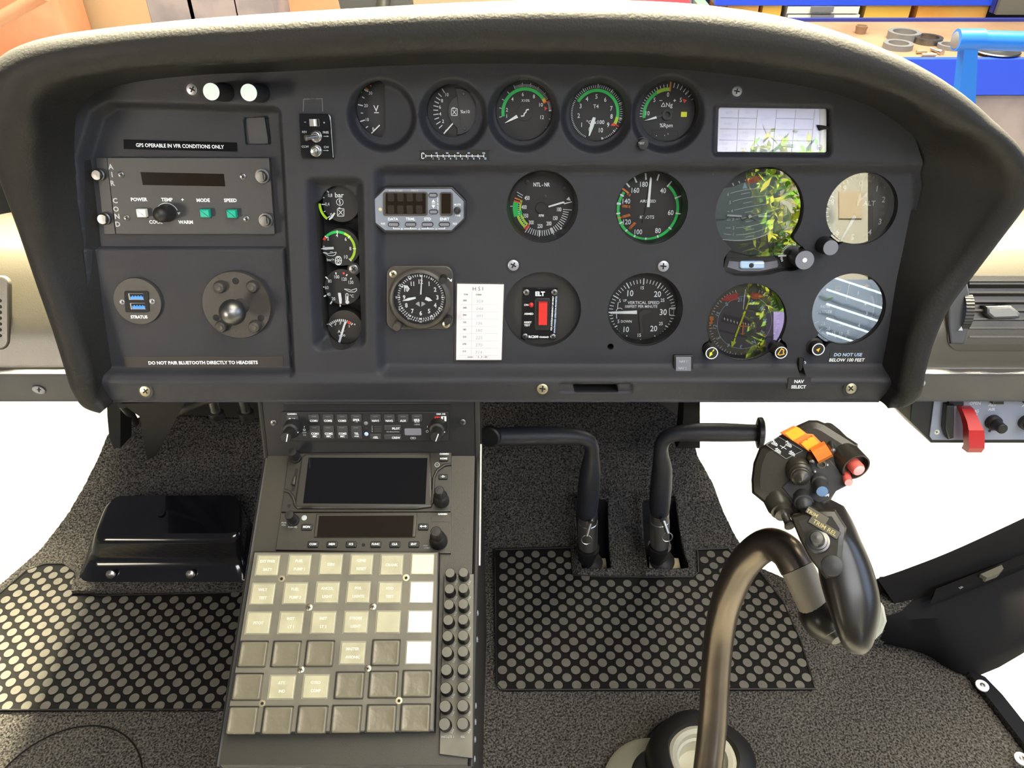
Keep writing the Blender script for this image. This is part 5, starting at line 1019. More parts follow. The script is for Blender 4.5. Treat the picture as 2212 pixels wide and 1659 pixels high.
screw(p, t, 388, 748, 27, w, 'screwface'); screw(p, t, 686, 742, 29, w, 'screwface')
b = MB(); p.text(b, 'STRATUS', 555, 897, 31, w + .0002, 'white', sx=.95, bold=.04); b.build('lettering', t)
# --- ball mount
t, p = thing('ball_mount', 'black round mounting plate with protruding dark metal ball', 'device mount', PANEL, 516, 657, -.0115, crop=CM)
b = MB(); p.cyl(b, 1540, 770, [(340, -.003), (340, .004), (334, .0052), (0, .0052)], UW, 'platefc', 64); b.build('plate', t)
w = UW + .0052
for x, y in ((1365, 595), (1690, 592), (1385, 985), (1715, 985)):
    b = MB(); p.cyl(b, x, y, [(62, 0), (62, .003), (50, .006), (30, .007), (0, .0072)], w, 'platefc', 24); p.cyl(b, x, y, [(28, .0066), (26, .0074), (0, .0072)], w, 'bezel', 14); b.build('rivet', t)
for x, y in ((1516, 540), (1322, 905), (1768, 908)):
    b = MB(); p.cyl(b, x, y, [(34, 0), (30, .0003), (0, .0003)], w, 'matte', 20); b.build('hole', t)
b = MB(); p.cyl(b, 1570, 790, [(80, 0), (60, .004), (52, .012), (60, .016)], w, 'platefc'); b.build('neck', t)
b = MB(); k = p.k(1570, 790, w); c = p.P(1570, 790, w) + A(0, 0, .026); r = 135 * k * .94
b.lathe(c, (0, 0, 1), [(r * math.sin(a), -r * math.cos(a)) for a in np.linspace(.3, math.pi, 20)], 'darksteel', 36); b.build('ball', t, sharp=80)
b = MB(); p.text(b, 'RAM', 1560, 1040, 44, w + .0002, 'bezel', rot=4, sx=1.5); b.build('embossing', t)
t, p = thing('placard_tape', 'black label reading DO NOT PAIR BLUETOOTH DIRECTLY TO HEADSETS', 'label', PANEL, 440, 783, -.0115, crop=CM)
b = MB(); p.prism(b, [(403, 1294), (1985, 1288), (1990, 1405), (415, 1412)], UW - .0004, UW + .0005, 'dialbrown'); b.build('tape', t)
b = MB(); p.text(b, 'DO NOT PAIR BLUETOOTH DIRECTLY TO HEADSETS', 1192, 1352, 34, UW + .0007, 'white', rot=.3, sx=.975, bold=.035); b.build('lettering', t)
# --- trim switch panel
t, p = thing('trim_switch_panel', 'small black trim panel with two steel toggle switches', 'switch panel', PANEL, 683, 294, 0, crop=CR1)
b = MB(); p.prism(b, [(25, 452), (320, 456), (352, 480), (385, 915), (65, 915), (45, 880)], -.001, .0035, 'gloss', .001); b.build('face_plate', t)
w = .0037; b = MB(); p.text(b, '–', 90, 540, 26, w, 'white'); p.text(b, '+', 285, 545, 26, w, 'white')
for s_, x, y in (('REV', 85, 640), ('FREE', 302, 645), ('CCW', 92, 790), ('CW', 308, 795)): p.text(b, s_, x, y, 22, w, 'dimwhite')
for y in (685, 830): p.line(b, 278, y, 318, y, 5, w, 'dimwhite'); p.poly(b, [(315, y - 8), (335, y), (315, y + 8)], w, 'dimwhite')
p.lines(b, [(330, 462), (350, 485), (378, 900)], 5, w, 'dimwhite'); b.build('lettering', t)
b = MB(); p.rect(b, 185, 545, 100, 70, 2, .0035, .0038, 'steel'); p.rect(b, 188, 545, 22, 66, 1, .0038, .0042, 'white'); p.rect(b, 222, 545, 16, 66, 1, .0038, .0042, 'lens'); b.build('indicator_window', t)
for x, y, tx, ty in ((205, 685, 95, 702), (203, 832, 178, 855)):
    b = MB(); p.cyl(b, x, y, [(60, 0), (58, .0015), (50, .002), (44, .003), (36, .0032), (28, .005), (0, .0052)], .0035, 'steel', 24); b.build('switch_bushing', t)
    c = p.P(x, y, .008); e = p.P(tx, ty, .016); b = MB(); b.tube([c, c + (e - c) * .7, e, e + (e - c) * .05], [.0016, .0022, .0028, .001], 'steel', 14); b.build('toggle_lever', t)
# --- traffic display
WT = WM + .0055
CT = (820, 390, 11.06)
t, p = thing('traffic_display', 'grey eight-sided traffic display with buttons DATA TRML STD ENRT', 'display unit', PANEL, 906, 452, WT, crop=CT)
octo = lambda g: [(120 - g * .4, 145 - g), (1730 + g * .4, 145 - g), (2060 + g, 480 - g * .3), (2060 + g, 920 + g * .3), (1740 + g * .4, 1240 + g), (110 - g * .4, 1240 + g), (-150 - g, 1020 + g * .3), (-170 - g, 430 - g * .3)]
b = MB(); p.prism(b, octo(0), WM - .002, WT + .0045, 'black', .0012); b.build('bezel', t)
w = WT + .0048; b = MB(); p.prism(b, octo(-52), WT + .003, w, 'grey', .0003); b.build('face_plate', t)
b = MB(); p.prism(b, rr(78, 272, 1145, 845, 60), w - .001, w + .0015, 'bezel', .0008); p.prism(b, rr(145, 305, 1100, 795, 20), w, w + .0019, 'lensbrown'); b.build('main_window', t)
b = MB(); p.prism(b, rr(1435, 280, 1745, 845, 60), w - .001, w + .0015, 'bezel', .0008); p.prism(b, rr(1480, 310, 1700, 790, 20), w, w + .0019, 'lensbrown'); b.build('side_window', t)
for i in range(4):
    for y in (400, 690):
        b = MB(); p.rect(b, 270 + i * 225, y, 150, 190, 30, w + .0018, w + .00205, 'digit'); b.build('digit', t)
for x, y, ww in ((1275, 352, 210), (1285, 750, 210), (330, 1050, 270), (738, 1050, 270), (1142, 1050, 280), (1548, 1050, 270)):
    b = MB(); p.rect(b, x, y, ww, 105, 50, w - .0005, w + .002, 'greycap', .0007, side='matte'); b.build('push_button', t)
b = MB(); w2 = w + .0002
for s_, x, y, h_ in (('DATA', 322, 920, 66), ('TRML', 738, 920, 66), ('STD', 1145, 920, 66), ('ENRT', 1555, 920, 66), ('TST.', 88, 1035, 48), ('.TST', 1790, 1035, 48), ('MUTE', 1860, 577, 46), ('PWR', 1868, 838, 46), ('A', 1390, 560, 40), ('D', 535, 1155, 44), ('G', 947, 1155, 44), ('U', 1355, 1155, 44)): p.text(b, s_, x, y, h_, w2, 'white', bold=.02)
p.text(b, 'RYAN TCAD', 385, 240, 42, w2, 'dimwhite', shear=.3, bold=.03); p.text(b, '9900 B', 835, 240, 42, w2, 'dimwhite', shear=.3, bold=.03)
p.poly(b, [(1285, 450), (1240, 525), (1330, 525)], w2, 'white'); p.poly(b, [(1285, 662), (1240, 590), (1330, 590)], w2, 'white'); p.line(b, 1245, 557, 1328, 557, 12, w2, 'white')
p.line(b, 1385, 405, 1387, 520, 10, w2, 'white'); p.line(b, 1392, 600, 1395, 700, 10, w2, 'white')
for a_, c_ in ((325, 490), (585, 890), (1000, 1300), (1405, 1565)): p.line(b, a_, 1153, c_, 1153, 14, w2, 'white')
for x in (330, 740, 1150, 1555): p.line(b, x, 1110, x, 1153, 14, w2, 'white')
b.build('lettering', t)
b = MB(); p.cyl(b, 1855, 715, [(85, 0), (80, .002), (62, .0025), (60, .008), (52, .009), (0, .0092)], w, 'black'); b.build('mute_knob', t)
b = MB(); p.cyl(b, 15, 690, [(42, 0), (36, .0003), (0, .0005)], w, 'beige'); b.build('light_sensor', t)
# --- clock
CC = (830, 560, 10.37)
t, p = thing('clock', 'square-cased black aircraft clock with white hands', 'clock', PANEL, 907, 643, WM, crop=CC)
b = MB(); p.prism(b, rr(48, 145, 1545, 1580, 200, 8), WM - .001, WM + .004, 'bezel', .0015); b.build('case', t)
w = WM + .004; b = MB(); c = p.P(800, 880, w); k = p.k(800, 880, w); b.lathe(c, (0, 0, 1), [(705 * k, -.001), (690 * k, .004), (650 * k, .006), (600 * k, .0062), (570 * k, .001), (560 * k, -.001)], 'bezel', 60, False); b.build('bezel_ring', t, sharp=50)
b = MB(); wd = w + .0002; p.disc(b, 800, 880, 580, wd, 'dial'); w = wd + .0002; c = (818, 855)
p.ticks(b, *c, 470, 520, 0, 354, 60, 17, w, 'white')
for i in range(60):
    if i % 5 and 18 < i < 42:
        a = R(i * 6); p.disc(b, c[0] + 530 * math.sin(a), c[1] - 530 * math.cos(a), 14, w, 'white')
for i in range(12):
    a = R(i * 30); p.disc(b, c[0] + 480 * math.sin(a), c[1] - 480 * math.cos(a), 22, w, 'white'); p.text(b, str(i * 5 or 60), c[0] + 545 * math.sin(a), c[1] - 545 * math.cos(a), 42, w, 'ivory' if i in (2, 3, 4) else 'white', rot=-i * 30, bold=.03)
for i in range(1, 13):
    a = R(i * 30); r_ = 365; p.text(b, str(i), c[0] + r_ * math.sin(a) * 1.02, c[1] - r_ * math.cos(a) * .97, 100, w, 'white', bold=.03, sx=.85)
p.arc(b, 800, 1060, 0, 110, 300, 355, w, 'dimwhite'); p.arc(b, 830, 1060, 0, 110, 5, 60, w, 'dimwhite'); b.build('dial', t)
needle(p, t, [(800, 790), (835, 790), (850, 400), (842, 345), (832, 400)], w, name='second_hand'); needle(p, t, [(700, 845), (708, 885), (540, 930), (400, 938), (530, 870), (690, 845)], w + .001, name='minute_hand'); needle(p, t, [(935, 842), (1010, 865), (1078, 930), (990, 942), (908, 905)], w + .001, name='hour_hand'); needle(p, t, [(430, 580), (520, 590), (568, 660), (550, 700), (510, 700), (520, 640), (480, 640), (460, 700), (445, 700), (445, 640)], w + .0005, name='alarm_hand')
b = MB(); p.disc(b, 800, 880, 585, WM + .0075, 'glass'); b.build('cover_glass', t)
w = WM + .004; screw(p, t, 200, 330, 85, w, 'brass'); screw(p, t, 1390, 1455, 85, w, 'brass')
for x, y, r_ in ((1310, 440, 80), (1415, 1345, 85), (290, 1480, 95)):
    b = MB(); p.cyl(b, x + 20, y + (-20), [(r_ * 1.1, 0), (r_, .004), (r_ * .95, .011), (r_ * .85, .012), (0, .012)], w, 'rubber' if y < 1400 else 'bezel', 24); b.build('push_knob', t)
b = MB(); p.arc(b, 1390, 520, 95, 110, 0, 65, w + .0002, 'white'); p.poly(b, [(1460, 480), (1520, 430), (1512, 505)], w + .0003, 'white'); b.build('arrow_marking', t)
# --- compass correction card
t, p = thing('correction_card', 'white HSI heading correction card in clear holder', 'card', PANEL, 1036, 695, WM, crop=CR7)
b = MB(); p.prism(b, [(790, 925), (1190, 930), (1200, 945), (1178, 1585), (775, 1580), (785, 940)], WM, WM + .0022, 'pane', .0004); p.prism(b, [(790, 925), (1190, 930), (1200, 945), (1178, 1585), (775, 1580), (785, 940)], WM, WM + .0008, 'bezel'); b.build('holder', t)
w = WM + .0024; b = MB(); p.prism(b, [(800, 938), (1190, 943), (1170, 1572), (792, 1572)], w - .001, w, 'paper'); b.build('paper', t)
b = MB(); w += .0002; p.text(b, 'H S I', 973, 979, 34, w, 'ink', bold=-.01); p.text(b, 'FOR', 875, 1027, 13, w, 'ink'); p.text(b, 'STEER', 980, 1029, 13, w, 'ink')
for i, (a_, c_) in enumerate((('000', '359'), ('045', '044'), ('090', '091'), ('135', '136'), ('180', '180'), ('225', '225'), ('270', '270'), ('315', '314'))):
    y = 1077 + i * 60.5; p.text(b, a_, 865 - i * .7, y, 15, w, 'ink'); p.text(b, c_, 990 - i * 1.3, y + 8, 26, w, 'pencil', sx=1.1, bold=-.012, shear=.15)
    p.line(b, 826 - i, y + 34, 1140, y + 34, 2, w, 'rule')
p.line(b, 925, 1005, 918, 1530, 2, w, 'rule'); p.text(b, 'EXPIRY', 912, 1549, 11, w, 'ink'); p.text(b, '1 . 1 . 21', 1012, 1547, 17, w, 'ink', bold=.02); b.build('writing', t)
# --- ELT remote switch
t, p = thing('beacon_switch_panel', 'round black blanking plate with ELT red rocker switch', 'switch panel', PANEL, 1172, 670, WM, crop=CR7)
k = PANEL.depth(1172, 670, WM) / F; ew = WM - .012; b = MB(); b.lathe((0, 0, -.012), (0, 0, 1), [(96 * k, -.006), (96 * k, 0), (0, 0)], 'dial', 56); b.build('round_plate', t)
b = MB(); p.prism(b, [(1350, 972), (1638, 975), (1618, 1400), (1338, 1398)], ew, ew + .003, 'gloss', .0008); b.build('switch_plate', t)
w = ew + .0032; b = MB(); p.text(b, 'ELT', 1492, 1021, 36, w, 'white', bold=.05)
for s_, x, y in (('ON', 1376, 1114), ('ARMED', 1398, 1188), ('RESET', 1391, 1259), ('TEST', 1384, 1283)): p.text(b, s_, x, y, 17, w, 'white', bold=.03)
p.text(b, 'RC200', 1437, 1379, 21, w, 'white', bold=.04); p.text(b, 'KANNAD', 1525, 1382, 13, w, 'white', bold=.05)
p.text(b, 'FOR AVIATION EMERGENCY USE ONLY', 1593, 1185, 13, w, 'white', rot=88, sx=.92, bold=.03); p.text(b, 'UNAUTHORISED OPERATION PROHIBITED', 1619, 1195, 13, w, 'bluew', rot=88, sx=.92, bold=.03); b.build('lettering', t)
b = MB(); p.prism(b, rr(1448, 1058, 1578, 1325, 20), w - .001, w + .0012, 'black', .0006); b.build('rocker_frame', t)
b = MB(); q0 = [p.P(x, y, w + .001) for x, y in ((1475, 1275), (1550, 1275), (1553, 1085), (1478, 1085))]
b.rings([q0, [q0[0] + A(.0004, .0004, .0045), q0[1] + A(-.0004, .0004, .0045), q0[2] + A(-.0004, -.0004, .006), q0[3] + A(.0004, -.0004, .006)]], 'brightred'); b.build('rocker_switch', t, props={'label': 'bright red rocker'})
b = MB(); p.cyl(b, 1418, 1113, [(20, 0), (18, .002), (0, .004)], w, 'brightred', 20); b.build('indicator_lamp', t)
for x, y in ((1378, 1008), (1612, 1008), (1366, 1376), (1600, 1380)): screw(p, t, x, y, 26, ew + .003, 'darksteel')
# --- NAV1 NAV2 switch
t, p = thing('navigation_switch', 'small square black push switch lettered NAV 1 NAV 2', 'switch', PANEL, 1477, 786, WM, crop=CR8)
b = MB(); p.prism(b, rr(572, 1358, 708, 1485, 8), WM - .001, WM + .004, 'black', .0008); b.build('frame', t)
b = MB(); p.prism(b, rr(585, 1372, 694, 1472, 5), WM + .003, WM + .006, 'greycap', .0008); b.build('button', t)
b = MB(); p.text(b, 'NAV 1', 637, 1401, 19, WM + .0062, 'dimwhite', sx=.8); p.text(b, 'NAV 2', 632, 1449, 19, WM + .0062, 'dimwhite', sx=.8); b.build('lettering', t)
t, p = thing('placard_tape', 'black label reading DO NOT USE BELOW 100 FEET', 'label', PANEL, 1832, 772, WM, crop=CR8)
b = MB(); p.prism(b, [(1672, 1324), (1945, 1318), (1940, 1410), (1660, 1412)], WM, WM + .0004, 'dial'); b.build('tape', t)
b = MB(); p.text(b, 'DO NOT USE', 1796, 1354, 24, WM + .0006, 'bluew', shear=.1, bold=.02); p.text(b, 'BELOW 100 FEET', 1788, 1391, 24, WM + .0006, 'white', shear=.1, bold=.02); b.build('lettering', t)
t, p = thing('placard_tape', 'black label reading NAV SELECT on the lower lip', 'label', PANEL, 1726, 828, .004, crop=CR8)
b = MB(); p.prism(b, [(1378, 1518), (1538, 1518), (1526, 1596), (1368, 1596)], .003, .0046, 'dial'); b.build('tape', t)
b = MB(); p.text(b, 'NAV', 1452, 1542, 24, .0048, 'white', bold=.03); p.text(b, 'SELECT', 1448, 1580, 23, .0048, 'white', bold=.03); b.build('lettering', t)
t, p = thing('lock_lever', 'tiny black lever with steel pin in a slot above NAV SELECT label', 'lever', PANEL, 1728, 787, WM, crop=CR8)
b = MB(); p.prism(b, [(1452, 1380), (1482, 1380), (1480, 1440), (1468, 1470), (1450, 1465)], WM - .004, WM + .004, 'matte', .001); b.build('lever', t); screw(p, t, 1490, 1409, 12, WM, 'steel')
# ================================================================ CENTRE CONSOLE
con, off = thing('center_console', 'black angled centre console between the footwells', 'console', loc=(-.155, .5, .0))
XL, XR = -.2700, -.0410
fD = DECK.at(1106, 985, 0); top = fD + AUD.v * .10; front = DECK.at(1106, 1652, 0)
prof = [top + A(0, .16, .02), top, fD, front, front + A(0, .003, -.012), front + A(0, .035, -.06), A(0, .44, 0), A(0, .75, 0)]
b = MB(); r0 = [A(XL, p_[1], p_[2]) for p_ in prof]; r1 = [A(XR, p_[1], p_[2]) for p_ in prof]; b.grid([r0, r1], 'bez2'); b.add(r0, [tuple(range(len(prof)))], 'black'); b.add(r1, [tuple(range(len(prof)))[::-1]], 'black')
bm_ = b.mi('black'); b.m[0] = bm_; b.m[1] = bm_; 
for i in (3, 4, 5, 6): b.m[i] = bm_
b.m[2] = b.mi('console'); b.build('housing', con, off)
for xx in (XL - .002, XR + .003):
    b = MB()
    pth = [top + A(0, 0, 0), fD, DECK.at(1106, 1190, .0), front]
    b.tube([A(xx, p_[1], p_[2] - .003) for p_ in pth], .0028, 'rubber', 8); b.build('edge_trim', con, off)
b = MB(); b.tube([A(XR + .006, p_[1], p_[2] - .02) for p_ in (top * .3 + fD * .7, DECK.at(1106, 1195, 0))], .0018, 'steel', 8); b.build('side_rail', con, off)
for y in (1325, 1382, 1525, 1560, 1598, 1640):
    b = MB(); c = DECK.at(1106, y, -.006); c[0] = XR; b.lathe(c, (1, 0, .1), [(.0035, 0), (.0035, .004), (.0026, .007), (0, .0075)], 'greycap', 14); b.build('side_stud', con, off)
# --- audio panel
CG = (560, 860, 4.424)
t, p = thing('audio_panel', 'black intercom audio panel with grey button rows, topmost console unit', 'radio panel', AUD, 788, 920, 0, crop=CG)
b = MB(); p.prism(b, rr(212, 130, 1812, 412, 14), -.001, .003, 'black', .0006); b.build('face_plate', t); w = .0032
B1 = [(520, 205, 'COM1'), (657, 205, 'COM2'), (792, 205, 'COM3'), (927, 205, 'SPKR'), (1110, 205, 'NAV1'), (1243, 205, 'NAV2'), (1375, 205, 'AUX'), (1507, 205, 'MKR')]
B2 = [(532, 328, 'COM1'), (664, 328, 'COM2'), (796, 328, 'COM3'), (930, 328, 'TEL')]
for x, y, s_ in B1:
    b = MB(); p.rect(b, x, y - 12, 104, 78, 12, w - .001, w + .0015, 'face', .0008); p.rect(b, x, y - 28, 46, 7, 2, w + .0014, w + .0017, 'faint'); 
    if s_ == 'SPKR': p.text(b, '– PA', x, y + 22, 12, w + .0017, 'dimwhite')
    if s_ == 'MKR': p.text(b, 'MUTE', x, y + 22, 13, w + .0017, 'white')
    p.text(b, s_, x, y + (12 if s_ not in ('SPKR', 'MKR') else 4), 22, w + .0017, 'white', sx=.9, bold=.03); b.build('push_button', t)
for x, y, s_ in B2:
    b = MB(); p.rect(b, x, y, 104, 134, 12, w - .001, w + .0015, 'face', .0008); p.rect(b, x - 8, y - 45, 46, 7, 2, w + .0014, w + .0017, 'faint'); p.text(b, s_, x, y + 12, 22, w + .0017, 'white', sx=.9, bold=.03); p.text(b, 'MIC' if s_ != 'TEL' else '+PAIR', x, y + 37, 20 if s_ != 'TEL' else 14, w + .0017, 'white', sx=.9, bold=.03); b.build('push_button', t)
for x, y, ww, s_, dx in ((315, 195, 115, 'PLAY', 0), (1275, 285, 165, 'PILOT', 32), (1275, 373, 165, 'CREW', 32), (1112, 370, 105, '♫SEL', 0)):
    b = MB(); p.rect(b, x, y, ww, 56, 10, w - .001, w + .0015, 'face', .0008); p.text(b, s_.replace('♫', '♪'), x + dx, y + 6, 22, w + .0017, 'white', sx=.9, bold=.03); b.build('push_button', t)
b = MB(); p.rect(b, 1468, 325, 160, 70, 12, w - .001, w + .001, 'greycap', .0006); b.build('jack_cover', t)
b = MB(); p.text(b, 'GARMIN', 312, 152, 17, w, 'white', bold=.03); p.text(b, 'GMA 345', 1735, 152, 16, w, 'white', bold=.03); p.text(b, 'ICS ISOLATION', 1278, 322, 13, w, 'dimwhite'); p.text(b, '1-SENS', 1508, 252, 14, w, 'dimwhite'); p.text(b, 'OFF/', 432, 330, 14, w, 'dimwhite'); p.text(b, 'ICS', 434, 353, 14, w, 'dimwhite'); p.text(b, '♪', 430, 272, 20, w, 'white'); p.text(b, '♪', 1607, 272, 20, w, 'white'); p.ring(b, 1605, 318, 9, 12, w, 'white'); p.ring(b, 430, 303, 8, 11, w, 'white')
for i in range(4): p.line(b, 1098, 273 + i * 15, 1168, 273 + i * 15, 3, w, 'faint'); p.text(b, str(i + 1), 1079, 270 + i * 16, 11, w, 'white')
p.rect(b, 1470, 382, 54, 22, 10, w, w + .0001, 'dimwhite'); p.rect(b, 1470, 382, 46, 15, 7, w, w + .0002, 'black'); p.line(b, 1458, 382, 1482, 382, 5, w + .0003, 'white'); b.build('lettering', t)
b = MB(); p.rect(b, 1702, 200, 50, 50, 2, w, w + .0006, 'brightred'); p.text(b, 'M', 1702, 200, 36, w + .0008, 'hsidark', bold=.02); b.build('m_placard', t, props={'label': 'red square lettered M'}); b = MB(); p.rect(b, 1763, 198, 50, 50, 2, w, w + .0006, 'whitebtn'); p.text(b, 'I', 1763, 198, 36, w + .0008, 'ink', bold=.06); b.build('i_placard', t, props={'label': 'white square lettered I'})
for x, y, m_ in ((1020, 240, 'greycap'), (1022, 296, 'matte'), (1024, 343, 'bluew')): b = MB(); p.cyl(b, x, y, [(20, 0), (18, .0004), (0, .001)], w, m_, 20); b.build('indicator', t)
for x, y, s_ in ((330, 268, 0), (1710, 265, 1)):
    b = MB(); p.cyl(b, x, y, [(84, 0), (84, .002), (80, .004), (80, .012), (72, .014), (52, .015), (50, .030), (46, .031), (0, .0312)], w, 'rubber', 32); kb_ = b.build('twin_knob', t)
    c = p.P(x, y, w); k = p.k(x, y, w); b = MB(); q = [c + A(a_ * k, b_ * k, .0315) for a_, b_ in ((-4, -42), (4, -44), (32 if s_ else 24, 30), (24 if s_ else 14, 34))]; b.add(q, [(0, 1, 2, 3)], 'white'); q = [c + A(a_ * k, b_ * k, .0142) for a_, b_ in ((56, -22), (76, -16), (76, -6), (58, -10))]; b.add(q, [(0, 1, 2, 3)], 'white'); b.build('pointer_mark', t)
screw(p, t, 138, 235, 30, 0, 'darksteel', rot=40); screw(p, t, 1945, 228, 30, 0, 'darksteel', rot=10)
b = MB(); p.prism(b, [(235, 60), (1825, 60), (1830, 128), (232, 128)], -.001, .001, 'matte'); p.line(b, 240, 55, 1822, 48, 3, .0012, 'faint'); b.build('upper_blank', t)
# --- GPS navigator
def keycap(p, t, x, y, ww, hh, s_, w, h_=20, name='key'):
    b = MB(); p.rect(b, x, y, ww, hh, 10, w - .001, w + .0022, 'black', .0009); p.text(b, s_, x, y, h_, w + .0024, 'white', bold=.03) if s_ else None; return b.build(name, t)
def dknob(p, t, x, y, prof, w, name='knob'): b = MB(); p.cyl(b, x, y, prof, w, 'rubber', 32); return b.build(name, t, sharp=30)
t, p = thing('gps_navigator', 'wide black touchscreen navigator in the console, blank display', 'navigator', DECK, 788, 1040, 0, crop=CG)
b = MB(); p.prism(b, [(283, 528), (1838, 520), (1828, 1082), (208, 1088)], -.001, .0035, 'bez2', .0006); b.build('face_plate', t); w = .0037
b = MB(); p.prism(b, [(445, 528), (1640, 522), (1652, 1025), (1640, 1040), (350, 1045), (335, 1010), (400, 560)], w - .001, w + .003, 'bez2', .002); b.build('screen_surround', t)
b = MB(); p.prism(b, [(472, 568), (1608, 572), (1588, 1012), (418, 1005)], w, w + .0033, 'lens'); b.build('screen', t)
b = MB(); p.tube if False else None
for L_ in ([(240, 878), (290, 895), (325, 950), (345, 1020), (365, 1045), (1500, 1050), (1620, 1035), (1655, 1000), (1668, 760), (1700, 690), (1770, 640), (1838, 630)],):
    pts_ = [p.P(x, y, w + .001) for x, y in L_]; b.tube(pts_, .0016, 'bez2', 8)
b.build('relief_edge', t, sharp=80)
b = MB(); p.prism(b, [(345, 675), (372, 675), (335, 885), (308, 885)], w - .001, w + .0002, 'matte'); b.build('card_slot', t)
b = MB(); p.prism(b, [(322, 740), (352, 740), (338, 830), (300, 820)], w, w + .004, 'bez2', .0015); b.build('memory_card', t)
dknob(p, t, 352, 575, [(52, 0), (52, .003), (45, .004), (42, .017), (38, .018), (0, .0182)], w)
dknob(p, t, 1745, 985, [(72, 0), (72, .004), (66, .006), (64, .016), (52, .018), (46, .019), (44, .033), (38, .034), (0, .0342)], w, 'twin_knob')
keycap(p, t, 1763, 577, 84, 46, 'HOME', w, 18); keycap(p, t, 1757, 748, 88, 50, 'D→' if False else '-D-', w, 20)
b = MB(); p.ring(b, 1700, 637, 18, 24, w, 'dimwhite'); p.text(b, 'm', 1700, 637, 16, w, 'dimwhite'); p.text(b, 'GARMIN', 1768, 533, 17, w, 'white', bold=.03); p.disc(b, 285, 1030, 18, w, 'matte'); b.build('lettering', t)
# --- radio
t, p = thing('communication_radio', 'black radio with narrow dark display and key row COM MEM ICS FUNC CLR ENT', 'radio', DECK, 785, 1150, 0, crop=CG)
b = MB(); p.prism(b, [(206, 1096), (1836, 1090), (1830, 1482), (156, 1450)], -.001, .0035, 'console', .0006); b.build('face_plate', t); w = .0037
b = MB(); p.prism(b, [(545, 1102), (1508, 1100), (1490, 1325), (518, 1328)], w - .001, w + .002, 'console', .0012); p.prism(b, [(572, 1125), (1478, 1122), (1465, 1322), (550, 1324)], w, w + .0023, 'lensbrown'); b.build('display', t)
for x, s_ in ((512, 'COM'), (694, 'MEM'), (878, 'ICS'), (1113, 'FUNC'), (1295, 'CLR'), (1477, 'ENT')): keycap(p, t, x, 1395, 102, 58, s_, w, 21)
keycap(p, t, 452, 1230, 102, 60, 'MON', w, 21); keycap(p, t, 1567, 1227, 98, 62, '←→' if False else '', w, 21)
b = MB(); w6 = w + .0025; p.line(b, 1545, 1225, 1590, 1225, 7, w6, 'white'); p.poly(b, [(1533, 1225), (1552, 1212), (1552, 1238)], w6, 'white'); p.poly(b, [(1602, 1225), (1583, 1212), (1583, 1238)], w6, 'white'); b.build('arrow_marking', t)
dknob(p, t, 328, 1170, [(58, 0), (56, .003), (48, .004), (44, .018), (40, .019), (0, .0192)], w); dknob(p, t, 1715, 1370, [(86, 0), (86, .004), (78, .006), (72, .016), (60, .018), (54, .019), (50, .034), (44, .035), (0, .0352)], w, 'twin_knob')
b = MB(); p.text(b, 'GARMIN', 1752, 1108, 17, w, 'white', bold=.03); p.text(b, 'PWR', 237, 1192, 16, w, 'dimwhite'); p.text(b, 'VOL', 234, 1213, 16, w, 'dimwhite'); p.text(b, 'PUSH SQ', 318, 1234, 16, w, 'dimwhite'); p.text(b, 'PUSH', 1590, 1410, 13, w, 'dimwhite'); p.text(b, 'LT/BRT', 1605, 1432, 13, w, 'dimwhite'); p.disc(b, 996, 1403, 17, w, 'matte'); p.lines(b, [(1645, 1128), (1643, 1180), (1822, 1182)], 3, w, 'black'); b.build('lettering', t)
b = MB(); p.cyl(b, 430, 1145, [(27, 0), (25, .0005), (0, .0008)], w, 'dimwhite', 20); b.build('light_sensor', t)
# --- illuminated push-button box
CS = (480, 1170, 3.393); BW = .016
t, p = thing('push_button_box', 'worn grey-brown box of six rows of square push buttons', 'switch box', DECK, 720, 1390, BW, crop=CS)
b = MB(); p.prism(b, [(228, 68), (1590, 70), (1555, 1392), (8, 1412)], -.028, BW, 'deckbox', .0016, side='black'); b.build('housing', t)
rowsB = [
 [(333, 174, 'EXT PWR|BATT'), (565, 171, 'FUEL|PUMP 1'), (796, 166, 'GEN'), (1020, 168, 'GENE|RESET'), (1242, 170, 'CRANK'), (1468, 164, '#w2')],
 [(297, 382, 'W/LT|TEST'), (535, 378, 'FUEL|PUMP 2'), (770, 372, 'ANCOL|LIGHT'), (998, 370, 'POS.|LIGHTS'), (1228, 372, 'HYD|TEST'), (1460, 370, '#w')],
 [(265, 596, 'PITOT'), (503, 594, 'INST|LT 1'), (741, 592, 'INST|LT 2'), (979, 590, 'STROBE|LIGHT'), (1216, 588, ' '), (1448, 586, '#w')],
 [(223, 822, '#b'), (467, 822, '#b'), (713, 818, '#b'), (956, 816, 'MASTER|AVIONIC'), (1198, 812, '#b'), (1438, 812, '#w')],
 [(183, 1062, '#b'), (437, 1066, 'ATT.|IND'), (685, 1062, 'GYRO|COMP'), (932, 1052, '#b'), (1180, 1046, '#b'), (1425, 1040, '#b')],
 [(143, 1310, '#b'), (402, 1308, '#b'), (657, 1304, '#b'), (908, 1300, '#b'), (1164, 1296, '#b'), (1414, 1290, '#b')]]
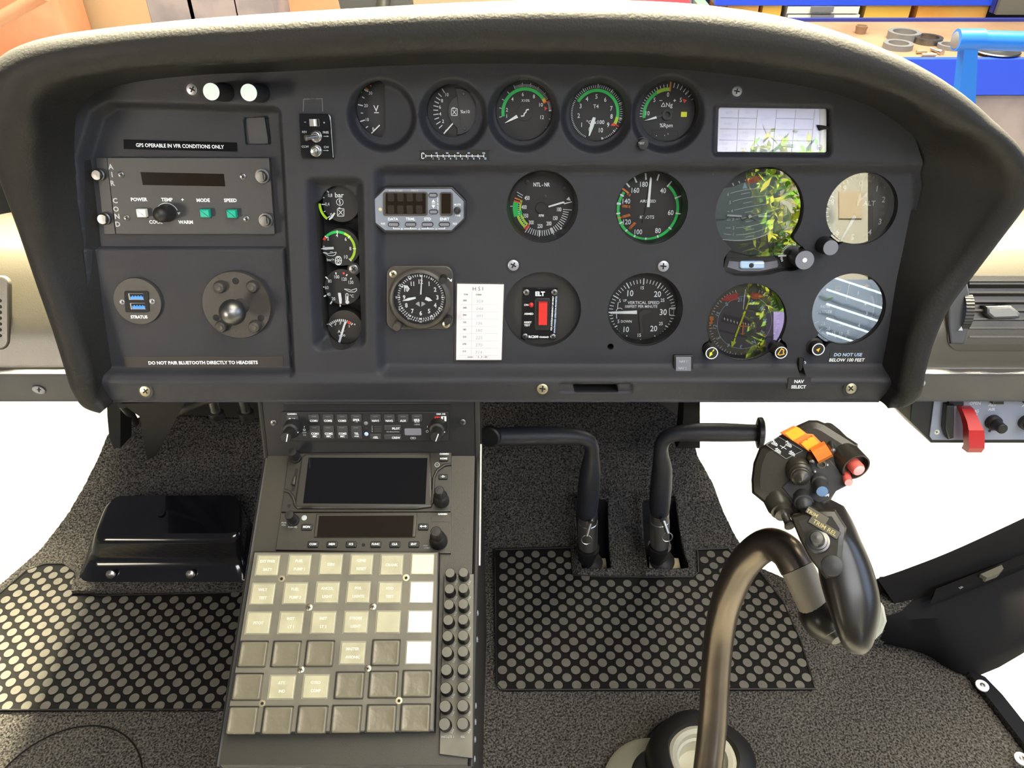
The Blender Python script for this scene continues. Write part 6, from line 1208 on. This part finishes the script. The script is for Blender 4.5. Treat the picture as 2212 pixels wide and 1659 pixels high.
for ri, row in enumerate(rowsB):
    sc = 1 + ri * .034
    for x, y, s_ in row:
        b = MB(); w = BW
        if s_ == '#b':
            W_, H_ = 192 * sc, 176 * (1 + ri * .022); p.rect(b, x, y, W_, H_, 8, w - .001, w + .0008, 'black'); c = p.P(x, y, w + .0042); k = p.k(x, y, w + .0042)
            rs = []
            for f_, h_ in ((1, -.0036), (.985, -.0014), (.95, -.0003), (.90, 0), (.83, -.0003), (.66, -.0006), (.4, -.0007), (.15, -.0007)): rs.append([A(c[0] + a_, c[1] + b_, c[2] + h_) for a_, b_ in rr(-W_ * .47 * f_ * k, -H_ * .47 * f_ * k, W_ * .47 * f_ * k, H_ * .47 * f_ * k, 12 * k * f_, 3)])
            b.rings(rs, 'blank'); b.build('blank_button', t, sharp=60)
        else:
            W_, H_ = 158 * sc, 144 * (1 + ri * .022); p.rect(b, x, y, W_ * 1.08, H_ * 1.10, 6, w - .001, w + .0004, 'caprim', side='black')
            m_ = {'#w': 'capwhite', '#w2': 'capcream'}.get(s_, 'cap'); p.rect(b, x, y, W_, H_, 6, w, w + .0022, m_, .0007)  # white and cream caps carry the bright overhead reflection in their colour
            if s_[0] != '#':
                L_ = s_.split('|'); w7 = w + .0024
                for i, q in enumerate(L_): p.text(b, q, x, y + ((i - .5) * 60 if len(L_) == 2 else 0), 20, w7, 'capink', bold=.02, sx=.95)
            b.build('push_button', t)
for x, y, m_ in ((435, 272, 0), (1348, 265, 0), (638, 482, 1), (1105, 477, 1), (578, 938, 1), (1068, 930, 1), (293, 1186, 0), (1296, 1166, 0)):
    if m_: screw(p, t, x, y, 25, BW, 'brass')
    else:
        b = MB(); p.cyl(b, x, y, [(27, 0), (25, .0006), (0, .0007)], BW, 'brass', 20); p.disc(b, x, y, 11, BW + .001, 'matte'); b.build('screw_hole', t)
# --- breaker knob strip
t, p = thing('breaker_strip', 'narrow strip with two columns of round black breaker knobs', 'breaker panel', DECK, 985, 1430, 0, crop=CS)
b = MB(); p.prism(b, [(1625, 240), (1846, 235), (1838, 1590), (1590, 1560), (1605, 900)], -.003, .004, 'deckbox', .0006, side='black'); b.build('face_plate', t)
yl = [230, 345, 458, 570, 685, 800, 928, 1060, 1190, 1318]
for i in range(10):
    for cxx, dy in ((1680 - i * 4.4, 0), (1776 - i * .6, -4)):
        y = yl[i] + dy + 30; sc = 1 + i * .022; b = MB(); x = cxx - 2
        p.cyl(b, x, y, [(40 * sc, 0), (40 * sc, .005), (37 * sc, .006), (36 * sc, .016), (34 * sc, .0165)], .004, 'rubber', 24, ); p.cyl(b, x, y, [(34 * sc, .0165), (32 * sc, .0172), (0, .0173)], .004, 'capgrey', 24); b.build('breaker_knob', t)
b = MB()
for i in range(10):
    for x in (1715 - i * 3, 1812): p.text(b, '2.5A', x, yl[i] + 70, 13, .0043, 'dimwhite', rot=60)
p.text(b, 'INST.LTS 1', 1652, 1430, 15, .0043, 'dimwhite'); p.text(b, 'REL', 1765, 1430, 15, .0043, 'dimwhite'); b.build('lettering', t)
for x in (565, 1305):
    tt = con; wq = WPen(Frame(DECK.at(700, 1655, -.02), (0, .3, 1), (0, -1, .3)), off, CS); b = MB(); wq.cyl(b, x, 1632, [(30, 0), (26, .003), (0, .004)], 0, 'steel', 16); wq.fin(b, 'screw', con)
# ================================================================ HANGAR AROUND THE AIRCRAFT
mat('hfloor', (.46, .45, .40), .6, var=(.7, (.43, .42, .37), .4, .6)); mat('tanwall', (.60, .40, .20), .7, var=(1.2, (.45, .36, .22), .35, .65)); mat('salmon', (.80, .30, .14), .6, var=(2, (.85, .42, .22), .4, .6)); mat('mauve', (.42, .34, .31), .8, var=(5, (.30, .25, .24), .4, .6))
mat('royal', (.02, .07, .62), .4); mat('cobalt', (.01, .16, .62), .35); mat('navy', (.02, .03, .22), .45); mat('orangewood', (.90, .33, .03), .6, var=(4, (.95, .48, .10), .4, .6)); mat('binyellow', (.95, .55, .08), .5); mat('silvergrey', (.62, .62, .56), .45); mat('benchwood', (.22, .125, .065), .7, var=(5, (.29, .18, .10), .35, .65)); mat('greenpost', (.20, .34, .22), .6); mat('redbox', (.75, .03, .04), .5); mat('toolgrey', (.20, .20, .20), .45, metal=.3); mat('ceilpaint', (.45, .45, .43), .8); mat('backwall', (.50, .46, .36), .8)
def wbox(name, label, cat, lo, hi, m, part='body', kind=None, bev=0):
    c = ((lo[0] + hi[0]) / 2, (lo[1] + hi[1]) / 2, lo[2]); t, off = thing(name, label, cat, loc=c); b = MB(); b.box(lo, hi, m); b.build(part, t, off); return t, off
def sbox(name, lo, hi, m): b = MB(); b.box(lo, hi, m); return struct(b.build(name))
HZ = -.60
sbox('floor', (-9, -9, HZ - .05), (9, 9, HZ), 'hfloor')
sbox('wall_far', (-9, 5.6, HZ), (1.0, 5.7, .45), 'tanwall')
X_ = lambda px, Y, z: at_y(px, 0, Y)[0]
def bx(px0, px1, y_top, y_bot, Y, depth=.3):        # box whose front face spans these photo coordinates at distance Y
    a, c = at_y(px0, y_top, Y), at_y(px1, y_bot, Y); return (min(a[0], at_y(px0, y_bot, Y)[0]), Y, c[2]), (max(c[0], at_y(px1, y_top, Y)[0]), Y + depth, a[2])
# left: storage seen through the windscreen
lo, hi = bx(-140, 75, -150, 20, 5.2); wbox('storage_cabinet', 'orange cabinet blurred through the windscreen, far upper left', 'cabinet', (lo[0], lo[1], HZ), hi, 'salmon')
t, off = thing('guard_rail', 'slanting orange-red rail before the tan wall, far upper left', 'rail', loc=tuple(at_y(40, 20, 4.6)))
b = MB(); b.tube([at_y(-60, 75, 4.6), at_y(95, -12, 4.6)], .035, 'salmon', 12); b.build('rail', t, off)
t, off = thing('padded_seat', 'mauve-grey padded seats seen through the windscreen at top left', 'seat', loc=tuple(at_y(450, 40, 4.4)))
for x0, x1, y0 in ((318, 400, -60), (405, 500, -50), (505, 580, -60)):
    b = MB(); c0, c1 = at_y(x0, 52, 4.4), at_y(x1, y0, 4.4); q = rr(c0[0], c0[2] - .12, c1[0], c1[2], .05, 5); b.rings([[A(x, 4.4 + .03, z) for x, z in inset(q, .03)], [A(x, 4.43, z) for x, z in inset(q, .015)], [A(x, 4.46, z) for x, z in q], [A(x, 4.7, z) for x, z in q]], 'mauve'); b.build('seat_back', t, off)
lo, hi = bx(588, 760, -60, 42, 4.9); wbox('storage_crate', 'salmon-orange crate seen just left of the windscreen post', 'crate', (lo[0], lo[1], HZ), hi, 'salmon')
t, off = thing('windscreen_post', 'black windscreen post base behind the glareshield top', 'post', loc=tuple(at_depth(800, 20, 1.15)))
b = MB(); q0 = [at_depth(x, y, 1.12) for x, y in ((738, 30), (890, 30), (880, -60), (716, -60))]; b.rings([q0, [p_ + A(0, .03, .0) for p_ in q0]], 'black'); b.build('post', t, off)
b = MB(); b.tube([at_depth(826, 30, 1.10), at_depth(834, -60, 1.10)], .010, 'griphead', 12); b.build('cable', t, off)
# right: work bench, bins, tools
BY0, BY1, BZ = 3.06, 3.62, .25
xa, xb = at_y(1590, 60, 3.3)[0], at_y(2500, 100, 3.3)[0]
t, off = thing('workbench', 'wood-topped workbench with royal blue steel frame behind the right of the glareshield', 'workbench', loc=((xa + xb) / 2, 3.3, HZ))
b = MB(); b.box((xa, BY0, BZ - .03), (xb, BY1, BZ), 'benchwood'); b.build('worktop', t, off)
b = MB(); b.box((xa, BY0 - .03, BZ - .125), (xb, BY0, BZ + .005), 'royal'); b.build('front_beam', t, off)
b = MB(); b.box((xa, BY1 - .02, BZ), (xb, BY1, BZ + .012), 'navy'); b.build('rear_edge', t, off)
for xx in (xa + .05, xb - .1): b = MB(); b.box((xx, BY0, HZ), (xx + .06, BY0 + .05, BZ - .03), 'royal'); b.build('leg', t, off)
RY = 3.72
t, off = thing('storage_rack', 'royal blue steel rack standing behind the workbench', 'rack', loc=(at_y(1850, 30, RY)[0], RY, HZ))
z12, z0 = at_y(1850, 12, RY)[2], at_y(1850, -14, RY)[2]; x0, x1 = at_y(1545, 10, RY)[0], at_y(2400, 10, RY)[0]
b = MB(); b.box((x0, RY, z12), (x1, RY + .04, z0), 'royal'); b.build('upper_beam', t, off)
b = MB(); b.box((x0, RY + .04, z12), (x1, RY + .5, z12 + .02), 'benchwood'); b.build('upper_shelf', t, off)
zs = at_y(1850, 50, RY)[2]; b = MB(); b.box((x0, RY, HZ), (x1, RY + .5, zs), 'navy'); b.build('lower_body', t, off)
ux0, ux1 = at_y(2140, 30, RY - .02)[0], at_y(2170, 30, RY - .02)[0]; b = MB(); b.box((ux0, RY - .03, BZ + .013), (ux1, RY, z0), 'navy'); b.build('upright', t, off)
for i in range(5): b = MB(); b.lathe((ux0 + (ux1 - ux0) * .5, RY - .031, BZ + .03 + i * .028), (0, -1, 0), [(.006, 0), (0, .0005)], 'dimwhite', 12); b.build('perforation', t, off)
def binbox(name, label, cat, p0, p1, ya, yb, m, Y=RY + .02): 
    a = at_y(p0, yb, Y); c = at_y(p1, ya, Y); return wbox(name, label, cat, (a[0], Y, zs if p0 > 1560 else HZ), (c[0], Y + .35, c[2] - .004 if c[2] < z12 else z12 - .006), m)
binbox('green_post', 'green box end beside the rack at the top edge', 'box', 1530, 1563, -4, 50, 'greenpost', RY - .2)
binbox('red_toolbox', 'red toolbox peeking above the glareshield crest', 'toolbox', 1290, 1529, -40, 40, 'redbox', RY - .2)
binbox('paper_box', 'pale grey box peeking above the glareshield left of the red toolbox', 'box', 880, 1030, -40, 40, 'silvergrey', RY - .4)
binbox('orange_box', 'orange box between the pale box and the red toolbox', 'box', 1035, 1288, -40, 40, 'orangewood', RY - .3)
binbox('storage_bin', 'plain orange bin on the rack, left of the grey drawers', 'storage bin', 1566, 1640, 10, 50, 'orangewood'); binbox('storage_bin', 'yellow-orange bin directly left of the grey drawers', 'storage bin', 1642, 1690, 10, 50, 'binyellow')
binbox('storage_bin', 'bright yellow bin directly right of the grey drawers', 'storage bin', 1862, 1970, 10, 50, 'binyellow'); binbox('storage_bin', 'long orange wooden bin at the right of the rack shelf', 'storage bin', 1974, 2138, 10, 50, 'orangewood')
t, off = binbox('drawer_unit', 'silver-grey two-drawer unit with dark handles on the blue rack', 'drawers', 1694, 1858, 10, 50, 'silvergrey')
for y0, y1 in ((13, 28), (31, 46)):
    a, c = at_y(1698, y1, RY + .01), at_y(1856, y0, RY + .01); b = MB(); b.box((a[0], RY, a[2]), (c[0], RY + .025, c[2]), 'silvergrey'); dr_ = b.build('drawer', t, off)
    a, c = at_y(1750, y1 - 4, RY), at_y(1800, y0, RY); b = MB(); b.box((a[0], RY - .015, a[2]), (c[0], RY, c[2]), 'toolgrey'); hn = b.build('handle', t, off); hn.parent = dr_
lo, hi = bx(2175, 2330, -40, 66, RY - .05); wbox('cardboard_box', 'brown-green box right of the rack upright', 'box', (lo[0], RY - .055, BZ + .013), (hi[0], RY - .035, hi[2]), 'placard')
# tools lying on the worktop
def on_bench(px, py, z=BZ): return at_z(px, py, z)
def ring_tool(label, px, py, ro, ri, h, m='toolgrey'):
    c = on_bench(px, py); t, off = thing('metal_ring', label, 'metal ring', loc=tuple(c), group='metal rings on the workbench')
    b = MB(); b.lathe(c, (0, 0, 1), [(ri, 0), (ro, 0), (ro, h), (ri, h), (ri, .0)], m, 32, False); b.build('ring', t, off, sharp=30)
ring_tool('dark metal ring on workbench, furthest back of the left pair', 1950, 84, .062, .045, .028); ring_tool('dark metal ring on workbench nearest the glareshield', 1938, 104, .055, .038, .02); ring_tool('grey metal ring in the middle of the bench tools', 2002, 92, .055, .040, .022, 'darksteel'); ring_tool('small metal ring half hidden beside the blue frame', 2050, 104, .045, .032, .015)
c = on_bench(2150, 116); t, off = thing('metal_dish', 'shallow metal dish on bench behind the blue tube frame', 'dish', loc=tuple(c)); b = MB(); b.lathe(c, (0, 0, 1), [(.07, 0), (.085, .012), (.082, .016), (.06, .01), (.03, .022), (0, .024)], 'darksteel', 32); b.build('dish', t, off)
for i, (a_, c_, lb) in enumerate((((1978, 117), (2000, 116), 'small brass pin lying left of the bolt on the bench'), ((1990, 123), (2020, 123), 'longer brass pin lying on the bench nearest the edge'), ((2010, 110), (2034, 119), 'steel bolt with round head on the workbench'))):
    p0, p1 = on_bench(*a_) + A(0, 0, .008), on_bench(*c_) + A(0, 0, .008); t, off = thing('metal_pin', lb, 'pin', loc=tuple(p0 - A(0, 0, .008))); b = MB(); b.tube([p0, p0 + (p1 - p0) * .75, p0 + (p1 - p0) * .76, p1], [.006, .006, .011, .011] if i == 2 else [.006] * 4, 'steel' if i == 2 else 'brass', 12); b.build('shank', t, off)
c = on_bench(1858, 72); t, off = thing('cup', 'small brown cup on the bench close to the grey drawers', 'cup', loc=tuple(c)); b = MB(); b.lathe(c, (0, 0, 1), [(.02, 0), (.024, .03), (.021, .03), (.018, .004), (0, .004)], 'benchwood', 20); b.build('cup', t, off)
# blue tubular frame
YT = 2.35; t, off = thing('tubular_frame', 'bright blue steel tube frame with end cap at upper right', 'frame', loc=tuple(at_y(2090, 120, YT)))
rT = 20 / F * np.dot(at_y(2100, 85, YT) - CAM, FWD); a, c = at_y(2082, 86, YT), at_y(2420, 96, YT)
b = MB(); b.tube([a, c], rT, 'cobalt', 24); b.build('cross_tube', t, off)
b = MB(); b.tube([a - A(.022, 0, 0), a + A(.05, 0, 0)], rT * 1.12, 'cobalt', 24); b.build('end_collar', t, off); b = MB(); b.lathe(a - A(.022, 0, 0), (-1, -.1, .1), [(rT * .9, 0), (rT * .8, .002), (0, .003)], 'toolgrey', 24); b.build('end_cap', t, off)
q0 = [at_y(x, y, YT) for x, y in ((2077, 98), (2106, 98), (2096, 320), (2052, 320))]; b = MB(); b.rings([[p_ + A(0, -.02, 0) for p_ in q0], [p_ + A(0, .02, 0) for p_ in q0]], 'cobalt'); b.build('leg', t, off)
wbox('equipment_case', 'grey perforated case beneath the workbench at right edge', 'case', (at_y(2060, 250, 3.1)[0], 3.07, HZ), (xb - .15, 3.5, BZ - .14), 'mauve')
p0 = at_z(2218, 505, .1); 
t, off = thing('work_lamp', 'glowing orange-yellow object beyond the right dash edge', 'lamp', loc=tuple(at_y(2215, 500, 1.9))); b = MB(); lo, hi = bx(2190, 2260, 450, 535, 1.9, .05); b.box(lo, hi, 'binyellow'); b.build('body', t, off)
lo, hi = bx(2105, 2420, 425, 560, 2.1, .25); wbox('cardboard_box', 'brown box seen between glareshield and right dash wing', 'box', (lo[0], lo[1], HZ), hi, 'benchwood')
sbox('trim_5', tuple(at_y(-60, 470, 1.5)), tuple(at_y(50, 380, 1.5) + A(0, .05, 0)), 'matte')
# windscreen glass and chin windows
b = MB(); rows_ = []
for s in np.linspace(-1, 1, 17):
    rows_.append([A(s * .95, 1.55 - .35 * s * s - .25 * u_, .55 + .85 * u_) for u_ in np.linspace(0, 1, 6)])
b.grid(rows_, 'pane'); struct(b.build('window_1', sharp=80))
# hangar behind and around, seen only in the reflections
sbox('wall_left', (-9, -9, HZ), (-8.9, 9, 1.0), 'backwall')
# ================================================================ BEHIND THE CAMERA (pieces added for the reflections in the right-hand dials)
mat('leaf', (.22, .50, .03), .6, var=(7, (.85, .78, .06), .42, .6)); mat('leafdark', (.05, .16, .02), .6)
mat('cream', (.72, .68, .55), .6); mat('lilac', (.45, .38, .80), .5); mat('cabin', (.018, .018, .018), .7); mat('seatgrey', (.06, .06, .065), .8)
t, off = thing('shrub', 'yellow-green brightly lit foliage mirrored in the attitude indicator glass', 'shrub', loc=(1.36, -2.9, HZ))
b = MB(); rg_ = random.Random(5)
for i in range(900):
    c = A(1.50 + rg_.gauss(0, .11), -2.9 + rg_.uniform(-.2, .2), rg_.uniform(.62, 1.95)); c[0] = max(c[0], 1.345 + .02 * rg_.random()); a = nrm(A(rg_.gauss(0, 1), rg_.gauss(0, 1), rg_.gauss(0, 1))); n_ = nrm(np.cross(a, A(rg_.random(), rg_.random(), 1))); s_ = rg_.uniform(.03, .055)
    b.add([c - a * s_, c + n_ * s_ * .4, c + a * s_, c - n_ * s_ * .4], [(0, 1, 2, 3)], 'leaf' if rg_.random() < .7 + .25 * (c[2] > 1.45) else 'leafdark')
b.build('foliage', t, off); b = MB(); b.tube([A(1.4, -2.95, HZ), A(1.38, -2.93, .2), A(1.42, -2.92, 1.7)], [.04, .03, .015], 'placard', 10); b.build('stem', t, off)
sbox('wall_back', (1.62, -3.3, HZ), (3.2, -3.25, 2.6), 'cream')
sbox('trim_3', (1.84, -3.25, HZ), (1.93, -3.2, 2.6), 'whitebtn')
sbox('trim_4', (2.15, -3.25, HZ), (3.2, -3.18, 2.0), 'cabin')
t, off = thing('poster', 'tan poster on the cream wall mirrored in the altimeter glass', 'poster', loc=(1.85, -3.24, 1.45)); b = MB(); b.box((1.97, -3.245, 1.58), (2.11, -3.235, 1.74), 'beige'); b.build('sheet', t, off)
for i in range(5):
    z = .80 + i * .075; t, off = thing('stripe_bar', 'glowing bars added to mirror as pale stripes in the radar altimeter', 'lamp', loc=(1.75, -2.6, z)); t['label'] = 'pale glowing bars added to mirror in the radar altitude dial glass'; t['group'] = 'lamp bars mirrored in the radar dial'  # unseen glowing bars added to make stripes in the radar dial glass
    b = MB(); b.tube([A(1.64, -2.6, z + .05), A(1.94, -2.6, z - .05)], .0055, 'barglow', 10); b.build('tube', t, off)
t, off = thing('cabinet', 'lilac and orange cabinet mirrored in the heading indicator glass', 'cabinet', loc=(1.38, -2.75, HZ)); b = MB(); b.box((1.33, -2.62, HZ), (1.52, -2.5, .95), 'lilac'); b.build('body', t, off)
sl = bpy.data.lights.new('foliage_spot', 'SPOT'); sl.energy = 1700; sl.color = (1.0, .96, .85); sl.spot_size = R(52); sl.spot_blend = .4; sl.shadow_soft_size = .1  # spot lamp added to brighten the foliage and wall the dials mirror
so = bpy.data.objects.new('foliage_spot', sl); S.collection.objects.link(so); so.location = (1.65, -1.3, 2.5); so.rotation_euler = (Vector((1.6, -2.95, 1.35)) - Vector(so.location)).to_track_quat('-Z', 'Y').to_euler()
sbox('wall_rear_cabin', (-1.5, -2.2, HZ), (.92, -2.1, 1.75), 'cabin')
mat('paneglow', (.72, .74, 1.0), .5, emit=1.0)
sbox('glow_pane', (1.15, -3.24, 1.98), (2.1, -3.23, 2.5), 'paneglow')  # unseen glowing pane added to brighten the warning panel's reflection
sbox('dial_backdrop', (1.56, -2.74, HZ), (2.1, -2.7, 1.14), 'bluegrey')  # unseen backdrop added for a blue-grey reflection in the radar dial

# small pieces belong to the part they sit on (all parts share their thing's axes, so only the parent changes)
SUB = {'knob_cap': ('adjust_knob', 'setting_knob'), 'pointer_mark': ('twin_knob',), 'button_cap': ('camera_button',), 'pull_ring': ('socket_collar',), 'locking_pin': ('socket_collar',),
       'slip_ball': ('slip_tube',), 'slip_tube': ('lower_fairing',), 'slot': ('thumb_screw', 'frame'), 'knob_emblem': ('knob', 'setting_knob'), 'embossing': ('plate',), 'push_button': ('button_frame',),
       'rocker_switch': ('rocker_frame',), 'memory_card': ('card_slot',), 'needle_hub': ('needle',), 'needle_tail': ('needle',), 'guard_roller': ('guard_lever',), 'trigger_button': ('button_barrel',),
       'toggle_lever': ('toggle_barrel', 'switch_bushing'), 'arrow_marking': (), 'memory_chip': (), 'digit': ('main_window',), 'switch_guard': (), 'hole': ('plate',), 'usb_socket': ('socket_frame',)}
base_ = lambda o: o.name.split('.')[0]
ch = {}
for o in S.collection.objects:
    if o.parent is not None: ch.setdefault(o.parent.name, []).append(o)
for kids in ch.values():
    done = set()
    for i, o in enumerate(kids):
        for j in range(i - 1, -1, -1):
            if base_(kids[j]) in SUB.get(base_(o), ()) and kids[j].name not in done and kids[j].parent.type == 'EMPTY':
                if base_(o) == 'slip_ball': continue
                o.parent = kids[j]; done.add(o.name); break
